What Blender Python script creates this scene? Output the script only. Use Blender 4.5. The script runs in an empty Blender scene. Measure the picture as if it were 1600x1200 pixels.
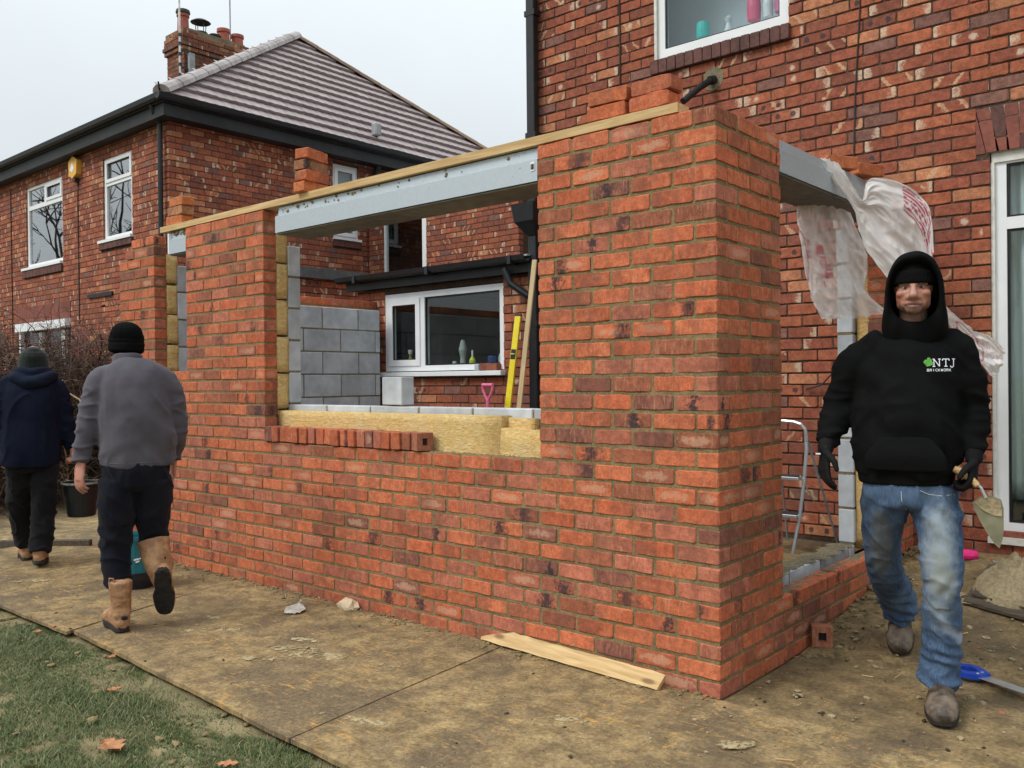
import bpy, bmesh, math, random
import numpy as np
from mathutils import Vector, Matrix, noise as mnoise

scene = bpy.context.scene
COL = scene.collection
rng = random.Random(7)
R = math.radians

# ------------------------------------------------------------------ camera
CAM = Vector((1.82645, -3.49542, 1.42121))
YAW, PITCH, ROLL = 0.711321, -0.004969, -0.010230
FPX = 1375.2
dvec = Vector((-math.sin(YAW) * math.cos(PITCH), math.cos(YAW) * math.cos(PITCH), math.sin(PITCH)))
r0 = Vector((math.cos(YAW), math.sin(YAW), 0))
u0 = r0.cross(dvec)
rvec = math.cos(ROLL) * r0 + math.sin(ROLL) * u0
uvec = -math.sin(ROLL) * r0 + math.cos(ROLL) * u0
cam = bpy.data.cameras.new('camera')
camo = bpy.data.objects.new('camera', cam)
COL.objects.link(camo)
cam.sensor_width = 36.0
cam.lens = FPX / 1600 * 36
cam.clip_start = 0.05
cam.clip_end = 2000
m = Matrix.Identity(4)
for i in range(3):
    m[i][0] = rvec[i]; m[i][1] = uvec[i]; m[i][2] = -dvec[i]; m[i][3] = CAM[i]
camo.matrix_world = m
scene.camera = camo

def cam_uv(P):
    q = Vector(P) - CAM
    z = q.dot(dvec)
    if z < 0.1: return None
    return (800 + FPX * q.dot(rvec) / z, 600 - FPX * q.dot(uvec) / z, z)

# ------------------------------------------------------------------ light
SUN_AZ = Vector((-0.42, -0.90)).normalized()
SUN_EL = R(48)
world = bpy.data.worlds.new('World')
scene.world = world
world.use_nodes = True
wn = world.node_tree.nodes; wl = world.node_tree.links
wn.clear()
wout = wn.new('ShaderNodeOutputWorld'); wbg = wn.new('ShaderNodeBackground')
wbg.inputs['Strength'].default_value = 0.1
wl.new(wbg.outputs[0], wout.inputs[0])
sky = wn.new('ShaderNodeTexSky'); sky.sky_type = 'NISHITA'; sky.sun_disc = False
sky.sun_elevation = SUN_EL; sky.sun_rotation = math.atan2(SUN_AZ.x, SUN_AZ.y)
sky.dust_density = 6.0; sky.air_density = 1.0
tc = wn.new('ShaderNodeTexCoord'); sp = wn.new('ShaderNodeSeparateXYZ'); wl.new(tc.outputs['Generated'], sp.inputs[0])
# overcast sky: luminance rises evenly from the horizon to the zenith
ov = wn.new('ShaderNodeMapRange'); ov.inputs[1].default_value = 0.0; ov.inputs[2].default_value = 1.0
ov.inputs[3].default_value = 4.7; ov.inputs[4].default_value = 14.1
wl.new(sp.outputs['Z'], ov.inputs[0])
cl = wn.new('ShaderNodeTexNoise'); cl.inputs['Scale'].default_value = 2.2; cl.inputs['Detail'].default_value = 5
wl.new(tc.outputs['Generated'], cl.inputs['Vector'])
cm = wn.new('ShaderNodeMapRange'); cm.inputs[1].default_value = .3; cm.inputs[2].default_value = .7
cm.inputs[3].default_value = 0.93; cm.inputs[4].default_value = 1.07
wl.new(cl.outputs['Fac'], cm.inputs[0])
mu = wn.new('ShaderNodeMath'); mu.operation = 'MULTIPLY'; wl.new(ov.outputs[0], mu.inputs[0]); wl.new(cm.outputs[0], mu.inputs[1])
tint = wn.new('ShaderNodeMix'); tint.data_type = 'RGBA'; tint.blend_type = 'MULTIPLY'; tint.inputs[0].default_value = 1
tint.inputs[7].default_value = (0.885, 0.955, 1.0, 1)
wl.new(mu.outputs[0], tint.inputs[6])
mixw = wn.new('ShaderNodeMix'); mixw.data_type = 'RGBA'; mixw.inputs[0].default_value = 0.06
wl.new(tint.outputs[2], mixw.inputs[6]); wl.new(sky.outputs[0], mixw.inputs[7])
wl.new(mixw.outputs[2], wbg.inputs[0])

sun = bpy.data.lights.new('sun', 'SUN'); suno = bpy.data.objects.new('sun', sun); COL.objects.link(suno)
sun.energy = 1.5; sun.angle = R(22); sun.color = (1.0, 0.96, 0.90)
sd = Vector((SUN_AZ.x * math.cos(SUN_EL), SUN_AZ.y * math.cos(SUN_EL), math.sin(SUN_EL)))
suno.rotation_euler = sd.to_track_quat('Z', 'Y').to_euler()
scene.view_settings.view_transform = 'Standard'
scene.view_settings.look = 'None'
scene.view_settings.exposure = 0.35
scene.view_settings.gamma = 1.0
scene.view_settings.use_curve_mapping = False
scene.cycles.max_bounces = 6
scene.cycles.transparent_max_bounces = 12
scene.cycles.use_denoising = True

# ------------------------------------------------------------------ node helper
class NT:
    def __init__(s, name):
        s.m = bpy.data.materials.new(name); s.m.use_nodes = True
        s.n = s.m.node_tree.nodes; s.l = s.m.node_tree.links
        s.n.clear()
        s.out = s.n.new('ShaderNodeOutputMaterial')
        s.b = s.n.new('ShaderNodeBsdfPrincipled'); s.l.new(s.b.outputs[0], s.out.inputs[0])
    def put(s, sock, v):
        if isinstance(v, (int, float)): sock.default_value = v
        elif isinstance(v, (tuple, list)):
            if len(v) == 3 and len(sock.default_value) == 4: v = (*v, 1)
            sock.default_value = v
        else: s.l.new(v, sock)
    def math(s, op, a, b=0.0, c=None, clamp=False):
        n = s.n.new('ShaderNodeMath'); n.operation = op; n.use_clamp = clamp
        s.put(n.inputs[0], a); s.put(n.inputs[1], b)
        if c is not None: s.put(n.inputs[2], c)
        return n.outputs[0]
    def vmath(s, op, a, b):
        n = s.n.new('ShaderNodeVectorMath'); n.operation = op
        s.put(n.inputs[0], a); s.put(n.inputs[1], b); return n.outputs[0]
    def mix(s, f, a, b, mode='MIX'):
        n = s.n.new('ShaderNodeMix'); n.data_type = 'RGBA'; n.blend_type = mode
        s.put(n.inputs[0], f); s.put(n.inputs[6], a); s.put(n.inputs[7], b); return n.outputs[2]
    def noise(s, vec, scale, detail=3, rough=.5, dist=0.0):
        n = s.n.new('ShaderNodeTexNoise')
        if vec is not None: s.put(n.inputs['Vector'], vec)
        n.inputs['Scale'].default_value = scale; n.inputs['Detail'].default_value = detail
        n.inputs['Roughness'].default_value = rough; n.inputs['Distortion'].default_value = dist
        return n.outputs['Fac']
    def voro(s, vec, scale, feature='F1'):
        n = s.n.new('ShaderNodeTexVoronoi'); n.feature = feature
        if vec is not None: s.put(n.inputs['Vector'], vec)
        n.inputs['Scale'].default_value = scale
        return n
    def ss(s, v, a, b, o0=0.0, o1=1.0):
        n = s.n.new('ShaderNodeMapRange'); n.interpolation_type = 'SMOOTHSTEP'
        s.put(n.inputs[0], v)
        if isinstance(a, (int, float)) and isinstance(b, (int, float)) and a > b: a, b, o0, o1 = b, a, o1, o0
        elif not isinstance(a, (int, float)): a, b, o0, o1 = b, a, o1, o0
        s.put(n.inputs[1], a); s.put(n.inputs[2], b)
        n.inputs[3].default_value = o0; n.inputs[4].default_value = o1
        return n.outputs[0]
    def white(s, v):
        n = s.n.new('ShaderNodeTexWhiteNoise'); n.noise_dimensions = '1D'; s.put(n.inputs['W'], v); return n.outputs['Value']
    def pos(s):
        return s.n.new('ShaderNodeNewGeometry').outputs['Position']
    def obj(s):
        return s.n.new('ShaderNodeTexCoord').outputs['Object']
    def attr(s, name):
        n = s.n.new('ShaderNodeAttribute'); n.attribute_name = name; return n
    def sep(s, v):
        n = s.n.new('ShaderNodeSeparateXYZ'); s.put(n.inputs[0], v); return n.outputs
    def comb(s, x, y, z):
        n = s.n.new('ShaderNodeCombineXYZ'); s.put(n.inputs[0], x); s.put(n.inputs[1], y); s.put(n.inputs[2], z); return n.outputs[0]
    def bump(s, h, strength=.3, dist=.01):
        n = s.n.new('ShaderNodeBump'); n.inputs['Strength'].default_value = strength; n.inputs['Distance'].default_value = dist
        s.put(n.inputs['Height'], h); s.l.new(n.outputs[0], s.b.inputs['Normal'])
    def base(s, c): s.put(s.b.inputs['Base Color'], c)
    def rough(s, v): s.put(s.b.inputs['Roughness'], v)
    def set(s, k, v): s.put(s.b.inputs[k], v)

def simple(name, col, rough=.6, metal=0.0, nscale=30, namt=.25, bump=.15, spec=.4, bdist=.004):
    t = NT(name); p = t.pos()
    n1 = t.noise(p, nscale, 4); n2 = t.noise(p, nscale * .13, 3)
    f = t.math('ADD', t.math('MULTIPLY', n1, .5), t.math('MULTIPLY', n2, .5))
    k = t.ss(f, .3, .7, 1 - namt, 1 + namt)
    t.base(t.mix(1.0, col, t.comb(k, k, k), 'MULTIPLY'))
    t.rough(rough); t.set('Metallic', metal); t.set('Specular IOR Level', spec)
    if bump: t.bump(n1, bump, bdist)
    return t.m

def brick_material(name, src, old=False):
    t = NT(name)
    if src == 'obj':
        oi = t.n.new('ShaderNodeObjectInfo'); base = oi.outputs['Color']; seed = oi.outputs['Alpha']
    else:
        a = t.attr('bcol'); base = a.outputs['Color']; seed = a.outputs['Alpha']
    b = t.sep(t.attr('buv').outputs['Vector'])
    atend = t.math('GREATER_THAN', t.math('ABSOLUTE', t.math('SUBTRACT', b[0], .5)), .493)
    u = t.math('ADD', t.math('MULTIPLY', b[1], atend), t.math('MULTIPLY', b[0], t.math('SUBTRACT', 1.0, atend)))
    w = b[2]
    P = t.vmath('ADD', t.pos(), t.comb(t.math('MULTIPLY', seed, 37.0), t.math('MULTIPLY', seed, 91.0), t.math('MULTIPLY', seed, 53.0)))
    def rnd(k): return t.white(t.math('ADD', t.math('MULTIPLY', seed, 997.0), float(k) * 3.17))
    n2 = t.noise(P, 24, 4, .6)
    n3 = t.noise(P, 230, 3, .6)
    n4 = t.noise(P, 70, 3, .6)
    streak = t.noise(t.vmath('MULTIPLY', P, (95, 95, 16)), 1.0, 3, .65)
    k = t.ss(n2, .25, .75, .74, 1.22)
    k2 = t.ss(n4, .3, .7, .86, 1.13)
    k = t.math('MULTIPLY', k, k2)
    col = t.mix(1.0, base, t.comb(k, k, k), 'MULTIPLY')
    nz = t.math('SUBTRACT', n2, .5)
    nz4 = t.math('SUBTRACT', n4, .5)
    if not old:
        n5 = t.noise(t.vmath('MULTIPLY', P, (11, 11, 5)), 1.0, 3, .6)
        col = t.mix(t.ss(n5, .50, .70, 0, .50), col, (.34, .115, .072)); col = t.mix(t.ss(n5, .45, .30, 0, .30), col, (.62, .24, .13))
        f = t.math('MULTIPLY', t.ss(streak, .50, .72), t.ss(rnd(1), .25, .6, 0.06, .42))
        col = t.mix(f, col, (.60, .33, .20))
        du = t.math('DIVIDE', t.math('SUBTRACT', u, .5), .42); dw = t.math('DIVIDE', t.math('SUBTRACT', w, .5), .34)
        e = t.math('ADD', t.math('ADD', t.math('MULTIPLY', du, du), t.math('MULTIPLY', dw, dw)), t.math('ADD', t.math('MULTIPLY', nz, 4.5), t.math('MULTIPLY', nz4, 2.5)))
        f = t.math('MULTIPLY', t.ss(e, 1.0, .3), t.math('MULTIPLY', t.math('LESS_THAN', rnd(2), .10), .45))
        col = t.mix(f, col, (.66, .40, .26))
        d = t.math('ADD', t.math('ABSOLUTE', t.math('SUBTRACT', u, rnd(3))), t.math('MULTIPLY', nz, .55))
        d = t.math('ADD', d, t.math('MULTIPLY', nz4, .45))
        f = t.math('MULTIPLY', t.ss(d, t.math('ADD', .16, t.math('MULTIPLY', rnd(14), .26)), .0), t.math('LESS_THAN', rnd(4), .11))
        f = t.math('MULTIPLY', f, t.ss(streak, .25, .55, .55, 1.0))
        col = t.mix(t.math('MULTIPLY', f, .93), col, (.032, .028, .034))
        # general brown fired cast along one side
        d = t.math('ADD', t.math('ABSOLUTE', t.math('SUBTRACT', u, rnd(7))), t.math('MULTIPLY', nz, .9))
        f = t.math('MULTIPLY', t.ss(d, .5, .1), t.math('MULTIPLY', t.math('LESS_THAN', rnd(8), .28), .40))
        col = t.mix(f, col, (.16, .07, .05))
    else:
        # pale kiss marks: slanted bands, end patches, soft round spots, and dark stack marks
        sgn = t.math('SUBTRACT', t.math('MULTIPLY', t.math('GREATER_THAN', rnd(9), .5), 2.0), 1.0)
        tt = t.math('ADD', t.math('ADD', u, t.math('MULTIPLY', t.math('MULTIPLY', w, sgn), .26)), t.math('ADD', t.math('MULTIPLY', nz, .40), t.math('MULTIPLY', nz4, .16)))
        q = t.math('FRACT', t.math('ADD', t.math('MULTIPLY', tt, t.math('ADD', 1.1, t.math('MULTIPLY', rnd(5), 1.3))), rnd(1)))
        f = t.math('MULTIPLY', t.ss(t.math('ABSOLUTE', t.math('SUBTRACT', q, .5)), .14, .09), t.math('LESS_THAN', rnd(2), .085))
        f = t.math('MULTIPLY', f, t.ss(n4, .3, .55, .3, .85))
        col = t.mix(f, col, (.58, .37, .22))
        ue = t.math('ABSOLUTE', t.math('SUBTRACT', u, t.math('GREATER_THAN', rnd(6), .5)))
        f = t.math('MULTIPLY', t.ss(t.math('ADD', ue, t.math('ADD', t.math('MULTIPLY', nz, .8), t.math('MULTIPLY', nz4, .5))), .27, .08), t.math('LESS_THAN', rnd(3), .26))
        f = t.math('MULTIPLY', f, t.ss(n4, .32, .55, .4, .95))
        col = t.mix(f, col, (.62, .46, .33))
        du = t.math('MULTIPLY', t.math('SUBTRACT', u, t.math('ADD', .2, t.math('MULTIPLY', rnd(11), .6))), 3.0); dw = t.math('SUBTRACT', w, .5)
        dd = t.math('SQRT', t.math('ADD', t.math('MULTIPLY', du, du), t.math('MULTIPLY', dw, dw)))
        f = t.math('MULTIPLY', t.ss(t.math('ADD', dd, t.math('ADD', t.math('MULTIPLY', nz, .9), t.math('MULTIPLY', nz4, .5))), .42, .12), t.math('LESS_THAN', rnd(12), .05))
        col = t.mix(t.math('MULTIPLY', f, .85), col, (.62, .46, .34))
        du2 = t.math('MULTIPLY', t.math('SUBTRACT', t.math('ABSOLUTE', t.math('SUBTRACT', u, .5)), .27), 3.0)
        d2 = t.math('SQRT', t.math('ADD', t.math('MULTIPLY', du2, du2), t.math('MULTIPLY', dw, dw)))
        f = t.math('MULTIPLY', t.ss(t.math('ADD', d2, t.math('MULTIPLY', nz, .4)), .34, .2), t.math('LESS_THAN', rnd(13), .04))
        col = t.mix(t.math('MULTIPLY', f, .9), col, (.05, .042, .05))
        f = t.math('MULTIPLY', t.ss(streak, .55, .75), .16)
        col = t.mix(f, col, (.36, .17, .10))
        grime = t.noise(t.pos(), .9, 4, .6)
        col = t.mix(t.ss(grime, .45, .75, 0, .28), col, (.10, .045, .032))
    if not old:
        smr = t.math('MULTIPLY', t.ss(t.noise(t.vmath('MULTIPLY', t.pos(), (7, 7, 16)), 1.0, 5, .7), .60, .72), t.ss(n4, .35, .6, .1, .55))
        col = t.mix(smr, col, (.36, .27, .155))
    pits = t.ss(t.noise(P, 140, 2), .30, .38, 1, 0)
    col = t.mix(t.math('MULTIPLY', pits, .35), col, (.09, .035, .02))
    t.base(col); t.rough(.88); t.set('Specular IOR Level', .25)
    h = t.math('ADD', t.math('MULTIPLY', n3, .35), t.math('ADD', t.math('MULTIPLY', streak, .5), t.math('MULTIPLY', n4, .7)))
    t.bump(h, .55, .006)
    return t.m

M = {}
M['brick_obj'] = brick_material('brick_face', 'obj'); M['brick_attr'] = brick_material('brick_face_joined', 'attr')
M['old_obj'] = brick_material('old_brick_face', 'obj', True); M['old_attr'] = brick_material('old_brick_face_joined', 'attr', True)

def mortar_mat(name, c1, c2, amt=.5):
    t = NT(name); p = t.pos()
    n1 = t.noise(p, 60, 4, .65); n2 = t.noise(p, 3.5, 3); n3 = t.noise(p, 350, 2)
    c = t.mix(t.ss(n1, .3, .7), c1, c2)
    k = t.ss(n2, .3, .7, .8, 1.15)
    t.base(t.mix(1.0, c, t.comb(k, k, k), 'MULTIPLY')); t.rough(.95); t.set('Specular IOR Level', .15)
    t.bump(t.math('ADD', n1, t.math('MULTIPLY', n3, .5)), .8, .008)
    return t.m
M['mortar'] = mortar_mat('sandy_mortar', (.19, .142, .070), (.29, .222, .115))
M['old_mortar'] = mortar_mat('old_dark_mortar', (.060, .042, .034), (.13, .085, .06))
M['new_point'] = mortar_mat('pale_pointing', (.42, .36, .27), (.52, .45, .34))
M['block_mortar'] = mortar_mat('block_mortar', (.16, .14, .09), (.26, .22, .14))
M['concrete'] = mortar_mat('foundation_concrete', (.10, .11, .105), (.17, .175, .16))

def block_mat():
    t = NT('aerated_block'); p = t.pos()
    oi = t.n.new('ShaderNodeObjectInfo').outputs['Random']
    n1 = t.noise(p, 14, 4); n2 = t.noise(p, 160, 3); n3 = t.noise(t.vmath('ADD', p, t.comb(oi, oi, oi)), 3.0, 3)
    k = t.math('MULTIPLY', t.ss(n1, .3, .7, .9, 1.06), t.ss(n3, .3, .7, .80, 1.08))
    k = t.math('MULTIPLY', k, t.ss(oi, 0, 1, .86, 1.08))
    c = t.mix(1.0, (.53, .565, .60), t.comb(k, k, k), 'MULTIPLY')
    pit = t.ss(t.noise(p, 90, 2), .27, .33, 1, 0)
    t.base(t.mix(t.math('MULTIPLY', pit, .4), c, (.2, .2, .2))); t.rough(.9); t.bump(n2, .35, .004); return t.m
M['block'] = block_mat()

def insul_mat():
    t = NT('mineral_wool'); p = t.pos()
    n1 = t.noise(t.vmath('MULTIPLY', p, (1, 1, 2.2)), 26, 6, .7, 1.2); n2 = t.noise(p, 6, 4); n3 = t.noise(p, 160, 3)
    c = t.mix(t.ss(n1, .3, .72), (.70, .44, .15), (.92, .70, .34))
    c = t.mix(t.ss(n2, .5, .75, 0, .5), c, (.80, .66, .38))
    t.base(c); t.rough(.98); t.set('Specular IOR Level', .05)
    t.bump(t.math('ADD', n1, t.math('MULTIPLY', n3, .35)), .9, .02); return t.m
M['wool'] = insul_mat()

def steel_mat():
    t = NT('galvanised_steel'); p = t.pos()
    v = t.voro(p, 70).outputs['Color']; n2 = t.noise(p, 5, 4); n1 = t.noise(p, 40, 4)
    k = t.ss(t.sep(v)[0], 0, 1, .975, 1.02)
    c = t.mix(1.0, (.47, .525, .56), t.comb(k, k, k), 'MULTIPLY')
    c = t.mix(t.ss(n2, .6, .8, 0, .22), c, (.40, .41, .40))
    spat = t.ss(t.noise(p, 55, 3), .70, .74)
    c = t.mix(t.math('MULTIPLY', spat, .8), c, (.25, .2, .12))
    t.base(c); t.set('Metallic', .35); t.rough(t.ss(n1, .3, .7, .38, .55)); return t.m
M['steel'] = steel_mat()
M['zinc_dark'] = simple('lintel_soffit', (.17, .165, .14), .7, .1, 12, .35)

def wood_mat(name, c1, c2, axis='x', knots=True, rough=.75):
    t = NT(name); p = t.obj()
    sc = {'x': (1.2, 22, 22), 'y': (22, 1.2, 22), 'z': (22, 22, 1.2)}[axis]
    g = t.noise(t.vmath('MULTIPLY', p, sc), 2.2, 5, .6, .8)
    n2 = t.noise(p, 2.5, 3)
    c = t.mix(t.ss(g, .3, .7), c1, c2)
    c = t.mix(t.ss(n2, .5, .8, 0, .4), c, tuple(x * .6 for x in c1))
    if knots:
        kn = t.voro(t.vmath('MULTIPLY', p, tuple(3.0 if x < 5 else 9.0 for x in sc)), 1.0).outputs['Distance']
        c = t.mix(t.ss(kn, .16, .06, 0, .8), c, (.16, .075, .03))
    t.base(c); t.rough(rough); t.bump(g, .25, .003); return t.m
M['timber'] = wood_mat('sawn_pine', (.46, .29, .115), (.66, .47, .23))
M['timber_z'] = wood_mat('sawn_batten', (.44, .31, .15), (.58, .45, .25), 'z')
M['old_wood'] = wood_mat('weathered_wood', (.055, .042, .028), (.12, .09, .06))
M['upvc'] = simple('white_upvc', (.80, .82, .83), .35, 0, 8, .05, 0.0)
M['upvc_dirty'] = simple('weathered_white_frame', (.62, .61, .56), .5, 0, 18, .2, .1)
M['black_plastic'] = simple('black_plastic', (.013, .014, .016), .42, 0, 20, .35, .05)
M['black_fascia'] = simple('black_fascia', (.016, .017, .018), .55, 0, 8, .4, .08)
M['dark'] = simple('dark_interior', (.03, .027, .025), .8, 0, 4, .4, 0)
M['room'] = simple('room_wall', (.30, .30, .29), .9, 0, 3, .2, 0)
M['room_pale'] = simple('pale_room_wall', (.62, .68, .70), .9, 0, 3, .1, 0)
M['cupboard'] = simple('kitchen_cupboard', (.42, .40, .36), .5, 0, 6, .12, 0)
M['sill'] = simple('dark_sill_brick', (.115, .050, .040), .8, 0, 40, .35, .4)
M['soldier'] = simple('soldier_brick', (.215, .070, .050), .85, 0, 35, .3, .4)
M['lead'] = simple('lead_flashing', (.30, .31, .32), .5, .2, 10, .3, .2)

def glass_mat(name, tint=(.9, .95, .95), rough=.01, k=1.4, k0=.04):
    t = NT(name)
    g = t.n.new('ShaderNodeBsdfGlossy'); g.inputs['Roughness'].default_value = rough
    tr = t.n.new('ShaderNodeBsdfTransparent'); tr.inputs[0].default_value = (*tint, 1)
    lw_ = t.n.new('ShaderNodeLayerWeight'); lw_.inputs[0].default_value = .5
    fz = t.math('ADD', .045, t.math('MULTIPLY', t.math('POWER', lw_.outputs['Facing'], 5.0), .95))
    mx = t.n.new('ShaderNodeMixShader')
    f = t.math('MULTIPLY', t.math('ADD', t.math('MULTIPLY', fz, k), k0), .6, clamp=True)
    t.l.new(f, mx.inputs[0]); t.l.new(tr.outputs[0], mx.inputs[1]); t.l.new(g.outputs[0], mx.inputs[2])
    t.n.remove(t.b); t.l.new(mx.outputs[0], t.out.inputs[0]); return t.m
M['glass'] = glass_mat('window_glass')
M['glass_double'] = glass_mat('double_glazing', (.86, .90, .91))
M['glass_clear'] = glass_mat('bathroom_glazing', (.90, .94, .95), .01, .9, .02)
M['glass_sky'] = glass_mat('bright_double_glazing', (.80, .85, .86), .01, 2.0, .55)

# ------------------------------------------------------------------ mesh helpers
class MB:
    """collects shapes and links them as ONE mesh object"""
    def __init__(s): s.v = []; s.f = []; s.mi = []
    def add(s, vs, fs, mi=0):
        o = len(s.v); s.v += [tuple(v) for v in vs]; s.f += [tuple(i + o for i in f) for f in fs]; s.mi += [mi] * len(fs); return s
    def box(s, a, b, mi=0, bev=0.0):
        (x0, y0, z0), (x1, y1, z1) = a, b
        if bev <= 0:
            vs = [(x0, y0, z0), (x1, y0, z0), (x1, y1, z0), (x0, y1, z0), (x0, y0, z1), (x1, y0, z1), (x1, y1, z1), (x0, y1, z1)]
            return s.add(vs, [(0, 3, 2, 1), (4, 5, 6, 7), (0, 1, 5, 4), (1, 2, 6, 5), (2, 3, 7, 6), (3, 0, 4, 7)], mi)
        bm = bmesh.new(); bmesh.ops.create_cube(bm, size=1)
        for v in bm.verts: v.co = Vector(((x0 + x1) / 2 + v.co.x * (x1 - x0), (y0 + y1) / 2 + v.co.y * (y1 - y0), (z0 + z1) / 2 + v.co.z * (z1 - z0)))
        bmesh.ops.bevel(bm, geom=bm.edges[:], offset=min(bev, .45 * min(x1 - x0, y1 - y0, z1 - z0)), segments=1, affect='EDGES')
        s.bm(bm, mi); return s
    def bm(s, bm, mi=0, mat=None):
        bm.verts.ensure_lookup_table(); bm.verts.index_update()
        s.add([(mat @ v.co if mat else v.co) for v in bm.verts], [[v.index for v in f.verts] for f in bm.faces], mi); bm.free()
    def tube(s, pts, r, n=8, caps=True, mi=0):
        pts = [Vector(p) for p in pts]
        rs = r if isinstance(r, (list, tuple)) else [r] * len(pts)
        o = len(s.v); ref = None
        for i, p in enumerate(pts):
            t = (pts[min(i + 1, len(pts) - 1)] - pts[max(i - 1, 0)]).normalized()
            if ref is None:
                ref = Vector((0, 0, 1)) if abs(t.z) < .9 else Vector((1, 0, 0))
            x = (ref - t * ref.dot(t)).normalized(); y = t.cross(x); ref = x
            for k in range(n):
                a = 2 * math.pi * k / n
                s.v.append(tuple(p + (x * math.cos(a) + y * math.sin(a)) * rs[i]))
        for i in range(len(pts) - 1):
            for k in range(n):
                k2 = (k + 1) % n
                s.f.append((o + i * n + k, o + i * n + k2, o + (i + 1) * n + k2, o + (i + 1) * n + k)); s.mi.append(mi)
        if caps:
            s.f.append(tuple(o + k for k in range(n))[::-1]); s.mi.append(mi)
            s.f.append(tuple(o + (len(pts) - 1) * n + k for k in range(n))); s.mi.append(mi)
        return s
    def lathe(s, c, prof, n=16, mi=0):
        o = len(s.v)
        for (r, z) in prof:
            for k in range(n):
                a = 2 * math.pi * k / n; s.v.append((c[0] + r * math.cos(a), c[1] + r * math.sin(a), c[2] + z))
        for i in range(len(prof) - 1):
            for k in range(n):
                k2 = (k + 1) % n
                s.f.append((o + i * n + k, o + i * n + k2, o + (i + 1) * n + k2, o + (i + 1) * n + k)); s.mi.append(mi)
        return s
    def prism(s, pts, d, mi=0):
        """pts: planar outline (3D), extruded by the vector d"""
        n = len(pts); d = Vector(d)
        vs = [Vector(p) for p in pts] + [Vector(p) + d for p in pts]
        fs = [tuple(range(n))[::-1], tuple(range(n, 2 * n))] + [(i, (i + 1) % n, n + (i + 1) % n, n + i) for i in range(n)]
        return s.add(vs, fs, mi)
    def build(s, name, mats, parent=None, smooth=False, recalc=True):
        me = bpy.data.meshes.new(name); me.from_pydata(s.v, [], s.f)
        if not isinstance(mats, (list, tuple)): mats = [mats]
        for mm in mats: me.materials.append(mm)
        if len(mats) > 1: me.polygons.foreach_set('material_index', s.mi)
        if recalc:
            bm = bmesh.new(); bm.from_mesh(me); bmesh.ops.recalc_face_normals(bm, faces=bm.faces); bm.to_mesh(me); bm.free()
        if smooth: me.polygons.foreach_set('use_smooth', [True] * len(me.polygons))
        return link(name, me, parent)

def link(name, me, parent=None):
    o = bpy.data.objects.new(name, me); COL.objects.link(o)
    if parent is not None:
        o.parent = parent
        o.matrix_parent_inverse = Matrix.Identity(4)
    return o

def tag(o, label=None, cat=None, group=None, kind=None):
    if label: o['label'] = label
    if cat: o['category'] = cat
    if group: o['group'] = group
    if kind: o['kind'] = kind
    return o

def thing(name, label, cat, loc=(0, 0, 0), rz=0.0, group=None):
    o = bpy.data.objects.new(name, None); COL.objects.link(o)
    o.empty_display_size = .1
    o.location = loc; o.rotation_euler = (0, 0, rz)
    return tag(o, label, cat, group)

def local(o, p):
    """world point to the space of a thing at o.location turned by rz"""
    q = Vector(p) - Vector(o.location); c, s_ = math.cos(-o.rotation_euler[2]), math.sin(-o.rotation_euler[2])
    return Vector((q.x * c - q.y * s_, q.x * s_ + q.y * c, q.z))

# ------------------------------------------------------------------ bricks
HC = 0.0844589           # one course
BH = 0.0692              # brick height
BD = 0.102
PITCHB = 0.225

def brick_geo(L, D, H, seed, rings=2, jit=.0013):
    """a brick centred on its middle, front face at -y, with worn arrises"""
    rg = random.Random(seed); c = .0035
    def prof(x, inset, y_in=0):
        h = H / 2 - inset; d0 = -D / 2 + y_in; out = []
        for (y, z) in ((d0 + c, -h), (d0, -h + c), (d0, h - c), (d0 + c, h), (D / 2, h), (D / 2, -h)):
            out.append((x + rg.uniform(-jit, jit) * .6, y + (rg.uniform(-jit, jit) if y < 0 else 0), z + rg.uniform(-jit, jit)))
        return out
    xs = [(-L / 2, c), (-L / 2 + c, 0)] + [(-L / 2 + L * (i + 1) / (rings + 1), 0) for i in range(rings)] + [(L / 2 - c, 0), (L / 2, c)]
    if rings >= 2:
        jit *= 1.7; xs = [(-L / 2, .007), (-L / 2 + .0025, .0035), (-L / 2 + .009, .0005)] + [(-L / 2 + L * (i + 1) / (rings + 1), 0) for i in range(rings)] + [(L / 2 - .009, .0005), (L / 2 - .0025, .0035), (L / 2, .007)]
    V = []; F = []
    for (x, ins) in xs: V += prof(x, ins * rg.uniform(.7, 1.4), ins * .6)
    n = 6
    for i in range(len(xs) - 1):
        for k in range(n):
            F.append((i * n + k, i * n + (k + 1) % n, (i + 1) * n + (k + 1) % n, (i + 1) * n + k))
    F.append(tuple(range(n))[::-1]); k0 = (len(xs) - 1) * n; F.append(tuple(k0 + k for k in range(n)))
    V = np.array(V); UV = V / np.array([L, D, H]) + .5
    return V, [f[::-1] for f in F], np.clip(UV, 0, 1)

_proto = {}
def proto_mesh(L, D, H, var, mat, rings):
    key = (round(L, 3), round(D, 3), round(H, 3), var, mat.name)
    if key in _proto: return _proto[key]
    V, F, UV = brick_geo(L, D, H, hash(key[:4]) & 0xffff, rings)
    me = bpy.data.meshes.new('brick'); me.from_pydata(V.tolist(), [], F); me.materials.append(mat)
    a = me.attributes.new('buv', 'FLOAT_VECTOR', 'POINT'); a.data.foreach_set('vector', UV.astype(np.float32).ravel())
    _proto[key] = me
    return me

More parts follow.
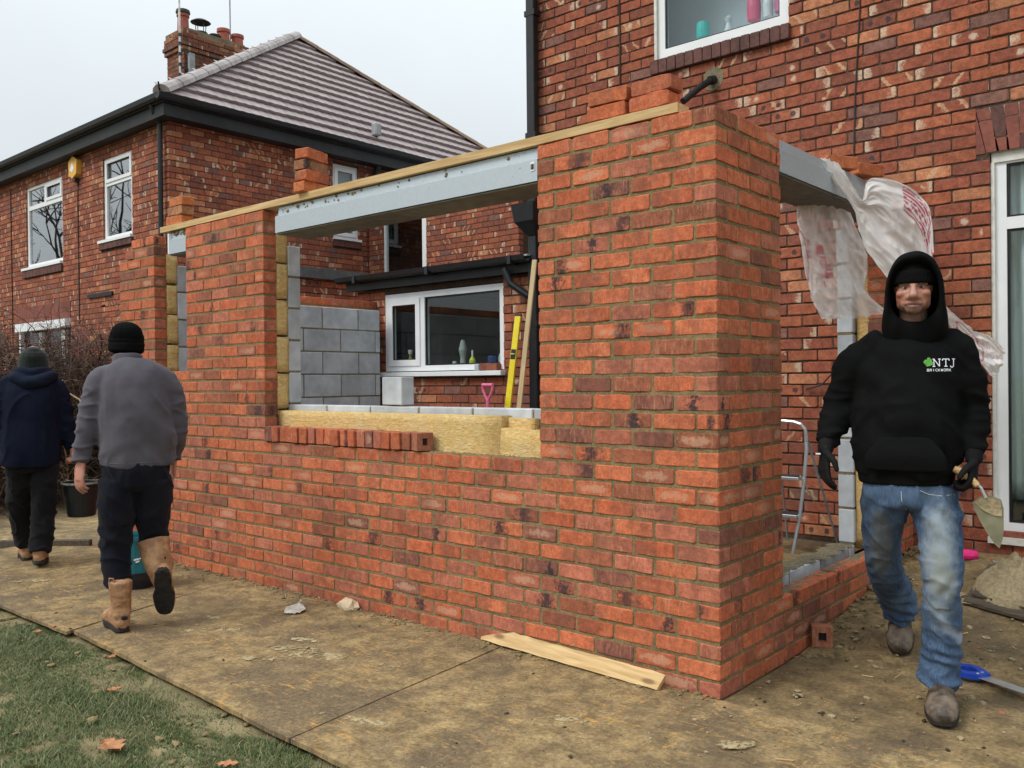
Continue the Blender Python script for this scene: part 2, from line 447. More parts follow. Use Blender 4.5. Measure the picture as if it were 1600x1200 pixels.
def tone_new(rg):
    t = rg.random(); k = rg.uniform(.80, 1.07)
    if t < .60:
        a = rg.random(); c = (.50 + .05 * a, .126 + .034 * a, .056 + .016 * a)
    elif t < .82: c = (.46, .150, .090)
    elif t < .95: c = (.33, .110, .060)
    else: c = (.24, .092, .066)
    return (c[0] * k, c[1] * k, c[2] * k, rg.random())
def tone_old(rg):
    t = rg.random(); k = rg.uniform(.85, 1.13)
    if t < .40: c = (.29, .088, .052)
    elif t < .66: c = (.37, .116, .060)
    elif t < .86: c = (.245, .082, .052)
    elif t < .94: c = (.45, .185, .095)
    else: c = (.22, .105, .082)
    return (c[0] * k, c[1] * k, c[2] * k, rg.random())

class Bricks:
    """bricks of one thing: the 300 that show largest become parts, the rest one joined part"""
    def __init__(s, root, old=False): s.root = root; s.old = old; s.b = []
    def add(s, c, L, rz, D=BD, H=BH, tone=None, rot=None, prio=1.0):
        s.b.append((Vector(c), L, D, H, rz, tone or (tone_old(rng) if s.old else tone_new(rng)), prio))
    def row(s, O, S, N, a, b, z, first, parity, D=BD, H=BH, cut0=0, joint=None, pitch=PITCHB, rev=False, prio=1.0):
        """one course from a to b along S; first = length of the first brick"""
        joint = joint or (.0105 if s.old else .0122)
        if not s.old: z += .0018
        else: H = .0725
        if first > .2 : first = pitch - joint
        rz = math.atan2(S[1], S[0]); x = a; L = first; full = pitch - joint
        out = []
        while x < b - .03:
            e = min(x + L, b)
            if b - e < .05: e = b
            out.append((x, e)); x = e + joint; L = full
        for (x0, x1) in out:
            if x1 - x0 < .025: continue
            if rev: x0, x1 = a + b - x1, a + b - x0
            mid = (x0 + x1) / 2
            dy = rng.uniform(-.0022, .0022)
            c = Vector((O[0] + S[0] * mid - N[0] * (D / 2 + dy), O[1] + S[1] * mid - N[1] * (D / 2 + dy), z + H / 2 + rng.uniform(-.0012, .0012)))
            s.add(c, x1 - x0, rz, D, H, prio=prio)
    def finish(s, limit=300, rest='bricks', occl=None):
        sc = []
        for i, (c, L, D, H, rz, tone, prio) in enumerate(s.b):
            q = cam_uv(c); v = -1.0
            if q and -30 < q[0] < 1630 and -20 < q[1] < 1220:
                nrm = Vector((math.sin(rz), -math.cos(rz), 0)); f = max(.05, (CAM - c).normalized().dot(nrm))
                v = prio * L * H * f / q[2] ** 2
                if occl and occl(q[0], q[1], c): v *= .001
            sc.append((v, i))
        sc.sort(reverse=True)
        solo = {i for v, i in sc[:limit] if v > 0}
        mat = M['old_obj'] if s.old else M['brick_obj']
        for i in sorted(solo):
            c, L, D, H, rz, tone, _ = s.b[i]
            Lq = max(.03, round(L / .005) * .005)
            me = proto_mesh(Lq, D, H, i % 7, mat, 3 if L > .15 else 1)
            o = bpy.data.objects.new('brick', me); COL.objects.link(o); o.parent = s.root
            o.location = c - Vector(s.root.location); o.scale = (L / Lq, 1, 1)
            o.rotation_euler = (rng.uniform(-.006, .006), rng.uniform(-.004, .004), rz + rng.uniform(-.006, .006))
            o.color = tone
        VV = []; UU = []; CC = []; FF = []; n0 = 0; bank = {}
        for i, (c, L, D, H, rz, tone, _) in enumerate(s.b):
            if i in solo: continue
            key = (i % 9, round(D, 3), round(H, 3), L > .15)
            if key not in bank: bank[key] = brick_geo(.2 if key[3] else .1, D, H, 100 + i % 9, 0)
            V, F, UV = bank[key]
            V = V.copy(); V[:, 0] *= L / (.2 if key[3] else .1)
            ca, sa = math.cos(rz), math.sin(rz)
            W = np.stack([V[:, 0] * ca - V[:, 1] * sa + c.x, V[:, 0] * sa + V[:, 1] * ca + c.y, V[:, 2] + c.z], 1) - np.array(s.root.location)
            VV.append(W); UU.append(UV); CC.append(np.tile(np.array(tone), (len(V), 1)))
            FF += [tuple(k + n0 for k in f) for f in F]; n0 += len(V)
        if VV:
            me = bpy.data.meshes.new(rest); me.from_pydata(np.concatenate(VV).tolist(), [], FF)
            me.materials.append(M['old_attr'] if s.old else M['brick_attr'])
            a = me.attributes.new('buv', 'FLOAT_VECTOR', 'POINT'); a.data.foreach_set('vector', np.concatenate(UU).astype(np.float32).ravel())
            a = me.attributes.new('bcol', 'FLOAT_COLOR', 'POINT'); a.data.foreach_set('color', np.concatenate(CC).astype(np.float32).ravel())
            o = link(rest, me, s.root); o['kind'] = 'stuff'

def subtract(a, b, holes):
    iv = [(a, b)]
    for (h0, h1) in holes:
        nv = []
        for (x0, x1) in iv:
            if h1 <= x0 or h0 >= x1: nv.append((x0, x1)); continue
            if h0 > x0: nv.append((x0, h0))
            if h1 < x1: nv.append((h1, x1))
        iv = nv
    return [i for i in iv if i[1] - i[0] > .03]

def wall_face(B, O, S, N, s0, s1, k0, k1, holes=(), zoff=0.0, corner0=False, corner1=False, D=BD, prio=1.0):
    """stretcher bond courses on a plane, broken by openings (s0,s1,z0,z1)"""
    for k in range(k0, k1):
        z = zoff + k * HC; zm = z + HC * .5
        a = s0 + (.112 if corner0 and k % 2 else 0); b = s1 - (.112 if corner1 and not k % 2 else 0)
        for (x0, x1) in subtract(a, b, [(h[0], h[1]) for h in holes if h[2] < zm < h[3]]):
            fst = .102 if (k % 2 == 0) else .2155
            if corner0 and x0 < s0 + .13: fst = .2155
            B.row(O, S, N, x0, x1, z + .006, fst, k, D=D, prio=prio)

def slab_with_holes(mb, O, S, N, s0, s1, z0, z1, holes, inset, depth, gap=.005):
    """backing mortar, cut round the openings and set back from the brick faces"""
    xs = sorted({s0, s1, *[v for h in holes for v in (h[0] - gap, h[1] + gap) if s0 < v < s1]})
    zs = sorted({z0, z1, *[v for h in holes for v in (h[2] - gap, h[3] + gap) if z0 < v < z1]})
    for i in range(len(xs) - 1):
        for j in range(len(zs) - 1):
            xm, zm = (xs[i] + xs[i + 1]) / 2, (zs[j] + zs[j + 1]) / 2
            if any(h[0] - gap < xm < h[1] + gap and h[2] - gap < zm < h[3] + gap for h in holes): continue
            pts = []
            for (s_, z_) in ((xs[i], zs[j]), (xs[i + 1], zs[j]), (xs[i + 1], zs[j + 1]), (xs[i], zs[j + 1])):
                pts.append((O[0] + S[0] * s_ - N[0] * inset, O[1] + S[1] * s_ - N[1] * inset, z_))
            mb.prism(pts, (-N[0] * depth, -N[1] * depth, 0))

# ================================================================== SETTING
def ramp(x, y):
    """ground level: flat by the lawn, rising towards the house beside the extension"""
    if x > -0.05: return .006 + .145 * max(0.0, min(y - .85, 1.9))
    return 0.0

def ground_mat():
    t = NT('lawn_soil'); p = t.pos()
    n1 = t.noise(p, 3.0, 5, .6); n2 = t.noise(p, 30, 4, .6); n3 = t.noise(p, 120, 3)
    c = t.mix(t.ss(n2, .3, .7), (.030, .045, .012), (.07, .085, .028))
    mud = t.ss(t.noise(t.vmath('MULTIPLY', p, (1, 1.7, 1)), 2.6, 4, .6), .44, .58)
    c = t.mix(t.math('MULTIPLY', mud, .9), c, (.34, .275, .15))
    far = t.math('MULTIPLY', t.ss(n1, .4, .6), .4); c = t.mix(far, c, (.12, .10, .05))
    t.base(c); t.rough(.95); t.set('Specular IOR Level', .15); t.bump(t.math('ADD', n2, n3), .6, .02); return t.m

def osb_mat(name='muddy_board', mud=.5, ochre=.5, dim=1.0):
    t = NT(name); p = t.pos()
    q = t.vmath('MULTIPLY', p, (1.0, 1.0, 0.2))
    n1 = t.noise(q, 2.2, 6, .62, .5); n2 = t.noise(q, 9, 5, .65, .3); n3 = t.noise(q, 55, 4, .65); n4 = t.noise(q, 240, 3)
    fl1 = t.noise(t.vmath('MULTIPLY', p, (10, 42, 10)), 1.0, 3, .6, .6)
    fl2 = t.noise(t.vmath('MULTIPLY', p, (40, 11, 10)), 1.0, 3, .6, .6)
    c = t.mix(t.ss(n2, .3, .7), (.185, .135, .072), (.40, .295, .150))
    c = t.mix(t.ss(n1, .46, .64, 0, .78), c, (.145, .112, .074))
    strand = t.math('MAXIMUM', t.ss(fl1, .56, .72), t.math('MULTIPLY', t.ss(fl2, .58, .74), .8))
    worn = t.ss(t.noise(q, 1.3, 4, .6), .38, .58)
    c = t.mix(t.math('MULTIPLY', t.math('MULTIPLY', strand, worn), ochre), c, (.60, .345, .105))
    sand = t.math('MULTIPLY', t.ss(t.noise(q, 3.4, 6, .7, .4), .57, .70), mud)
    c = t.mix(sand, c, (.56, .43, .20))
    k = t.ss(n3, .25, .75, .70, 1.25); c = t.mix(1.0, c, t.comb(k, k, k), 'MULTIPLY')
    sp_ = t.ss(t.noise(q, 75, 2), .685, .72); c = t.mix(t.math('MULTIPLY', sp_, .7), c, (.46, .39, .26))
    dk = t.ss(t.noise(q, 46, 3), .33, .28); c = t.mix(t.math('MULTIPLY', dk, .6), c, (.035, .028, .02))
    if dim < 1: c = t.mix(1.0, c, (dim, dim * .97, dim * .93), 'MULTIPLY')
    wet = t.noise(q, .75, 5, .65, .6); c = t.mix(t.ss(wet, .50, .66, 0, .55), c, (.11, .085, .055))
    t.base(c); t.rough(t.ss(n1, .4, .65, .92, .62)); t.set('Specular IOR Level', .25)
    t.bump(t.math('ADD', t.math('ADD', t.math('MULTIPLY', n3, .7), t.math('MULTIPLY', n4, .3)), t.math('MULTIPLY', sand, .5)), .7, .012); return t.m
M['ground'] = ground_mat(); M['osb'] = osb_mat(ochre=.9, dim=.92); M['mud'] = osb_mat('trodden_mud', .7, .22, .74)
M['dirt'] = osb_mat('sandy_dirt', .75, .1)

mb = MB(); n = 24
xs = [-400, -60, -25] + [-14 + i * 1.2 for i in range(20)] + [30, 80, 400]; ys = [-400, -80, -20] + [-6 + i * .8 for i in range(20)] + [30, 80, 400]
for y in ys:
    for x in xs: mb.v.append((x, y, -.03 + (.012 * mnoise.noise((x * .8, y * .8, 0)) if abs(x) < 20 and abs(y) < 12 else 0)))
W_ = len(xs)
for j in range(len(ys) - 1):
    for i in range(W_ - 1): mb.f.append((j * W_ + i, j * W_ + i + 1, (j + 1) * W_ + i + 1, (j + 1) * W_ + i)); mb.mi.append(0)
tag(mb.build('ground', M['ground'], smooth=True), kind='structure')

# trodden way along the right of the extension, rising to the house
mb = MB(); nx, ny = 44, 60
for j in range(ny):
    for i in range(nx):
        x = .012 + i * 4.6 / (nx - 1); y = -.02 + j * 2.75 / (ny - 1)
        e = mnoise.noise((x * 3, y * 3, 1.3)) * .009 + mnoise.noise((x * 14, y * 14, 4)) * .005
        mb.v.append((x, y, ramp(x, y) + .006 + e * min(1, (y + .02) * 4)))
for j in range(ny - 1):
    for i in range(nx - 1): mb.f.append((j * nx + i, j * nx + i + 1, (j + 1) * nx + i + 1, (j + 1) * nx + i)); mb.mi.append(0)
tag(mb.build('path', M['mud'], smooth=True), kind='structure')
# bare dirt at the far end, by the brambles
mb = MB(); nx, ny = 30, 24
for j in range(ny):
    for i in range(nx):
        x = -9.6 + i * 4.2 / (nx - 1); y = -1.5 + j * 4.2 / (ny - 1)
        mb.v.append((x, y, -.022 + max(0, mnoise.noise((x * 1.1, y * 1.1, 7)) + .15) * .07 * min(1, max(0, -5.7 - x))))
for j in range(ny - 1):
    for i in range(nx - 1): mb.f.append((j * nx + i, j * nx + i + 1, (j + 1) * nx + i + 1, (j + 1) * nx + i)); mb.mi.append(0)
tag(mb.build('dirt', M['dirt'], smooth=True), kind='structure')

def board(name, outline, z, th, label, warp=.004, seed=1):
    """sheet of board: outline is four corners, with slightly worn edges and a little warp"""
    rg = random.Random(seed); N = 36
    A, B_, C_, D_ = [Vector((*p, 0)) for p in outline]
    top = []
    for j in range(N + 1):
        for i in range(N + 1):
            u, v = i / N, j / N
            P = (A * (1 - u) + B_ * u) * (1 - v) + (D_ * (1 - u) + C_ * u) * v
            edge = min(u, v, 1 - u, 1 - v)
            if edge < .001: P += Vector((mnoise.noise((P.x * 9, P.y * 9, seed)), mnoise.noise((P.x * 9, P.y * 9, seed + 5)), 0)) * .007
            top.append((P.x, P.y, z + warp * mnoise.noise((P.x * 1.6, P.y * 1.6, seed)) - (.003 if edge < .001 else 0)))
    mb = MB(); mb.v = top + [(x, y, zz - th) for (x, y, zz) in top]
    q = N + 1; o = q * q
    for j in range(N):
        for i in range(N):
            a = j * q + i; mb.f.append((a, a + 1, a + q + 1, a + q))
    for i in range(N):
        for (a, b) in ((i, i + 1), (N * q + i + 1, N * q + i), ((i + 1) * q, i * q), (i * q + N, (i + 1) * q + N)):
            mb.f.append((a + o, b + o, b, a))
    mb.mi = [0] * len(mb.f)
    return tag(mb.build(name, M['osb'], recalc=False), label, 'board', 'muddy boards laid over the lawn')
board('ground_board', [(-6.32, -1.40), (-3.37, -1.375), (-3.80, -.006), (-6.55, -.006)], .016, .018, 'muddy board laid along the far end of the wall, under the walking men', seed=2)
board('ground_board', [(-3.355, -1.335), (-1.115, -1.452), (-1.262, -.006), (-3.785, -.006)], .018, .02, 'middle muddy board between two dark seams, with pale mortar splashes', seed=5)
board('ground_board', [(-1.105, -1.452), (3.9, -1.60), (3.9, -.006), (-1.252, -.006)], .017, .019, 'large ochre stained board at the foot of the near brick corner', seed=9)

# ------------------------------------------------------------------ lawn grass
def grass():
    rg = np.random.default_rng(3); N = 130000
    x = rg.uniform(-5.6, -.2, N); y = rg.uniform(-3.0, -1.40, N)
    # thinner where the lawn is muddy
    keep = np.zeros(N, bool)
    yb = np.where(x < -3.36, -1.395, -1.345 - (x + 3.355) * .052)
    for i in range(N):
        m1 = mnoise.noise((x[i] * 1.5, y[i] * 2.6, 3)); m2 = mnoise.noise((x[i] * 7, y[i] * 9, 8))
        q = m1 + .45 * m2
        near = max(0, .14 - (yb[i] - y[i])) * .9
        keep[i] = (q < .12 - near) or rg.random() < .16
    keep &= (y < yb - .008)
    # only what can be near the picture
    qx, qy = x - CAM.x, y - CAM.y
    zc = qx * dvec.x + qy * dvec.y; lat = qx * rvec.x + qy * rvec.y
    keep &= (zc > 1.2) & (lat / zc > -.72) & (lat / zc < .2) & (zc < 5.6)
    x, y = x[keep], y[keep]; n = len(x)
    h = rg.uniform(.010, .027, n) * (1 + .5 * np.sin(x * 5) * np.cos(y * 4)); a = rg.uniform(0, 6.283, n); w = rg.uniform(.0012, .0026, n)
    lean = rg.uniform(.5, 2.2, n); la = rg.normal(2.6, 1.1, n)
    dx, dy = np.cos(a) * w, np.sin(a) * w; lx, ly = np.cos(la) * h * lean, np.sin(la) * h * lean
    z0 = -.032
    V = np.zeros((n, 5, 3))
    V[:, 0] = np.stack([x - dx, y - dy, np.full(n, z0)], 1); V[:, 1] = np.stack([x + dx, y + dy, np.full(n, z0)], 1)
    V[:, 2] = np.stack([x - dx * .8 + lx * .4, y - dy * .8 + ly * .4, z0 + h * .62], 1); V[:, 3] = np.stack([x + dx * .8 + lx * .4, y + dy * .8 + ly * .4, z0 + h * .62], 1)
    V[:, 4] = np.stack([x + lx, y + ly, z0 + h * .95], 1)
    F = []
    for i in range(n): b = i * 5; F += [(b, b + 1, b + 3, b + 2), (b + 2, b + 3, b + 4)]
    me = bpy.data.meshes.new('grass'); me.from_pydata(V.reshape(-1, 3).tolist(), [], F)
    pal = np.array([(.068, .098, .028), (.100, .132, .042), (.145, .160, .066), (.25, .215, .115), (.12, .125, .055)])
    c = pal[rg.choice(5, n, p=[.36, .30, .16, .10, .08])] * rg.uniform(.75, 1.2, (n, 1))
    c = np.concatenate([c, np.ones((n, 1))], 1)
    at = me.attributes.new('gcol', 'FLOAT_COLOR', 'POINT'); at.data.foreach_set('color', np.repeat(c, 5, 0).astype(np.float32).ravel())
    t = NT('grass_blade'); t.base(t.attr('gcol').outputs['Color']); t.rough(.55); t.set('Specular IOR Level', .3)
    me.materials.append(t.m); o = link('grass', me); tag(o, kind='stuff')
grass()

# ================================================================== EXTENSION
XL = -5.573; WR, WL = -1.002, -3.446; NR, NL = -4.483, -4.98
YE = 2.75; PY = .665; P2 = 2.20
ext = thing('brick_extension', 'half built orange brick extension with open window gaps and steel lintels', 'extension', (0, 0, 0))
B = Bricks(ext)
S, Nn = (1, 0), (0, -1)
for k in range(31):
    z = k * HC + .006
    odd = k % 2
    def right(a, b):      # laid from the near corner leftwards; even courses stop behind the side wall's corner brick
        B.row((0, 0), S, Nn, a, b - (0 if odd else BD + .0122), z, .2155, k, rev=True)
    if k < 12: right(XL, 0)
    else:
        right(WR, 0)
        if k < 18: B.row((0, 0), S, Nn, XL, WL, z, .102 if odd else .2155, k, rev=True)
        else:
            B.row((0, 0), S, Nn, NR, WL, z, .102 if odd else .2155, k, rev=True)
            a = XL + max(0, k - 28) * .11
            B.row((0, 0), S, Nn, a, NL, z, .102 if odd else .2155, k, rev=True)
# right hand side wall
S2, N2 = (0, 1), (1, 0)
for k in range(31):
    z = k * HC + .006; first = .2155; a0 = BD + .0122 if k % 2 else 0.0
    if k < 4: B.row((0, 0), S2, N2, a0, YE - .002, z, first, k)
    else:
        B.row((0, 0), S2, N2, a0, PY, z, first, k)
        if k < 29: B.row((0, 0), S2, N2, P2, YE - .002, z, .2155 if k % 2 else .102, k)
# left side wall, outer leaf (seen from inside above the blockwork)
for k in range(27):
    B.row((XL + BD, 0), S2, N2, BD + .01, YE - .002, k * HC + .006, .102 if k % 2 else .2155, k, prio=.05)
B.finish(300, 'brick_courses', occl=lambda u, v, c: (u > 1330 and c.y > .3 and v < 860) or (u < 290 and v > 560 and v < 950))

mb = MB()
TOP = 31 * HC
holes = [(WL, WR, 12 * HC, 9), (NL, NR, 18 * HC, 9)]
slab_with_holes(mb, (0, 0), S, Nn, XL + .004, -.005, -.06, 29 * HC, holes, .0050, BD - .010)
for (a, b, z0, z1) in ((WR + .004, -.005, 29 * HC, TOP - .012), (NR + .004, WL - .004, 29 * HC, TOP - .012), (XL + .24, NL - .004, 29 * HC, TOP - .015)):
    slab_with_holes(mb, (0, 0), S, Nn, a, b, z0, z1, (), .0050, BD - .010)
slab_with_holes(mb, (0, 0), S2, N2, BD - .006, YE, -.06, 4 * HC - .010, (), .0050, BD - .010)
slab_with_holes(mb, (0, 0), S2, N2, BD - .006, PY - .004, 4 * HC - .010, TOP - .012, (), .0050, BD - .010)
slab_with_holes(mb, (0, 0), S2, N2, P2 + .004, YE, 4 * HC - .010, 29 * HC - .01, (), .0050, BD - .010)
slab_with_holes(mb, (XL + BD, 0), S2, N2, BD, YE, -.06, 27 * HC - .012, (), .005, BD - .010)
mb.build('mortar_bed', M['mortar'], ext)

# inner leaf of pale blocks
def blocks(O, S_, N_, a, b, z0, rows, off=0, D=.10, L=.44, zh=.225, name='block'):
    rz = math.atan2(S_[1], S_[0])
    for r_ in range(rows):
        x = a; first = L if (r_ + off) % 2 == 0 else L / 2 - .005
        while x < b - .02:
            e = min(x + first, b); first = L
            if b - e < .06: e = b
            mid = (x + e) / 2
            key = ('blk', round(e - x, 2), D)
            if key not in _proto:
                mm = MB(); Lq = round(e - x, 2); mm.box((-Lq / 2, -D / 2, -.1065), (Lq / 2, D / 2, .1065), 0, .005)
                oo = mm.build(name, M['block']); _proto[key] = oo.data; bpy.data.objects.remove(oo)
            o = link('block', _proto[key], ext)
            dy = rng.uniform(-.002, .002)
            o.location = (O[0] + S_[0] * mid - N_[0] * (D / 2 + dy), O[1] + S_[1] * mid - N_[1] * (D / 2 + dy), z0 + r_ * zh + .1075 + .004)
            o.rotation_euler = (0, 0, rz)
            x = e + .012
bm_ = MB()
BZ = .1425
def block_wall(O, S_, N_, a, b, z0, rows, off=0, mortar=True):
    blocks(O, S_, N_, a, b, z0, rows, off)
    if mortar: slab_with_holes(bm_, O, S_, N_, a + .004, b - .004, z0 - .02, z0 + rows * .225 - .012, (), .005, .090)
XI, XJ = XL + .30, -.30
block_wall((0, .20), S, Nn, XI + .001, -.205, BZ, 5)                          # under the openings
block_wall((0, .20), S, Nn, NR, WL + .01, BZ + 5 * .225 + .001, 5, 1)              # between the openings
block_wall((0, .20), S, Nn, XI + .001, NL + .005, BZ + 5 * .225 + .001, 5, 1)
block_wall((0, .20), S, Nn, WR, -.205, BZ + 5 * .225 + .001, 5, 1)
block_wall((XI, 0), (0, 1), (1, 0), .305, 2.62, BZ, 9, 1)                      # left wall, seen through the window
block_wall((-.20, 0), (0, 1), (1, 0), .305, P2, .12, 1)                        # low wall of the side opening
block_wall((-.20, 0), (0, 1), (1, 0), .305, PY, .12 + .226, 9, 1)
block_wall((-.20, 0), (0, 1), (1, 0), P2, YE - .004, .12 + .226, 9)
bm_.build('block_mortar', M['block_mortar'], ext)

# mineral wool in the cavity
def batt(a, b, seed, bulge=.012, name='insulation_batt'):
    """a soft slab: boxes with a rough, slightly bulging skin"""
    (x0, y0, z0), (x1, y1, z1) = a, b
    bm = bmesh.new(); bmesh.ops.create_cube(bm, size=1)
    for _ in range(2): bmesh.ops.subdivide_edges(bm, edges=[e for e in bm.edges], cuts=1 if max(x1 - x0, z1 - z0) < .5 else 2, use_grid_fill=True)
    for v in bm.verts:
        d = v.co.copy()
        v.co = Vector(((x0 + x1) / 2 + d.x * (x1 - x0), (y0 + y1) / 2 + d.y * (y1 - y0), (z0 + z1) / 2 + d.z * (z1 - z0)))
        nn = mnoise.noise_vector((v.co * 9) + Vector((seed, 0, 0)))
        n2 = mnoise.noise_vector((v.co * 30) + Vector((seed, 4, 0)))
        v.co += nn * bulge + n2 * bulge * .5
    mm = MB(); mm.bm(bm); return mm.build(name, M['wool'], ext, smooth=True)
batt((WL - .03, .108, .85), (-1.36, .192, 1.222), 1, .004)
batt((-1.355, .100, .85), (WR + .03, .185, 1.155), 2, .014)
batt((-1.345, .150, 1.1), (-1.16, .195, 1.21), 3, .004)
for i in range(5): batt((WL - .09, .107, 1.235 + i * .258), (WL + rng.uniform(-.002, .012), .196, 1.235 + i * .258 + rng.uniform(.236, .25)), 10 + i, .007)
for i in range(4): batt((NL - .09, .107, 1.50 + i * .245), (NL + rng.uniform(0, .014), .196, 1.50 + i * .245 + .232), 20 + i, .007)
batt((-.195, P2 + .03, .33), (-.107, P2 + .3, 1.3), 31, .02)
batt((-.195, P2 + .05, 1.31), (-.107, P2 + .3, 2.3), 32, .012)
batt((XL + .108, .3, 1.9), (XL + .195, 2.6, 2.12), 33, .006)
# lintels: a flat outer face, a sloping plate behind it and a wide soffit
def lintel(a, b, side=False, name='steel_lintel'):
    z0, z1, z2 = 2.436, 2.546, 2.612
    prof = [(.004, z0), (.004, z1), (.030, z1 + .014), (.034, z2), (.11, z2 + .004), (.11, z1), (.19, z1), (.19, z2), (.296, z2), (.296, z0), (.290, z0 - .004), (.190, z0 - .004), (.186, z0 + .012), (.115, z0 + .012), (.112, z0 - .004)]
    lt = MB()
    if not side: lt.prism([(a, y, z) for (y, z) in prof], (b - a, 0, 0))
    else: lt.prism([(-y, a, z) for (y, z) in prof], (0, b - a, 0))
    o = lt.build(name, [M['steel']], ext)
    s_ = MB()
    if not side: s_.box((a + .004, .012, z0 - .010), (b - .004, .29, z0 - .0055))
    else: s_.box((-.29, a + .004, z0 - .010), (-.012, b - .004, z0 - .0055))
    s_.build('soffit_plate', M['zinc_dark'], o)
    return o
l1 = lintel(-3.305, WR - .003)
l2 = lintel(NL + .235, NR - .003, name='steel_lintel')
# open white end of the short lintel
wb = MB(); wb.box((NL + .215, .006, 2.44), (NL + .232, .10, 2.60)); wb.build('lintel_end', M['upvc'], ext)
l3 = lintel(PY + .004, 2.36, True)
wb = MB()
wb.box((WR - .045, .0005, 2.490), (WR - .018, .003, 2.535)); lab = wb.build('paper_label', M['upvc'], l1)
wb = MB()
for i in range(5): wb.box((WR - .042 + i * .0045, -.001, 2.497), (WR - .040 + i * .0045 + .0008 * (i % 3), 0, 2.525))
wb.build('label_bars', M['dark'], l1)
# slab inside
mb = MB(); mb.box((XL + .305, .305, .05), (-.305, YE - .005, .235)); mb.build('floor_slab', M['mud'], ext)
mb = MB(); mb.box((-.19, .3, .02), (-.108, P2 - .01, .255)); mb.build('cavity_fill', M['dirt'], ext)
# mortar bed on top of the low side wall
mb = MB()
for i in range(120):
    y = rng.uniform(.70, 2.15); w = .008 + .03 * rng.random() ** 2
    wq = min(w, .018); mb.lathe((-.066 + rng.uniform(-.022, .022), y, 4 * HC - .014), [(wq * 1.4, 0), (wq, .006 + rng.uniform(0, .006)), (.001, .010)], 7)
    y = rng.uniform(.70, 2.15); mb.lathe((-.25 + rng.uniform(-.045, .045), y, .341), [(w * rng.uniform(1.3, 2.2), 0), (w, .006), (.001, .010)], 7)
    y = rng.uniform(.70, 2.15); mb.lathe((-.15 + rng.uniform(-.04, .04), y, .25), [(w * 1.6, 0), (w, .012), (.001, .02)], 7)
o = mb.build('mortar_dabs', M['block_mortar'], ext, smooth=True); o['kind'] = 'stuff'
# squeezed mortar and snots along the course under the window, footing
mb = MB(); mb.box((XL - .12, -.005, -.06), (.035, .3, -.012)); mb.box((-.06, -.0, -.06), (.038, YE, -.0125)); mb.build('footing', M['concrete'], ext)
mb = MB()
for (lo, hi, y0) in ((WL, WR, .05),):
    for i in range(60):
        x = rng.uniform(-1.9, hi); w = rng.uniform(.006, .02)
        mb.lathe((x, rng.uniform(.02, .09), 12 * HC - .010), [(w * 1.5, 0), (w, .006), (.001, .011)], 6)
mb.build('mortar_droppings', M['mortar'], ext, smooth=True)['kind'] = 'stuff'

# things lying on and against the extension
tm = MB(); rg = random.Random(4); N = 44; pr = []
for i in range(N + 1):
    x = -4.885 + (4.885 - .19) * i / N
    dz = .0016 * mnoise.noise((x * 3, 0, 0)); pr.append([(x, .006 + dz, TOP + .002), (x, .108, TOP + .002), (x, .108, TOP + .046 + dz), (x, .006 + dz, TOP + .046 + dz)])
tm.v = [p for r_ in pr for p in r_]
for i in range(N):
    for k in range(4): tm.f.append((i * 4 + k, i * 4 + (k + 1) % 4, i * 4 + 4 + (k + 1) % 4, i * 4 + 4 + k)); tm.mi.append(0)
tm.f += [(3, 2, 1, 0), (N * 4, N * 4 + 1, N * 4 + 2, N * 4 + 3)]; tm.mi += [0, 0]
plate = tag(tm.build('timber_plate', M['timber']), 'long pale timber wall plate bedded on top of the front wall', 'timber')
mb = MB()
for i in range(120):
    x = rng.choice([rng.uniform(-3.3, -1.0), rng.uniform(-4.75, -4.5), rng.uniform(-3.3, -2.4)]); w = .004 + .014 * rng.random() ** 2
    zz = TOP - rng.uniform(.0, .05) ** 1.0
    mb.lathe((x, .034 + rng.uniform(-.008, .016), zz), [(.001, -w * .8), (w, 0), (w * .7, w * .8), (.001, w)], 6)
mb.build('mortar_squeeze', M['mortar'], plate, smooth=True)['kind'] = 'stuff'

def loose_brick(c, rz, label, group=None, L=.2155, D=BD, H=BH, rot=(0, 0), tone=None, holes=None, name='loose_brick'):
    me = proto_mesh(L, D, H, rng.randint(0, 6) + 20, M['brick_obj'], 3)
    o = link(name, me); o.location = c; o.rotation_euler = (rot[0], rot[1], rz); o.color = tone or tone_new(rng)
    tag(o, label, 'brick', group); return o
OR = lambda: (.50 * rng.uniform(.92, 1.05), .145 * rng.uniform(.9, 1.1), .055, rng.random())
g1 = 'loose bricks stacked on the timber plate'
zt = TOP + .049 + BH / 2
loose_brick((-.585, .058, zt), R(1), 'lower left brick of the pair stack on the timber by the near corner', g1, tone=OR())
loose_brick((-.345, .060, zt), R(-2), 'lower right brick of the stack on the timber, beside the black pipe', g1, tone=OR())
loose_brick((-.575, .055, zt + BH + .003), R(3), 'upper left brick of the stack on the timber by the near corner', g1, tone=OR())
loose_brick((-.335, .066, zt + BH + .003), R(-1), 'upper brick with a dark burnt end on the stack by the near corner', g1, tone=(.40, .12, .06, .23))
for i, tl in enumerate(['bottom', 'second', 'third', 'topmost']):
    loose_brick((-3.00 + .012 * (i % 2), .08, zt + i * (BH + .002)), R(96 + 3 * i), tl + ' brick of the tall narrow stack midway along the timber', g1, tone=OR() if i != 2 else (.25, .12, .06, .4))
for i, tl in enumerate(['lower', 'middle', 'top']):
    loose_brick((-4.70 + .02 * i, .07, zt + i * (BH + .002)), R(4 - 3 * i), tl + ' brick of the stack at the far end of the timber', g1, tone=OR() if i != 1 else (.42, .2, .1, .6))

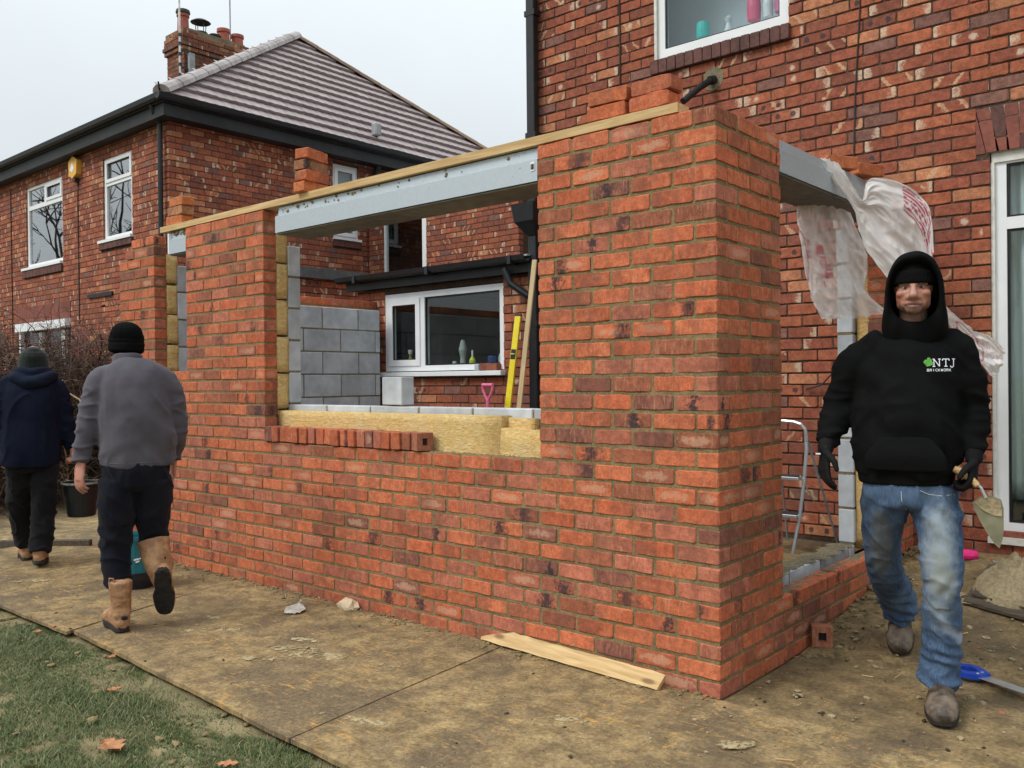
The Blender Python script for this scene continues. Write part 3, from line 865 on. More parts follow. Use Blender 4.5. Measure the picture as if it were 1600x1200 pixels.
# row of half bricks on edge along the window gap
x = -3.435; i = 0; zs_ = 12 * HC + .051
while x < -2.0:
    w = .0722; me = proto_mesh(.0722, .095, .102, 40 + i % 6, M['brick_obj'], 1)
    o = link('sill_brick', me); o.location = (x + w / 2, .042 + rng.uniform(-.012, .008), zs_ + .001); o.rotation_euler = (rng.uniform(-.03, .03), rng.uniform(-.05, .05), rng.uniform(-.12, .12))
    c = tone_new(rng); o.color = (c[0] * .92, c[1] * .92, c[2] * .95, c[3])
    tag(o, 'half brick stood on edge in the row along the big window ledge', 'brick', 'half bricks stood on edge in a row')
    x += w + rng.uniform(.003, .016); i += 1
# end brick with a perforation
hb = MB()
bm = bmesh.new()
x0, x1, y0_, y1_, z0, z1 = -.055, .055, -.05, .05, -.051, .051
hb.box((x0, y0_, z0), (x1 - .02, y1_, z1))
hx = x1
for (a, b) in (((x1 - .02, y0_, z0), (x1, y1_, z0 + .030)), ((x1 - .02, y0_, z1 - .030), (x1, y1_, z1)), ((x1 - .02, y0_, z0 + .030), (x1, -.016, z1 - .030)), ((x1 - .02, .016, z0 + .030), (x1, y1_, z1 - .030))): hb.box(a, b)
me_o = hb.build('holed_brick', M['brick_obj']); me_o.location = (-1.925, .045, zs_ + .002); me_o.rotation_euler = (0, 0, R(-22)); me_o.color = (.34, .125, .075, .55)
at = me_o.data.attributes.new('buv', 'FLOAT_VECTOR', 'POINT'); at.data.foreach_set('vector', np.array([[(v.co.x + .055) / .11 * .9 + .05, (v.co.y + .05) / .1, (v.co.z + .051) / .102] for v in me_o.data.vertices], np.float32).ravel())
tag(me_o, 'end brick with a hole showing, turned at the right of the ledge row', 'brick')
hd = MB(); hd.box((.036, -.015, -.020), (.0365, .015, .020)); hd.build('perforation', M['dark'], me_o)
# block on the inner wall
lb = MB(); lb.box((-.10, -.05, 0), (.10, .05, .175), 0, .004)
o = lb.build('loose_block', M['block']); o.location = (-2.36, .255, BZ + 5 * .225 + .002); o.rotation_euler = (0, 0, R(-4))
tag(o, 'loose pale grey block resting on the inner wall of the window gap', 'block')

# ================================================================== WINDOWS
def frame_ring(mb, O, S_, N_, s0, s1, z0, z1, wl, wr, wb, wt, d0, d1, mi=0):
    """rectangular frame as four butted bars; d0..d1 is depth behind the wall face"""
    def bar(a, b, za, zb):
        pts = [(O[0] + S_[0] * s - N_[0] * d0, O[1] + S_[1] * s - N_[1] * d0, z) for (s, z) in ((a, za), (b, za), (b, zb), (a, zb))]
        mb.prism(pts, (-N_[0] * (d1 - d0), -N_[1] * (d1 - d0), 0), mi)
    bar(s0, s0 + wl, z0, z1); bar(s1 - wr, s1, z0, z1)
    bar(s0 + wl, s1 - wr, z0, z0 + wb); bar(s0 + wl, s1 - wr, z1 - wt, z1)
def panel(O, S_, N_, s0, s1, z0, z1, d0, d1):
    mb = MB()
    pts = [(O[0] + S_[0] * s - N_[0] * d0, O[1] + S_[1] * s - N_[1] * d0, z) for (s, z) in ((s0, z0), (s1, z0), (s1, z1), (s0, z1))]
    return mb.prism(pts, (-N_[0] * (d1 - d0), -N_[1] * (d1 - d0), 0))
def room(O, S_, N_, s0, s1, z0, z1, d0, depth, mat, parent, name='room_shell'):
    """walls, floor and ceiling of the room behind a window"""
    mb = MB()
    def P(s, d, z): return (O[0] + S_[0] * s - N_[0] * d, O[1] + S_[1] * s - N_[1] * d, z)
    a, b = s0 - .3, s1 + .3; za, zb = z0 - .25, z1 + .1; e = d0 + depth
    mb.add([P(a, d0, za), P(b, d0, za), P(b, e, za), P(a, e, za), P(a, d0, zb), P(b, d0, zb), P(b, e, zb), P(a, e, zb)],
           [(0, 1, 2, 3), (4, 7, 6, 5), (0, 3, 7, 4), (1, 5, 6, 2), (2, 6, 7, 3)])
    return mb.build(name, mat, parent)
def sill_bricks(O, S_, N_, s0, s1, z0, z1, proj, parent, mat_tone, wid=.0735, joint=.006, mat='sill'):
    s = s0; i = 0
    while s < s1 - .03:
        w = min(wid, s1 - s); D_ = proj + .09; H_ = z1 - z0
        me = proto_mesh(.0735, round(D_, 3), round(H_, 3), 60 + i % 5, M[mat], 1)
        o = link('sill_brick', me, parent); o.scale = (w / .0735, 1, 1)
        mid = s + w / 2; dd = proj - D_ / 2
        o.location = (O[0] + S_[0] * mid + N_[0] * dd, O[1] + S_[1] * mid + N_[1] * dd, (z0 + z1) / 2); o.rotation_euler = (0, 0, math.atan2(S_[1], S_[0]))
        k = rng.uniform(.8, 1.2); o.color = (mat_tone[0] * k, mat_tone[1] * k, mat_tone[2] * k, rng.uniform(.3, .5))
        s += w + joint; i += 1

# ================================================================== OUR HOUSE
YH = 2.75
hs = thing('brick_house', 'tall old red brick house wall with cream marked bricks behind the extension', 'house')
B = Bricks(hs, True)
HL, HR, HT = -3.228, 4.2, 5.55
UW = (-1.966, -.842, 4.02, 5.18); PD = (.478, 2.62, .395, 2.835); ARCH = (.40, 2.70, 2.835, 3.125)
USL = (-2.0, -.825, 3.895, 4.02); KW = (-5.335, -3.655, 1.475, 2.345)
KTOP = 2.40
O = (0, YH)
zh = .012
hol = [UW, PD, ARCH, USL]
wall_face(B, O, S, Nn, HL, HR, 3, 65, hol, zh, corner0=False, corner1=True)
wall_face(B, O, S, Nn, -5.80, HL - .012, 4, 28, [KW], zh, prio=.9)
# left return of the tall part, thin in the picture but real
wall_face(B, (HL, YH), (0, -1), (-1, 0), -5.0, -BD - .01, 28, 65, (), zh)
wall_face(B, (-5.80, YH), (0, -1), (-1, 0), -3.0, -BD - .01, 4, 28, (), zh)
B.finish(300, 'house_brick_courses', occl=lambda u, v, c: (u > 830 and u < 1222 and v > 200) or (u > 1290 and u < 1540 and v > 420) or v > 640 or (u < 838 and c.z > 2.2))
mb = MB()
slab_with_holes(mb, O, S, Nn, HL + .003, HR, -.05, HT, hol, .009, BD - .02, .001)
slab_with_holes(mb, O, S, Nn, -5.795, HL - .002, -.05, KTOP, [KW], .007, BD - .02, .001)
slab_with_holes(mb, (HL, YH), (0, -1), (-1, 0), -5.0, -BD, KTOP, HT, (), .009, .08)
slab_with_holes(mb, (-5.80, YH), (0, -1), (-1, 0), -3.0, -BD, -.05, KTOP, (), .009, .08)
mb.build('old_mortar', M['old_mortar'], hs)
mb = MB(); mb.box((.2, YH - .012, -.05), (HR, YH - .004, .262)); mb.build('plinth', M['old_mortar'], hs)
# door arch of stood bricks with pale pointing, two tiers broken alternately
ab = MB(); ab.prism([(ARCH[0] + .005, YH + .008, ARCH[3]), (ARCH[0] + .058, YH + .008, ARCH[2]), (ARCH[1], YH + .008, ARCH[2]), (ARCH[1], YH + .008, ARCH[3])], (0, .08, 0)); ab.build('arch_pointing', M['new_point'], hs)
x = ARCH[0]; i = 0
while x < ARCH[1] - .05:
    skew = max(0, .06 - .004 * i * 6)   # first bricks lean like a flat arch
    for (za, zb) in (((ARCH[2] + .004, ARCH[2] + .205), (ARCH[2] + .214, ARCH[3] - .003)) if i % 2 == 0 else ((ARCH[2] + .004, ARCH[2] + .083), (ARCH[2] + .092, ARCH[3] - .003))):
        w = .0735; mbk = MB()
        def sx(z): return -skew * (1 - (z - ARCH[2]) / .29) * -1
        pts = [(x + sx(za), YH - .001, za), (x + w + sx(za), YH - .001, za), (x + w + sx(zb), YH - .001, zb), (x + sx(zb), YH - .001, zb)]
        mbk.prism(pts, (0, .08, 0)); ob = mbk.build('arch_brick', M['soldier' if rng.random() < .7 else 'sill'], hs)
        at = ob.data.attributes.new('buv', 'FLOAT_VECTOR', 'POINT'); at.data.foreach_set('vector', np.array([[(.1 + .8 * ((v.co.z - za) / (zb - za))), .5, .5] for v in ob.data.vertices], np.float32).ravel())
        k = rng.uniform(.8, 1.15); ob.color = (.195 * k, .058 * k, .040 * k, rng.choice([.111, .313, .407, .52]))
    x += .0825; i += 1
ab = MB(); ab.prism([(ARCH[0] + .0, YH + .004, ARCH[3] - .03), (ARCH[0] + .0, YH + .004, ARCH[2] - .0), (ARCH[0] + .055, YH + .004, ARCH[2] - .0)], (0, .08, 0)); ab.build('cut_brick', M['soldier'], hs)
# upper window
w = MB(); frame_ring(w, O, S, Nn, UW[0], UW[1], UW[2], UW[3], .075, .075, .075, .075, .018, .075)
win = w.build('window', M['upvc'], hs)
w = MB(); w.box((UW[0] - .012, YH - .006, UW[2] - .012), (UW[0] + .012, YH + .018, UW[3])); w.build('frame_sealant', M['upvc_dirty'], win)
panel(O, S, Nn, UW[0] + .076, UW[1] - .076, UW[2] + .076, UW[3] - .076, .042, .048).build('pane', M['glass_clear'], win)
g = MB(); frame_ring(g, O, S, Nn, UW[0] + .075, UW[1] - .075, UW[2] + .075, UW[3] - .075, .012, .012, .012, .012, .030, .041); g.build('gasket', M['black_plastic'], win)
room(O, S, Nn, UW[0], UW[1], UW[2], UW[3], .12, .45, M['room_pale'], win)
w = MB(); w.box((UW[0], YH + .08, UW[2] - .03), (UW[1], YH + .30, UW[2] + .09)); w.build('inner_sill', M['upvc'], win)
sill_bricks(O, S, Nn, USL[0], USL[1], USL[2], USL[3] - .012, .04, hs, (.115, .048, .038))
# patio door
w = MB(); frame_ring(w, O, S, Nn, PD[0], PD[1], PD[2], PD[3], .085, .085, .085, .075, .045, .115)
w.box((PD[0] + .085, YH + .046, 2.345), (PD[1] - .085, YH + .114, 2.42)); w.box((1.52, YH + .047, PD[2] + .085), (1.61, YH + .113, 2.345))
door = w.build('patio_door', M['upvc'], hs)
w = MB(); w.box((PD[0] + .004, YH + .030, PD[3] - .062), (PD[1], YH + .046, PD[3] + .0)); w.box((PD[0] + .001, YH + .02, PD[2] + .02), (PD[0] + .022, YH + .0449, PD[3] - .064)); w.build('old_subframe', M['upvc_dirty'], door)
for (a, b, za, zb) in ((PD[0] + .086, PD[1] - .086, 2.421, PD[3] - .076), (PD[0] + .086, 1.519, PD[2] + .086, 2.344), (1.611, PD[1] - .086, PD[2] + .086, 2.344)):
    panel(O, S, Nn, a, b, za, zb, .075, .081).build('pane', M['glass_double'], door)
    g = MB(); frame_ring(g, O, S, Nn, a - .001, b + .001, za - .001, zb + .001, .014, .014, .014, .014, .058, .074); g.build('gasket', M['black_plastic'], door)
w = MB(); w.box((PD[0] - .02, YH - .035, .352), (PD[1], YH + .04, .393)); w.build('door_sill', M['upvc_dirty'], door)
room(O, S, Nn, PD[0], PD[1], PD[2], PD[3], .13, 3.0, M['room_pale'], door)
# sheer curtain inside, its colour turning dark towards the bottom
t = NT('sheer_curtain'); p = t.pos()
z_ = t.sep(p)[2]; n1 = t.noise(p, 8, 4)
c = t.mix(t.ss(t.math('ADD', z_, t.math('MULTIPLY', n1, .22)), .88, .70), (.80, .86, .79), (.08, .085, .08))
t.base(c); t.rough(.9); M['curtain'] = t.m
cv = MB(); N = 260
for j, z in enumerate((.62, .75, 1.1, 1.7, 2.3, 2.80)):
    for i in range(N):
        x = PD[0] - .28 + i * 2.3 / N
        cv.v.append((x, YH + .19 + .028 * math.sin(x * 36 + .6 * math.sin(x * 5) + z * .3) + .016 * math.sin(x * 83 + z) , z + (.02 * mnoise.noise((x * 3, 0, 0)) if j == 0 else 0)))
for j in range(5):
    for i in range(N - 1): cv.f.append((j * N + i, j * N + i + 1, (j + 1) * N + i + 1, (j + 1) * N + i)); cv.mi.append(0)
tag(cv.build('sheer_curtain', M['curtain'], smooth=True), 'pale greenish sheer curtain hanging behind the patio door glass', 'curtain')
# toiletries on the bathroom sill
def pot(x, y, z, prof, col, label, name, cat, cap=None, capc=None):
    mm = MB(); mm.lathe((0, 0, 0), [(.001, 0)] + prof + [(.001, prof[-1][1])], 14)
    o = mm.build(name, simple(name + '_plastic', col, .4, 0, 10, .1, 0), smooth=False); o.location = (x, y, z); tag(o, label, cat)
    if cap:
        mm = MB(); mm.lathe((0, 0, 0), cap, 12); mm.build('cap', simple(name + '_cap', capc, .4, 0, 10, .1, 0), o)
    return o
zz = UW[2] + .092
pot(-1.63, YH + .17, zz + .05, [(.05, 0), (.055, .06), (.05, .12), (.03, .125)], (.05, .55, .50), 'turquoise tub on the upstairs window sill', 'tub', 'tub')
pot(-1.20, YH + .19, zz + .08, [(.05, 0), (.055, .10), (.045, .20), (.025, .22)], (.80, .12, .24), 'pink shampoo bottle left of the white bottle on the upstairs sill', 'shampoo_bottle', 'bottle', [(.001, .22), (.02, .22), (.02, .27), (.001, .27)], (.8, .5, .6))
pot(-1.07, YH + .16, zz + .06, [(.035, 0), (.04, .10), (.03, .16), (.015, .18)], (.75, .78, .80), 'white bottle between the two pink bottles on the upstairs sill', 'shampoo_bottle', 'bottle')
pot(-.985, YH + .20, zz + .09, [(.045, 0), (.05, .12), (.04, .20), (.02, .23)], (.80, .22, .42), 'rose pink bottle nearest the right end of the upstairs sill', 'shampoo_bottle', 'bottle')
pot(-1.42, YH + .2, zz + .03, [(.02, 0), (.035, .03), (.018, .09), (.03, .13), (.01, .15)], (.62, .66, .68), 'small pale grey ornament in the middle of the upstairs sill', 'ornament', 'ornament')
# kitchen window
w = MB(); frame_ring(w, O, S, Nn, KW[0], KW[1], KW[2] + .045, KW[3] - .01, .055, .05, .055, .06, .006, .075)
w.box((-4.800, YH + .0065, KW[2] + .10), (-4.735, YH + .0745, KW[3] - .07))
frame_ring(w, O, S, Nn, KW[0] + .0555, -4.8005, KW[2] + .1005, KW[3] - .0705, .062, .062, .062, .062, -.006, .05)
kwin = w.build('kitchen_window', M['upvc'], hs)
w = MB(); w.box((-5.44, YH - .07, KW[2] - .012), (-3.635, YH + .004, KW[2] + .034), 0, .004); w.build('window_sill', M['upvc'], kwin)
panel(O, S, Nn, KW[0] + .116, -4.861, KW[2] + .161, KW[3] - .131, .02, .026).build('pane', M['glass'], kwin)
panel(O, S, Nn, -4.734, KW[1] - .051, KW[2] + .101, KW[3] - .071, .035, .041).build('pane', M['glass'], kwin)
g = MB(); frame_ring(g, O, S, Nn, -4.735, KW[1] - .05, KW[2] + .10, KW[3] - .07, .013, .013, .013, .013, .018, .034); g.build('gasket', M['black_plastic'], kwin)
g = MB(); frame_ring(g, O, S, Nn, KW[0] + .1175, -4.8625, KW[2] + .1625, KW[3] - .1325, .010, .010, .010, .010, .004, .019); g.build('gasket', M['black_plastic'], kwin)
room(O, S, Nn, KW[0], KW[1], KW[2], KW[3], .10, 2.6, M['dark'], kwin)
cb = MB(); cb.box((-5.5, YH + 1.9, 1.95), (-3.4, YH + 2.2, 2.38)); cb.box((-5.5, YH + 2.25, 1.0), (-3.4, YH + 2.5, 1.55))
cb.box((-5.55, YH + .8, 1.3), (-5.30, YH + 2.2, 2.4)); cb.build('kitchen_units', M['cupboard'], kwin)
cb = MB(); cb.box((-5.4, YH + .08, KW[2] - .05), (-3.6, YH + .34, KW[2] + .05)); cb.build('inner_sill', M['cupboard'], kwin)
zk = KW[2] + .052
pot(-5.12, YH + .16, zk, [(.03, 0), (.032, .10), (.012, .15), (.012, .17)], (.55, .50, .05), 'yellow trigger spray bottle in the left kitchen casement', 'spray_bottle', 'bottle', [(.012, .17), (.022, .18), (.026, .22), (.001, .225)], (.85, .85, .85))
pot(-4.50, YH + .2, zk, [(.028, 0), (.032, .05), (.02, .09)], (.5, .52, .52), 'little grey pot at the left of the wide kitchen pane', 'pot', 'pot')
pot(-4.36, YH + .18, zk, [(.035, 0), (.028, .12), (.045, .2), (.02, .3)], (.42, .42, .38), 'tall silver tap like jar on the kitchen sill', 'jar', 'jar')
pot(-4.22, YH + .17, zk, [(.03, 0), (.034, .09), (.012, .13)], (.62, .62, .05), 'lime yellow washing up bottle on the kitchen sill', 'soap_bottle', 'bottle', [(.010, .13), (.010, .19), (.001, .195)], (.8, .8, .7))
pot(-4.10, YH + .19, zk, [(.05, 0), (.055, .05), (.05, .06)], (.55, .56, .55), 'pale bowl beside the lime yellow bottle on the kitchen sill', 'bowl', 'bowl')
pot(-3.96, YH + .18, zk, [(.045, 0), (.048, .12), (.045, .13)], (.03, .06, .22), 'dark blue mug on the kitchen sill', 'mug', 'mug')
pot(-3.86, YH + .2, zk, [(.03, 0), (.03, .12), (.02, .15)], (.55, .6, .62), 'clear jar beside the blue mug on the kitchen sill', 'jar', 'jar')
ob = loose_brick((-3.80, YH - .022, KW[2] + .034 + BH / 2), R(2), 'rough red brick lying on the right end of the white kitchen sill', D=.09, tone=(.30, .10, .06, .7))
cc = MB(); cc.box((-3.985, YH - .06, KW[2] + .035), (-3.925, YH + .002, KW[2] + .10), 0, .006); tag(cc.build('concrete_piece', M['block']), 'small grey block offcut beside the brick on the kitchen sill', 'block')
# kitchen flat roof, fascia, gutter
mb = MB(); mb.box((-5.86, YH - .10, 2.40), (HL - .002, YH - .078, 2.535)); mb.box((-5.88, YH - .0775, 2.43), (-5.86, 5.6, 2.535)); mb.box((-5.86, YH - .078, 2.405), (HL - .002, YH - .001, 2.42)); fas = mb.build('black_fascia', M['black_fascia'], hs)
mb = MB()
gp = [(0, 0), (.012, -.045), (.04, -.062), (.075, -.062), (.10, -.045), (.108, .0), (.100, .0), (.092, -.04), (.072, -.053), (.042, -.053), (.018, -.04), (.008, 0)]
mb.prism([(-5.93, YH - .212 + a, 2.545 + b) for (a, b) in gp], (5.93 + HL + .0, 0, 0)); gut = mb.build('gutter', M['black_plastic'], hs)
for x in (-5.6, -4.48, -3.4): MB().box((x - .02, YH - .216, 2.47), (x + .02, YH - .10, 2.548)).build('gutter_bracket', M['black_plastic'], gut)
mb = MB(); mb.add([(-5.90, YH - .15, 2.552), (HL - .003, YH - .15, 2.552), (HL - .003, 6.2, 2.64), (-5.90, 6.2, 2.64), (-5.90, YH - .15, 2.537), (HL - .003, YH - .15, 2.537), (HL - .003, 6.2, 2.60), (-5.90, 6.2, 2.60)], [(0, 1, 2, 3), (7, 6, 5, 4), (0, 4, 5, 1), (1, 5, 6, 2), (2, 6, 7, 3), (3, 7, 4, 0)]); mb.build('flat_roof', M['lead'], hs)
# tall downpipe at the house corner with its hopper
mb = MB(); mb.box((-3.262, YH - .105, .2), (-3.172, YH - .03, 2.72), 0, .006); mb.box((-3.262, YH - .1045, 2.98), (-3.172, YH - .0305, 5.5), 0, .006); dp = mb.build('downpipe', M['black_plastic'], hs)
mb = MB(); mb.add([(-3.36, YH - .22, 3.0), (-3.10, YH - .22, 3.0), (-3.10, YH - .02, 3.0), (-3.36, YH - .02, 3.0), (-3.34, YH - .20, 2.84), (-3.12, YH - .20, 2.84), (-3.12, YH - .02, 2.84), (-3.34, YH - .02, 2.84), (-3.26, YH - .11, 2.72), (-3.17, YH - .11, 2.72), (-3.17, YH - .02, 2.72), (-3.26, YH - .02, 2.72)],
    [(3, 2, 1, 0), (0, 1, 5, 4), (1, 2, 6, 5), (2, 3, 7, 6), (3, 0, 4, 7), (4, 5, 9, 8), (5, 6, 10, 9), (6, 7, 11, 10), (7, 4, 8, 11), (8, 9, 10, 11)]); mb.build('hopper_head', M['black_plastic'], dp)
mb = MB(); mb.tube([(-3.50, YH - .16, 2.44), (-3.44, YH - .14, 2.30), (-3.28, YH - .08, 2.18)], .034, 10); mb.build('gutter_outlet', M['black_plastic'], dp)
for z in (.9, 1.9, 3.6, 4.7): MB().box((-3.275, YH - .108, z), (-3.159, YH - .02, z + .05)).build('pipe_clip', M['black_plastic'], dp)
# cut waste pipe with its mortar patch, cables
mb = MB(); mb.tube([(-1.436, YH + .05, 3.745), (-1.445, YH - .03, 3.735), (-1.49, YH - .14, 3.66), (-1.549, YH - .30, 3.525)], .026, 12); mb.tube([(-1.443, YH - .01, 3.739), (-1.452, YH - .055, 3.722)], .034, 12); mb.build('waste_pipe', M['black_plastic'], hs)
mb = MB(); N = 16; vs = [(-1.45 + math.cos(a) * .085 * (1 + .25 * mnoise.noise((math.cos(a) * 2, math.sin(a) * 2, 3))), YH - .004, 3.75 + math.sin(a) * .095 * (1 + .25 * mnoise.noise((math.cos(a) * 2, math.sin(a) * 2, 9)))) for a in [2 * math.pi * i / N for i in range(N)]]
mb.prism(vs, (0, .012, 0)); mb.build('mortar_patch', M['block_mortar'], hs)
mb = MB(); mb.tube([(-.318, YH - .006, 5.5), (-.322, YH - .006, 4.0), (-.36, YH - .006, 3.4), (-.386, YH - .006, 2.6)], .0055, 6); mb.build('cable', M['dark'], hs); mb = MB(); mb.tube([(-2.325, YH - .006, 5.5), (-2.31, YH - .006, 4.3), (-2.325, YH - .006, 3.0)], .0075, 6); mb.build('cable', M['dark'], hs); mb = MB()
mb.tube([(-.72, YH - .02, 1.33), (-.6, YH - .05, 1.36), (-.50, YH - .06, 1.46), (-.42, YH - .05, 1.62), (-.40, YH - .02, 1.9)], .006, 6); mb.build('cable', M['dark'], hs)
# air brick low behind the ladder, eaves and roof out of the frame
mb = MB(); mb.box((HL - .3, YH - .32, HT), (HR, YH - .12, HT + .13)); mb.build('eaves_gutter', M['black_plastic'], hs)
mb = MB(); mb.add([(HL - .35, YH - .3, HT + .12), (HR, YH - .3, HT + .12), (HR, YH + 4.2, HT + 2.9), (HL - .35, YH + 4.2, HT + 2.9), (HL - .35, YH + 8.6, HT + .12), (HR, YH + 8.6, HT + .12)], [(0, 1, 2, 3), (3, 2, 5, 4)]); 
M['tile_flat'] = simple('roof_tile_flat', (.20, .15, .15), .5, 0, 6, .25, .3); mb.build('roof_slope', M['tile_flat'], hs)

# ================================================================== NEIGHBOUR
nb = thing('brick_house', 'red brick neighbouring house with a brown tiled hip roof and tall chimney', 'house')
B = Bricks(nb, True)
NX = -9.88; NYF = 11.1; NT_ = 5.14
W1 = (-14.93, -13.40, 3.47, 4.93); W2 = (-11.92, -10.97, 3.63, 4.93); GW = (-15.4, -13.12, 1.2, 2.52); GL = (-15.45, -13.12, 2.52, 2.80)
W1s = (-15.05, -13.40, 3.31, 3.47); W2s = (-12.02, -10.94, 3.50, 3.63)
SW = (5.615, 6.145, 3.80, 5.03); SWs = (5.60, 6.19, 3.66, 3.80)
nh = [W1, W2, GW, GL, W1s, W2s]; sh = [SW, SWs]
wall_face(B, O, S, Nn, -17.6, NX, 12, 61, nh, 0, corner1=True)
wall_face(B, (NX, 0), S2, N2, YH + .0, NYF, 22, 61, sh, 0, corner0=True)
# the corner: side wall starts behind the rear wall's end on every other course
B.finish(300, 'neighbour_brick_courses', occl=lambda u, v, c: v > 520 or u > 740 or (u > 410 and v > 300) or (u > 186 and v > 350 and u < 290))
mb = MB(); slab_with_holes(mb, O, S, Nn, -17.6, NX - .004, -.05, NT_ + .1, nh, .006, .09, .001); slab_with_holes(mb, (NX, 0), S2, N2, YH + .1, NYF, -.05, NT_ + .1, sh, .006, .09, .001)
mb.box((-17.6, NYF - .2, -.05), (NX - .01, NYF, NT_)); mb.build('old_mortar', M['old_mortar'], nb)
def nwin(name, W, bars, O_=O, S_=S, N_=Nn, inner=M['room']):
    w = MB(); frame_ring(w, O_, S_, N_, W[0], W[1], W[2], W[3], .075, .075, .075, .075, .03, .10)
    for (a, b, za, zb) in bars:
        pts = [(O_[0] + S_[0] * s - N_[0] * .031, O_[1] + S_[1] * s - N_[1] * .031, z) for (s, z) in ((a, za), (b, za), (b, zb), (a, zb))]
        w.prism(pts, (-N_[0] * .068, -N_[1] * .068, 0))
    o = w.build(name, M['upvc'], nb)
    return o
w1 = nwin('window', W1, [(W1[0] + .075, W1[1] - .075, 4.50, 4.575), (-14.20, -14.12, 4.575, W1[3] - .075)])
f = MB(); frame_ring(f, O, S, Nn, -14.12, W1[1] - .075, 4.575, W1[3] - .075, .05, .05, .05, .05, .016, .0299); f.build('casement', M['upvc'], w1)
w2 = nwin('window', W2, [(W2[0] + .075, W2[1] - .075, 4.48, 4.56)])
f = MB(); frame_ring(f, O, S, Nn, W2[0] + .055, W2[1] - .055, 4.53, W2[3] - .055, .05, .05, .05, .05, .016, .0299); f.build('casement', M['upvc'], w2)
for (w_, a, b, za, zb) in ((w1, W1[0] + .076, W1[1] - .076, W1[2] + .076, 4.499), (w1, W1[0] + .076, -14.201, 4.576, W1[3] - .076), (w1, -14.119, W1[1] - .076, 4.576, W1[3] - .076), (w2, W2[0] + .076, W2[1] - .076, W2[2] + .076, 4.479), (w2, W2[0] + .076, W2[1] - .076, 4.561, W2[3] - .076)):
    panel(O, S, Nn, a, b, za, zb, .055, .06).build('pane', M['glass_sky'], w_)
room(O, S, Nn, W1[0], W1[1], W1[2], W1[3], .14, .8, M['room'], w1); room(O, S, Nn, W2[0], W2[1], W2[2], W2[3], .14, .8, M['room'], w2)
for (s_, wd) in ((W1s, w1), (W2s, w2)):
    w = MB(); w.box((s_[0], YH - .05, s_[3] - .03), (s_[1], YH + .0295, s_[3] + .012)); w.build('window_sill', M['upvc'], wd)
    sill_bricks(O, S, Nn, s_[0] + .01, s_[1], s_[2], s_[3] - .032, .035, nb, (.10, .044, .036), .15)
sw_ = nwin('window', SW, [], (NX, 0), S2, N2)
f = MB(); frame_ring(f, (NX, 0), S2, N2, SW[0] + .05, SW[1] - .05, SW[2] + .05, SW[3] - .05, .06, .06, .06, .06, .012, .0299); f.build('casement', M['upvc'], sw_)
panel((NX, 0), S2, N2, SW[0] + .108, SW[1] - .108, SW[2] + .108, SW[3] - .108, .035, .04).build('pane', M['glass'], sw_)
panel((NX, 0), S2, N2, SW[0] + .02, SW[1] - .02, SW[2] + .02, SW[3] - .02, .12, .13).build('blind', M['room'], sw_)
w = MB(); w.box((NX + .0, SW[0] - .01, SW[2] - .028), (NX + .05, SW[1] + .03, SW[2] + .012)); w.build('window_sill', M['upvc'], sw_)
sill_bricks((NX, 0), S2, N2, SWs[0], SWs[1], SWs[2], SWs[3] - .03, .03, nb, (.10, .044, .036), .11)
gw = nwin('window', GW, [(-13.58, -13.45, 1.3, 2.33), (-14.5, -14.4, 1.3, 2.33)]); w = MB(); w.box((-15.25, YH - .09, 2.36), (-13.15, YH + .028, 2.50)); w.build('bay_head', M['upvc'], gw)
panel(O, S, Nn, GW[0] + .076, GW[1] - .076, GW[2] + .076, GW[3] - .076, .11, .115).build('pane', M['glass'], gw)
room(O, S, Nn, GW[0], GW[1], GW[2], GW[3], .14, 1.5, M['dark'], gw)
sill_bricks(O, S, Nn, GL[0], GL[1], GL[2], GL[3], .003, nb, (.17, .055, .042), .0735, .006, 'soldier')
mb = MB(); mb.box((-12.45, YH - .03, 2.78), (-11.6, YH + .06, 2.84)); mb.build('dark_ledge', M['black_fascia'], nb)
# alarm box with a dark foot
al = MB(); al.prism([(-12.93, YH - .002, 4.80), (-12.80, YH - .002, 4.74), (-12.66, YH - .002, 4.80), (-12.64, YH - .002, 5.02), (-12.79, YH - .002, 5.10), (-12.95, YH - .002, 5.02)], (0, -.085, 0))
a_ = al.build('alarm_box', simple('alarm_yellow', (.72, .40, .06), .45, 0, 10, .1, 0), nb)
al = MB(); al.box((-12.84, YH - .075, 4.69), (-12.74, YH - .004, 4.742)); al.build('strobe', M['black_plastic'], a_)
al = MB(); al.prism([(-12.89, YH - .0875, 4.88), (-12.80, YH - .0875, 4.84), (-12.74, YH - .0875, 4.90), (-12.80, YH - .0875, 5.00)], (0, -.0015, 0)); al.build('alarm_badge', M['upvc'], a_)
mb = MB(); mb.tube([(-12.79, YH - .005, 4.70), (-12.79, YH - .005, 2.4)], .011, 5); mb.build('cable', M['dark'], nb); mb = MB(); mb.tube([(-15.6, YH - .005, 5.0), (-15.58, YH - .005, 2.0)], .012, 5); mb.build('cable', M['dark'], nb)
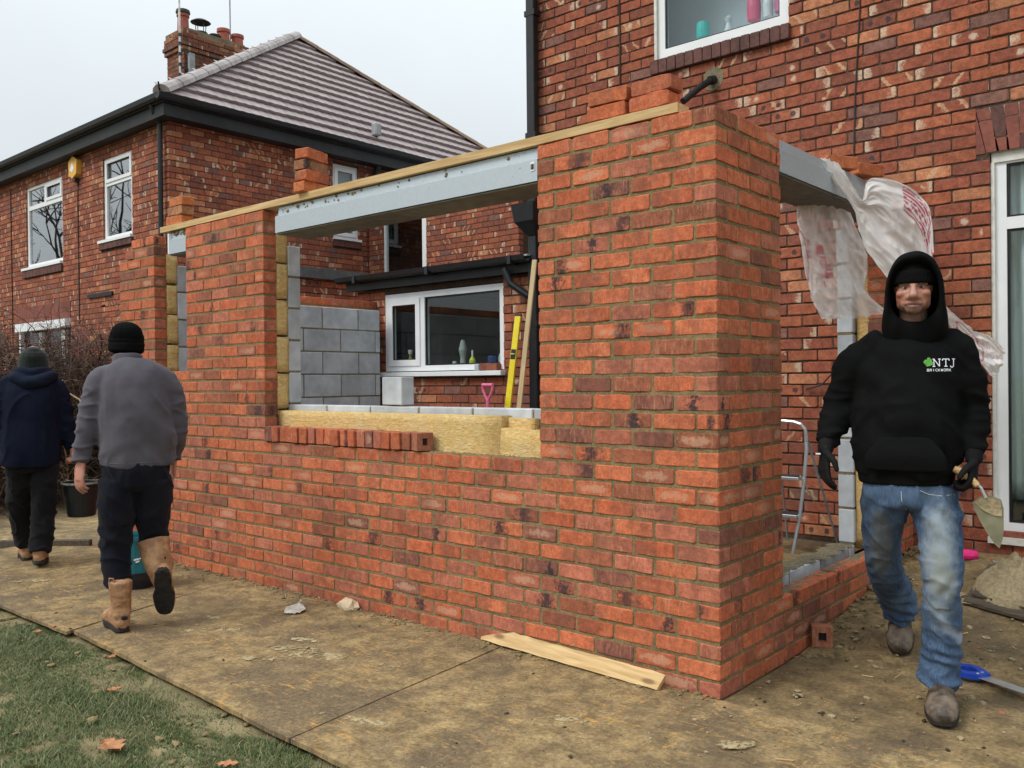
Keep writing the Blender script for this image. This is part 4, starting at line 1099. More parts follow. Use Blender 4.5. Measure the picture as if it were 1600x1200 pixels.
# eaves: soffit, fascia, gutters
EX = -9.60; EY = 2.52; EZ = 5.36
mb = MB(); mb.box((-17.6, EY + .06, 5.10), (NX + .22, YH - .002, 5.118)); mb.box((-17.6, EY + .04, 5.10), (NX + .24, EY + .06, 5.30)); mb.box((NX + .003, YH - .002, 5.10), (NX + .22, NYF, 5.118)); mb.box((NX + .22, EY + .06, 5.10), (NX + .24, NYF, 5.30)); mb.box((-17.6, EY + .003, 5.27), (NX + .24, EY + .039, 5.40)); mb.box((NX + .2405, EY + .003, 5.27), (NX + .277, NYF, 5.40)); mb.build('eaves_board', M['black_fascia'], nb)
mb = MB(); gq = [(0, 0), (.012, -.06), (.045, -.085), (.085, -.085), (.115, -.055), (.12, 0)]
mb.prism([(-17.6, EY - .085 + a, 5.375 + b) for (a, b) in gq], (17.6 + EX - .01, 0, 0)); mb.prism([(EX + .08 - a, EY - .08, 5.374 + b) for (a, b) in gq], (0, NYF - EY, 0)); mb.build('gutter', M['black_plastic'], nb)
mb = MB()
mb.tube([(NX - .06, EY + .02, 5.30), (NX - .06, EY + .05, 5.20), (NX - .10, YH - .07, 5.06), (NX - .10, YH - .07, 1.0)], .036, 10); mb.build('downpipe', M['black_plastic'], nb); mb = MB(); mb.tube([(NX + .19, 6.51, 5.3), (NX + .07, 6.51, 5.05), (NX + .07, 6.51, 2.2)], .055, 10); mb.tube([(NX + .05, 6.98, 5.05), (NX + .05, 6.98, 4.9), (NX + .05, 6.8, 4.85), (NX + .05, 6.8, 4.6)], .04, 8); mb.build('downpipe', M['black_plastic'], nb)
# roof
t = NT('roof_tile'); p = t.pos(); n1 = t.noise(p, 9, 4); n2 = t.noise(p, 60, 3); oi = t.n.new('ShaderNodeObjectInfo').outputs['Random']
k = t.math('MULTIPLY', t.ss(n1, .3, .7, .85, 1.12), t.ss(oi, 0, 1, .9, 1.08))
nz = t.sep(t.n.new('ShaderNodeNewGeometry').outputs['Normal'])[2]
t.base(t.mix(1.0, t.mix(.5, (.34, .275, .265), (.30, .24, .24)), t.comb(k, k, k), 'MULTIPLY')); t.rough(.42); t.set('Specular IOR Level', .5); t.bump(n2, .3, .004); M['tile'] = t.m
t = NT('ridge_tile'); p = t.pos(); n1 = t.noise(p, 5, 4); n2 = t.noise(p, 40, 3)
t.base(t.mix(t.ss(n1, .35, .7), (.40, .36, .35), (.27, .23, .21))); t.rough(.6); t.bump(n2, .3, .004); M['ridge'] = t.m
M['ridge_brown'] = simple('ridge_brown', (.24, .16, .11), .7, 0, 6, .3, .2)
AP = Vector((-12.484, 6.779, 8.066)); HA = Vector((EX, EY, EZ)); HB = Vector((EX, 11.03, EZ))
up = Vector((AP.x - EX, 0, AP.z - EZ)); SL = up.length; upn = up.normalized(); nrm = Vector((-upn.z, 0, upn.x)); nrm = nrm if nrm.z > 0 else -nrm
rows = 14; gauge = SL / rows; tid = 0
for r_ in range(rows):
    f0, f1 = r_ / rows, (r_ + 1) / rows
    ya = HA.y + (AP.y - HA.y) * f0; yb = HB.y + (AP.y - HB.y) * f0
    y = ya + (.15 if r_ % 2 else 0) - .15
    while y < yb:
        e = min(y + .298, yb); s = max(y, ya)
        if e - s > .03:
            tm = MB(); base = HA + upn * (gauge * r_); o0 = base + nrm * .068 - upn * .035; o1 = base + upn * (gauge * 1.12) + nrm * .006
            j = rng.uniform(-.004, .004); n_ = 4; vs = []
            for q in range(n_ + 1):
                yy = s + (e - s) * q / n_; wv = .0025 * math.cos(2 * math.pi * (yy - y) / .15)
                vs += [(o0.x + nrm.x * (wv + j), yy, o0.z + nrm.z * (wv + j)), (o1.x + nrm.x * wv, yy, o1.z + nrm.z * wv), (o0.x - nrm.x * .045, yy, o0.z - nrm.z * .045)]
            fs = []
            for q in range(n_): a = q * 3; fs += [(a, a + 1, a + 4, a + 3), (a, a + 3, a + 5, a + 2)]
            fs += [(0, 2, 1), (n_ * 3, n_ * 3 + 1, n_ * 3 + 2)]
            tm.add(vs, fs); tm.build('roof_tile', M['tile'], nb, recalc=False); tid += 1
        y += .302
mb = MB(); mb.add([HA - nrm * .012, HB - nrm * .012, AP - nrm * .012], [(0, 1, 2)]); mb.add([HA, (-17.6, EY, EZ), (-17.6, AP.y, AP.z), AP], [(0, 1, 2, 3)]); mb.add([HB, (-17.6, HB.y, EZ), (-17.6, AP.y, AP.z), AP], [(0, 1, 2, 3)]); mb.build('roof_slope', M['dark'], nb)
def hip(a, b, n, mat, r=.125):
    a, b = Vector(a), Vector(b); t_ = (b - a).normalized(); sd_ = t_.cross(Vector((0, 0, 1))).normalized(); u_ = sd_.cross(t_)
    for i in range(n):
        p0 = a + (b - a) * (i / n); p1 = a + (b - a) * ((i + 1.06) / n); tm = MB(); K = 7; vs = []
        for (pp, rr) in ((p0, r * 1.04), (p1, r * .97)):
            for k in range(K):
                an = math.pi * (k / (K - 1)); vs.append(pp + sd_ * math.cos(an) * rr + u_ * (math.sin(an) * rr * .85 - .01))
        fs = [(k, k + 1, K + k + 1, K + k) for k in range(K - 1)] + [tuple(range(K))[::-1], tuple(range(K, 2 * K))]
        tm.add(vs, fs); tm.build('hip_tile', mat, nb)
up6 = nrm * .045 + Vector((0, -.0, .03))
hip(HA + Vector((.02, -.02, .03)), AP + Vector((0, 0, .06)), 13, M['ridge']); hip(HB + Vector((.02, 0, .03)), AP + Vector((0, 0, .05)), 13, M['ridge_brown'], .10); hip(AP + Vector((0, 0, .05)), (-17.6, AP.y, AP.z + .05), 14, M['ridge_brown'], .11)
hk = MB(); hk.tube([HA + Vector((-.02, -.02, .05)), HA + Vector((.07, -.08, .06)), HA + Vector((.09, -.10, .13))], .012, 6); hk.build('hip_iron', M['dark'], nb)
vb = MB(); vb.box((EX - .24, 6.40, 5.62), (EX - .10, 6.53, 5.84), 0, .02); vb.build('roof_vent', M['lead'], nb)
# chimney
ch = MB()
CX1, CX0, CY0, CY1 = -14.2, -14.85, 5.40, 6.82
cz0 = 6.40
chim = ch.box((CX0 + .004, CY0 + .004, cz0), (CX1 - .004, CY1 - .004, 8.0)).build('chimney', M['old_mortar'], nb)
Bc = Bricks(nb, True); cb_ = []
for k in range(0, 23):
    z = cz0 + k * HC; out = 0.0
    if k in (18, 19): out = .04 + .025 * (k - 18)
    if k >= 20: out = .045
    if k == 22: out = .02
    Bc.row((CX1 + out, 0), S2, N2, CY0 - out, CY1 + out, z + .006, .2155 if k % 2 else .102, k)
    Bc.row((0, CY0 - out), S, Nn, CX0 - out, CX1 + out - BD - .01, z + .006, .2155 if k % 2 else .102, k)
for b in Bc.b:
    pass
Bc.b = [(c, L, D, H, rz, tuple(v * q for v, q in zip(t4[:3], (.72, .85, .85))) + (t4[3],), p) for (c, L, D, H, rz, t4, p) in Bc.b]
Bc.finish(0, 'chimney_bricks')
for o in [o for o in nb.children if o.name.startswith('chimney_bricks')]: o.parent = chim
mb = MB(); mb.box((CX0 - .02, CY0 - .02, cz0 + 18 * HC), (CX1 + .02, CY1 + .02, cz0 + 23 * HC + .01)); mb.box((CX0 + .03, CY0 + .05, cz0 + 23 * HC + .01), (CX1 - .03, CY1 - .05, cz0 + 23 * HC + .05)); mb.build('chimney_cap', M['block_mortar'], chim)
ct = cz0 + 23 * HC + .04
M['terracotta'] = simple('terracotta', (.36, .095, .065), .75, 0, 20, .25, .1); M['soot'] = simple('sooty_pot', (.05, .045, .04), .8, 0, 20, .3, .1)
def cpot(y, h, r, mat, dx=0):
    mm = MB(); mm.lathe((CX0 + .36 + dx, y, ct - .02), [(r * 1.05, 0), (r * .95, h * .75), (r * 1.12, h * .8), (r * 1.12, h), (r * .85, h), (r * .8, h - .12)], 14); return mm.build('chimney_pot', mat, chim, smooth=False)
c1 = cpot(5.55, .40, .11, M['terracotta']); mm = MB(); mm.lathe((CX0 + .36, 5.55, ct + .37), [(.12, -.03), (.14, .0), (.13, .06), (.001, .065)], 12); mm.build('pot_hood', M['soot'], c1)
c2 = cpot(5.93, .12, .12, M['soot']); mm = MB(); mm.lathe((CX0 + .36, 5.93, ct + .30), [(.20, 0), (.12, .05), (.001, .075)], 16); [mm.tube([(CX0 + .36 + .1 * math.cos(a), 5.93 + .1 * math.sin(a), ct + .06), (CX0 + .36 + .12 * math.cos(a), 5.93 + .12 * math.sin(a), ct + .31)], .008, 5) for a in (0, 1.57, 3.14, 4.71)]; mm.build('rain_cowl', M['black_plastic'], c2)
cpot(6.24, .16, .10, M['soot']); cpot(6.44, .33, .12, M['terracotta']); cpot(6.76, .30, .12, M['terracotta'])
ae = MB(); ae.tube([(CX1 + .10, CY0 - .14, 7.15), (CX1 + .10, CY0 - .14, 8.35), (CX1 + .08, CY0 - .14, 10.6)], [.02, .02, .012], 6); aer = ae.build('aerial_pole', simple('pale_pole', (.6, .6, .58), .5, .2, 12, .4, 0), chim)
ae = MB()
for z in (7.35, 7.55, 7.75, 7.95, 8.12): ae.box((CX1 + .072, CY0 - .168, z), (CX1 + .128, CY0 - .112, z + .055))
ae.box((CX1 + .06, CY0 - .12, 7.52), (CX1 + .08, CY0 + .1, 7.56)); ae.box((CX1 + .06, CY0 - .12, 7.86), (CX1 + .08, CY0 + .1, 7.90)); ae.build('pole_clamp', M['soot'], aer)
ae = MB(); ae.box((CX1 + .06, CY0 + .04, 7.45), (CX1 + .14, CY0 + .16, 7.85), 0, .01); ae.build('junction_box', M['lead'], chim)
ae = MB(); ae.tube([(CX0 + .36, 6.60, ct), (CX0 + .34, 6.60, ct + 2.4)], .014, 6); ae.build('aerial_pole', M['lead'], chim)

# garage with a grey flat roof edge, and the low wall between the houses
ga = thing('garage', 'low brick garage with a grey roof edge between the houses', 'garage')
B = Bricks(ga, True); GX = -7.3
wall_face(B, (GX, 0), S2, N2, 2.95, 5.4, 20, 33, (), 0)
B.finish(120, 'garage_brick_courses')
mb = MB(); slab_with_holes(mb, (GX, 0), S2, N2, 2.95, 5.4, -.05, 2.8, (), .006, .09); mb.box((NX + .01, 2.95, -.05), (GX - .1, 3.05, 2.8)); mb.build('old_mortar', M['old_mortar'], ga)
mb = MB(); mb.box((GX - .002, 2.90, 2.72), (GX + .06, 5.35, 2.85)); mb.build('roof_edge', simple('slate_grey_trim', (.10, .11, .115), .6, 0, 12, .25, .1), ga); mb = MB(); mb.box((NX + .02, 2.92, 2.79), (GX - .003, 5.4, 2.84)); mb.build('flat_roof', M['lead'], ga)
lw = thing('outbuilding', 'brick outbuilding wall with a dark white framed window behind the kitchen roof', 'outbuilding')
B = Bricks(lw, True); YO = 6.3; OW = (-9.42, -8.40, 2.6, 4.12)
wall_face(B, (0, YO), S, Nn, -9.80, -6.46, 26, 55, [OW], 0)
B.finish(300, 'outbuilding_brick_courses', occl=lambda u, v, c: v < 320)
mb = MB(); slab_with_holes(mb, (0, YO), S, Nn, -9.80, -6.465, 0, 4.66, [OW], .006, .09, .001); mb.box((-6.56, YO + .09, 0), (-6.47, YO + 3, 4.6)); mb.build('old_mortar', M['old_mortar'], lw)
w = MB(); frame_ring(w, (0, YO), S, Nn, *OW, .03, .10, .06, .05, .01, .08); ow = w.build('window', M['upvc'], lw)
panel((0, YO), S, Nn, OW[0] + .031, OW[1] - .101, OW[2] + .061, OW[3] - .051, .04, .045).build('pane', M['glass'], ow); room((0, YO), S, Nn, *OW, .10, 1.6, M['dark'], ow)
mb = MB(); mb.box((-9.8, YO - .05, 4.66), (-6.42, YO + 3, 4.72)); mb.build('roof_slope', M['lead'], lw)

# ================================================================== TOOLS AND LOOSE THINGS
def strip_between(a, b, w, th, name, mat, side=(1, 0, 0), bev=.003):
    """bar from a to b, w wide along side, th thick"""
    a, b = Vector(a), Vector(b); L = (b - a).length; t_ = (b - a).normalized(); s_ = Vector(side); s_ = (s_ - t_ * s_.dot(t_)).normalized(); n_ = t_.cross(s_)
    mm = MB(); mm.box((-w / 2, -th / 2, 0), (w / 2, th / 2, L), 0, bev); o = mm.build(name, mat)
    m_ = Matrix.Identity(4)
    for i in range(3): m_[i][0] = s_[i]; m_[i][1] = n_[i]; m_[i][2] = t_[i]; m_[i][3] = a[i]
    o.matrix_world = m_; return o
tp = strip_between((-3.165, 2.22, .24), (-3.155, 2.615, 2.49), .045, .022, 'timber_batten', M['timber_z'], (1, .3, 0))
tag(tp, 'long pale timber batten leaning on the black downpipe inside the window gap', 'timber')
M['level_yellow'] = simple('level_yellow', (.78, .62, .02), .4, 0, 20, .08, 0)
la, lb_ = Vector((-3.355, 2.28, .24)), Vector((-3.343, 2.60, 2.0))
lv = strip_between(la, lb_, .060, .025, 'spirit_level', M['level_yellow'], (1, .2, 0)); tag(lv, 'yellow spirit level leaning upright beside the timber batten in the window gap', 'spirit level')
Ln = (lb_ - la).length
for z in (Ln * .40, Ln * .80, Ln * .14):
    mm = MB(); mm.box((-.024, -.016, z - .045), (.024, -.0128, z + .045), 0, .001); v_ = mm.build('vial_window', M['black_plastic'], lv)
    mm = MB(); mm.tube([(-.018, -.0185, z), (.018, -.0185, z)], .007, 8); mm.build('vial', simple('vial_green', (.35, .50, .10), .2, 0, 10, .1, 0), v_)
for z in (-.006, Ln): mm = MB(); mm.box((-.032, -.015, z - .004), (.032, .015, z + .012)); mm.build('end_cap', M['black_plastic'], lv)
M['pink'] = simple('pink_plastic', (.72, .16, .30), .45, 0, 20, .12, 0)
spd = thing('spade', 'garden spade with a pink plastic handle standing in the window gap', 'spade', (-3.455, 2.3, 0))
mm = MB(); mm.tube([(-.062, 0, 1.375), (.062, 0, 1.375)], .016, 10); mm.tube([(-.06, 0, 1.375), (-.056, 0, 1.33), (-.028, 0, 1.275), (0, 0, 1.235)], .012, 8); mm.tube([(.06, 0, 1.375), (.056, 0, 1.33), (.028, 0, 1.275), (0, 0, 1.235)], .012, 8); mm.tube([(0, 0, 1.24), (0, 0, 1.14)], [.018, .016], 10); mm.build('handle', M['pink'], spd)
mm = MB(); mm.tube([(0, 0, 1.14), (0, .02, .60)], .015, 8); mm.build('shaft', M['timber_z'], spd)
mm = MB(); mm.box((-.09, .015, .24), (.09, .025, .60), 0, .003); mm.build('blade', M['steel'], spd)
# step ladder
M['alu'] = simple('bare_aluminium', (.62, .64, .66), .32, .8, 25, .12, 0)
ld = thing('step_ladder', 'small aluminium step ladder standing inside the side opening', 'ladder', (-.70, 2.2, .235))
for sx in (-.16, .10):
    mm = MB()
    pts = [(sx, -.02, 0)] + [(sx + .03, .03, .25), (sx + .05, .06, .5), (sx + .06, .08, .70)] + [(sx + .055 - .05 * math.sin(a) * 0 , .085, .70 + .17 * a / 1.5) for a in (.4, .8)]
    mm.tube(pts, .012, 8)
    mm.build('leg', M['alu'], ld)
mm = MB(); mm.tube([(.155, .085, .79), (.15, .085, .83), (.12, .085, .865), (.07, .085, .88), (-.01, .085, .885), (-.07, .085, .865), (-.10, .085, .82), (-.105, .085, .79)], .0125, 8); mm.build('hand_hoop', M['alu'], ld)
for (z, y0) in ((.24, .0), (.49, .03)):
    mm = MB(); mm.box((-.13, y0 - .03, z), (.13, y0 + .10, z + .022), 0, .003); tr_ = mm.build('tread', M['alu'], ld)
    mm = MB(); mm.box((-.125, y0 - .025, z + .0225), (.125, y0 + .095, z + .026)); mm.build('tread_grip', M['dark'], tr_)
for sx in (-.10, .26): mm = MB(); mm.tube([(sx * .6, .12, .74), (sx, .36, .03)], .0085, 6); mm.build('rear_leg', M['lead'], ld)
mm = MB(); mm.tube([(.135, .03, .52), (.17, .17, .34)], .005, 6); mm.tube([(-.11, .03, .52), (-.06, .17, .34)], .005, 6); mm.build('stay', M['alu'], ld)

# polythene sheets
t = NT('polythene_wrap'); uvn = t.attr('suv').outputs['Vector']; u_ = t.sep(uvn)
p = t.pos(); n1 = t.noise(p, 9, 4, .6); n2 = t.noise(p, 45, 4, .65)
tr = t.n.new('ShaderNodeBsdfTransparent'); tr.inputs[0].default_value = (.92, .90, .88, 1)
tl = t.n.new('ShaderNodeBsdfTranslucent'); gl = t.n.new('ShaderNodeBsdfGlossy'); gl.inputs['Roughness'].default_value = .28
df = t.n.new('ShaderNodeBsdfDiffuse')
print_ = t.attr('ink').outputs['Fac']
colr = t.mix(print_, t.mix(t.ss(n1, .35, .7), (.93, .92, .91), (.86, .80, .76)), (.52, .03, .09))
for b_ in (tl, df): t.l.new(colr, b_.inputs[0])
m1 = t.n.new('ShaderNodeMixShader'); m1.inputs[0].default_value = .35; t.l.new(df.outputs[0], m1.inputs[1]); t.l.new(tl.outputs[0], m1.inputs[2])
opa = t.attr('milk').outputs['Fac']
m2 = t.n.new('ShaderNodeMixShader'); f_ = t.math('MAXIMUM', t.math('ADD', opa, t.ss(n1, .4, .7, -.12, .12)), t.math('MULTIPLY', print_, .8), clamp=True)
t.l.new(f_, m2.inputs[0]); t.l.new(tr.outputs[0], m2.inputs[1]); t.l.new(m1.outputs[0], m2.inputs[2])
m3 = t.n.new('ShaderNodeMixShader'); fr = t.n.new('ShaderNodeLayerWeight'); fr.inputs[0].default_value = .5
bp = t.n.new('ShaderNodeBump'); bp.inputs['Strength'].default_value = .22; bp.inputs['Distance'].default_value = .006; t.l.new(n2, bp.inputs['Height'])
for b_ in (gl, df, tl, fr): t.l.new(bp.outputs[0], b_.inputs['Normal'])
t.l.new(t.math('ADD', .04, t.math('MULTIPLY', t.math('POWER', fr.outputs['Facing'], 4.0), .55), clamp=True), m3.inputs[0]); t.l.new(m2.outputs[0], m3.inputs[1]); t.l.new(gl.outputs[0], m3.inputs[2]); t.n.remove(t.b); t.l.new(m3.outputs[0], t.out.inputs[0]); M['poly'] = t.m

def catmull(P, t):
    n = len(P) - 1; x = min(max(t * n, 0), n - 1e-6); i = int(x); f = x - i
    p0, p1, p2, p3 = P[max(i - 1, 0)], P[i], P[i + 1], P[min(i + 2, n)]
    return .5 * ((2 * p1) + (p2 - p0) * f + (2 * p0 - 5 * p1 + 4 * p2 - p3) * f * f + (3 * p1 - p0 - 3 * p2 + p3) * f ** 3)
def sheet(rows, nu, nv, fold, seed, milk, ink, push=None, tear=.006):
    rows = [[Vector(p) for p in r_] for r_ in rows]
    mb = MB(); A = []; I = []; away = Vector((-.653, .757, 0))
    for j in range(nv + 1):
        v = j / nv
        for i in range(nu + 1):
            u = i / nu
            P = catmull([catmull(r_, u) for r_ in rows], v)
            f1 = mnoise.noise((u * 5 + v * 1.5, v * 2.2, seed)) + .7 * abs(mnoise.noise((u * 6 - v * 3, v * 3, seed + 3))) + .45 * abs(mnoise.noise((u * 13 + v * 5, v * 9 - u * 3, seed + 8)))
            P = P + away * f1 * fold
            e = min(u, 1 - u)
            if e < .001: P = P + Vector((mnoise.noise((v * 14, seed, 0)), 0, mnoise.noise((v * 11, seed, 4)))) * tear
            if v > .999 or v < .001: P = P + Vector((0, 0, mnoise.noise((u * 12, seed, 2)))) * tear * 2
            mb.v.append(tuple(P + (push(u, v) if push else Vector()))); A.append(milk(u, v)); I.append(ink(u, v))
    q = nu + 1
    for j in range(nv):
        for i in range(nu): mb.f.append((j * q + i, j * q + i + 1, (j + 1) * q + i + 1, (j + 1) * q + i)); mb.mi.append(0)
    o = mb.build('plastic_sheet', M['poly'], smooth=True, recalc=False)
    for nme, arr in (('milk', A), ('ink', I)):
        at = o.data.attributes.new(nme, 'FLOAT', 'POINT'); at.data.foreach_set('value', np.array(arr, np.float32))
    return o
def rect(u, v, a, b, c, d): return 1.0 if a < u < b and c < v < d else 0.0
def inkA(u, v):
    k = 0
    for (cu, cv, w, h) in ((.22, .33, .09, .03), (.30, .36, .09, .03), (.20, .40, .09, .03), (.31, .43, .10, .03), (.24, .47, .10, .035), (.36, .49, .09, .03), (.28, .54, .09, .03), (.38, .555, .08, .025)): k = max(k, rect(u, v, cu - w, cu + w * .9, cv - h, cv + h))
    if abs(((u - 0) / .10) ** 2 + ((v - .42) / .18) ** 2 - 1) < .16: k = max(k, .9)
    if abs(u - .28) < .008 and .60 < v < .66: k = .8
    k *= max(0, min(1, .62 + 1.3 * mnoise.noise((u * 7, v * 9, 5)) + .5 * mnoise.noise((u * 25, v * 30, 1))))
    return k * .75
RA = [[(-0.266,1.507,2.430),(-0.184,1.578,2.425),(-0.099,1.651,2.415),(-0.035,1.730,2.380)], [(-0.255,1.515,2.277),(-0.170,1.588,2.257),(-0.079,1.666,2.230),(0.034,1.763,2.180)], [(-0.233,1.532,2.052),(-0.143,1.611,2.051),(-0.052,1.689,2.050),(0.047,1.774,2.048)], [(-0.206,1.555,1.883),(-0.115,1.633,1.893),(-0.030,1.707,1.918),(0.033,1.761,1.936)], [(-0.164,1.590,1.759),(-0.073,1.669,1.758),(0.026,1.754,1.768),(0.140,1.852,1.792)]]
sa = sheet(RA, 60, 90, .035, 3, lambda u, v: .84 - .34 * max(0, 1 - abs(u - .55) / .25) + (.28 if u > .78 and .3 < v < .8 else 0) + (.1 if v < .15 else 0), inkA)
tag(sa, 'translucent torn plastic sheet hanging straight below the side lintel, with blurred red print', 'plastic sheet')
def inkB(u, v):
    k = 0
    if rect(u, v, .70, .97, .62, .90):
        if int(u * 46) % 2 == 0 and mnoise.noise((u * 24, v * 40, 2)) > -.18: k = .95
    for (a, b, c, d) in ((.80, .87, .945, .99), (.68, .76, .955, .99), (.58, .64, .965, .99)): k = max(k, rect(u, v, a, b, c, d))
    if rect(u, v, .30, .60, .955, .975): k = max(k, .5)
    for (a, b, c, d) in ((.22, .40, .905, .985),): 
        if rect(u, v, a, b, c, d) and int(v * 130) % 2 == 0: k = .95
    if rect(u, v, .45, .52, .90, .975) or rect(u, v, .56, .61, .91, .96) or rect(u, v, .64, .67, .92, .955): k = .95
    return k
RB = [[(-0.063,1.287,2.622),(0.001,1.342,2.618),(0.045,1.401,2.55)], [(0.012,1.341,2.50),(0.054,1.382,2.50),(0.102,1.428,2.44)], [(0.089,1.416,2.358),(0.113,1.437,2.372),(0.139,1.460,2.393)], [(0.107,1.431,2.259),(0.187,1.501,2.346),(0.161,1.479,2.509)], [(0.133,1.452,2.135),(0.254,1.557,2.257),(0.268,1.571,2.500)], [(0.199,1.509,2.011),(0.320,1.614,2.151),(0.369,1.658,2.425)], [(0.271,1.570,1.904),(0.373,1.658,2.009),(0.417,1.698,2.308)], [(0.372,1.657,1.832),(0.413,1.692,1.938),(0.419,1.698,2.096)]]
sb = sheet(RB, 70, 110, .045, 11, lambda u, v: .99 - .28 * max(0, 1 - abs(u - .58) / .22) * (v > .3) * (1 - .5 * (v > .8)), inkB)
tag(sb, 'milky plastic sheet twisted over the side lintel and billowing above the hooded man', 'plastic sheet')
def inkC(u, v):
    k = 0
    if abs(((u - .55) / .42) ** 2 + ((v - .40) / .20) ** 2 - 1) < .10: k = .9
    if .45 < v < .9 and abs(u - .25 - (v - .45) * .3) < .02 and int(v * 60) % 2: k = .7
    if .45 < v < .9 and abs(u - .40 - (v - .45) * .3) < .02 and int(v * 70) % 2: k = .6
    if .28 < v < .50 and .40 < u < .75 and (abs(math.sin(u * 34) * .06 + v - .39) < .018): k = .9
    return k
RC = [[(0.475,1.614,1.830),(0.491,1.627,1.781),(0.501,1.635,1.719)], [(0.546,1.673,1.736),(0.558,1.684,1.677),(0.571,1.695,1.597)], [(0.611,1.729,1.666),(0.626,1.742,1.579),(0.641,1.754,1.493)], [(0.684,1.792,1.630),(0.689,1.795,1.527),(0.683,1.790,1.413)], [(0.746,1.845,1.550),(0.735,1.835,1.491),(0.719,1.821,1.429)]]
sc_ = sheet(RC, 40, 60, .035, 21, lambda u, v: .70 + .3 * min(1, v * 2.2), inkC)
tag(sc_, 'white plastic tail with a red printed ring blowing out behind the hooded man', 'plastic sheet')
g2 = 'loose bricks under the plastic on the side lintel'
loose_brick((-.075, 1.63, 2.62 + .036), R(60), 'upper orange brick on the side lintel beside the milky plastic', g2, tone=OR())
loose_brick((-.02, 1.93, 2.62 + .036), R(66), 'lower orange brick at the far end of the side lintel, half under the plastic', g2, tone=OR())

# split plank leaning at the wall foot
pk = MB(); pts = []; N = 22
a, b = Vector((-1.39, -.030, .036)), Vector((-.262, -.088, .030)); t_ = (b - a).normalized(); upv = Vector((0, .55, .83)).normalized(); upv = (upv - t_ * upv.dot(t_)).normalized(); nn = t_.cross(upv)
for i in range(N + 1):
    f = i / N; w = (.016 + .062 * min(1, f / .16)) * (1 + .12 * mnoise.noise((f * 18, 1, 1)) * (1 if f < .5 else .25)) if f < .995 else .074
    c = a + (b - a) * f
    lo = c + upv * (.004 * mnoise.noise((f * 12, 0, 0)) - .012); hi = lo + upv * w + (t_ * .02 if i == N else Vector())
    pk.v += [tuple(lo + nn * .009), tuple(hi + nn * .009), tuple(hi - nn * .009), tuple(lo - nn * .009)]
for i in range(N):
    for k in range(4): pk.f.append((i * 4 + k, i * 4 + (k + 1) % 4, i * 4 + 4 + (k + 1) % 4, i * 4 + 4 + k)); pk.mi.append(0)
pk.f += [(3, 2, 1, 0), (N * 4, N * 4 + 1, N * 4 + 2, N * 4 + 3)]; pk.mi += [0, 0]
plk = tag(pk.build('split_plank', M['timber']), 'split yellow offcut of plank leaning on the foot of the front wall', 'plank')
def rock(c, r, seed, mat, name, label=None, cat=None, sc=(1, 1, .6), sub=2):
    bm = bmesh.new(); bmesh.ops.create_icosphere(bm, subdivisions=sub, radius=1)
    for v in bm.verts:
        k = 1 + .28 * mnoise.noise(v.co * 1.6 + Vector((seed, 0, 0))) + .1 * mnoise.noise(v.co * 4 + Vector((0, seed, 0)))
        v.co = Vector((v.co.x * r * sc[0] * k, v.co.y * r * sc[1] * k, v.co.z * r * sc[2] * k))
    mm = MB(); mm.bm(bm); o = mm.build(name, mat, smooth=False); o.location = c
    if label: tag(o, label, cat)
    return o
M['pale_stone'] = simple('pale_stone', (.58, .46, .30), .9, 0, 22, .2, .4)
rock((-2.50, -.05, .035), .075, 5, M['pale_stone'], 'stone', 'pale buff stone lying on the board against the front wall', 'stone', (1.1, .6, .62))
# scrap of thin plastic on the middle board
sv = MB(); N = 10
for j in range(N + 1):
    for i in range(N + 1):
        u, v = i / N, j / N; w = .055 * (math.sin(min(1, v * 1.25 + .15) * math.pi) ** .6 + .12)
        P = Vector((-2.64, -.36, .024)) + Vector((.757, .653, 0)) * ((u - .5) * 2 * w + .012 * mnoise.noise((v * 5, 2, 0))) + Vector((-.653, .757, .12)) * (v * .22) + Vector((0, 0, .012 * (mnoise.noise((u * 4, v * 4, 2)) + .5)))
        sv.v.append(tuple(P))
for j in range(N):
    for i in range(N): sv.f.append((j * 11 + i, j * 11 + i + 1, j * 11 + i + 12, j * 11 + i + 11)); sv.mi.append(0)
M['film'] = simple('cloudy_film', (.50, .49, .43), .35, 0, 30, .3, .4, .5)
tag(sv.build('plastic_scrap', M['film'], smooth=True), 'crumpled scrap of cloudy plastic lying on the middle board', 'scrap')
# perforated brick standing by the side wall
pb = MB(); gy = 1.0
for (a_, b_) in (((-.036, -.051, 0), (.036, -.02, .105)), ((-.036, .02, 0), (.036, .051, .105)), ((-.036, -.02, 0), (.036, .02, .03)), ((-.036, -.02, .075), (.036, .02, .105))): pb.box(a_, b_)
o = pb.build('holed_brick', M['brick_obj']); o.location = (.062, .985, ramp(.06, .985) + .004); o.rotation_euler = (0, 0, R(118)); o.color = (.36, .14, .08, .55)
at = o.data.attributes.new('buv', 'FLOAT_VECTOR', 'POINT'); at.data.foreach_set('vector', np.array([[.5, .5, .5] for v in o.data.vertices], np.float32).ravel())
tag(o, 'half brick with a square hole standing against the low side wall', 'brick')
mm = MB(); mm.box((-.01, -.0195, .0305), (.0, .0195, .0745)); mm.build('perforation', M['dark'], o)
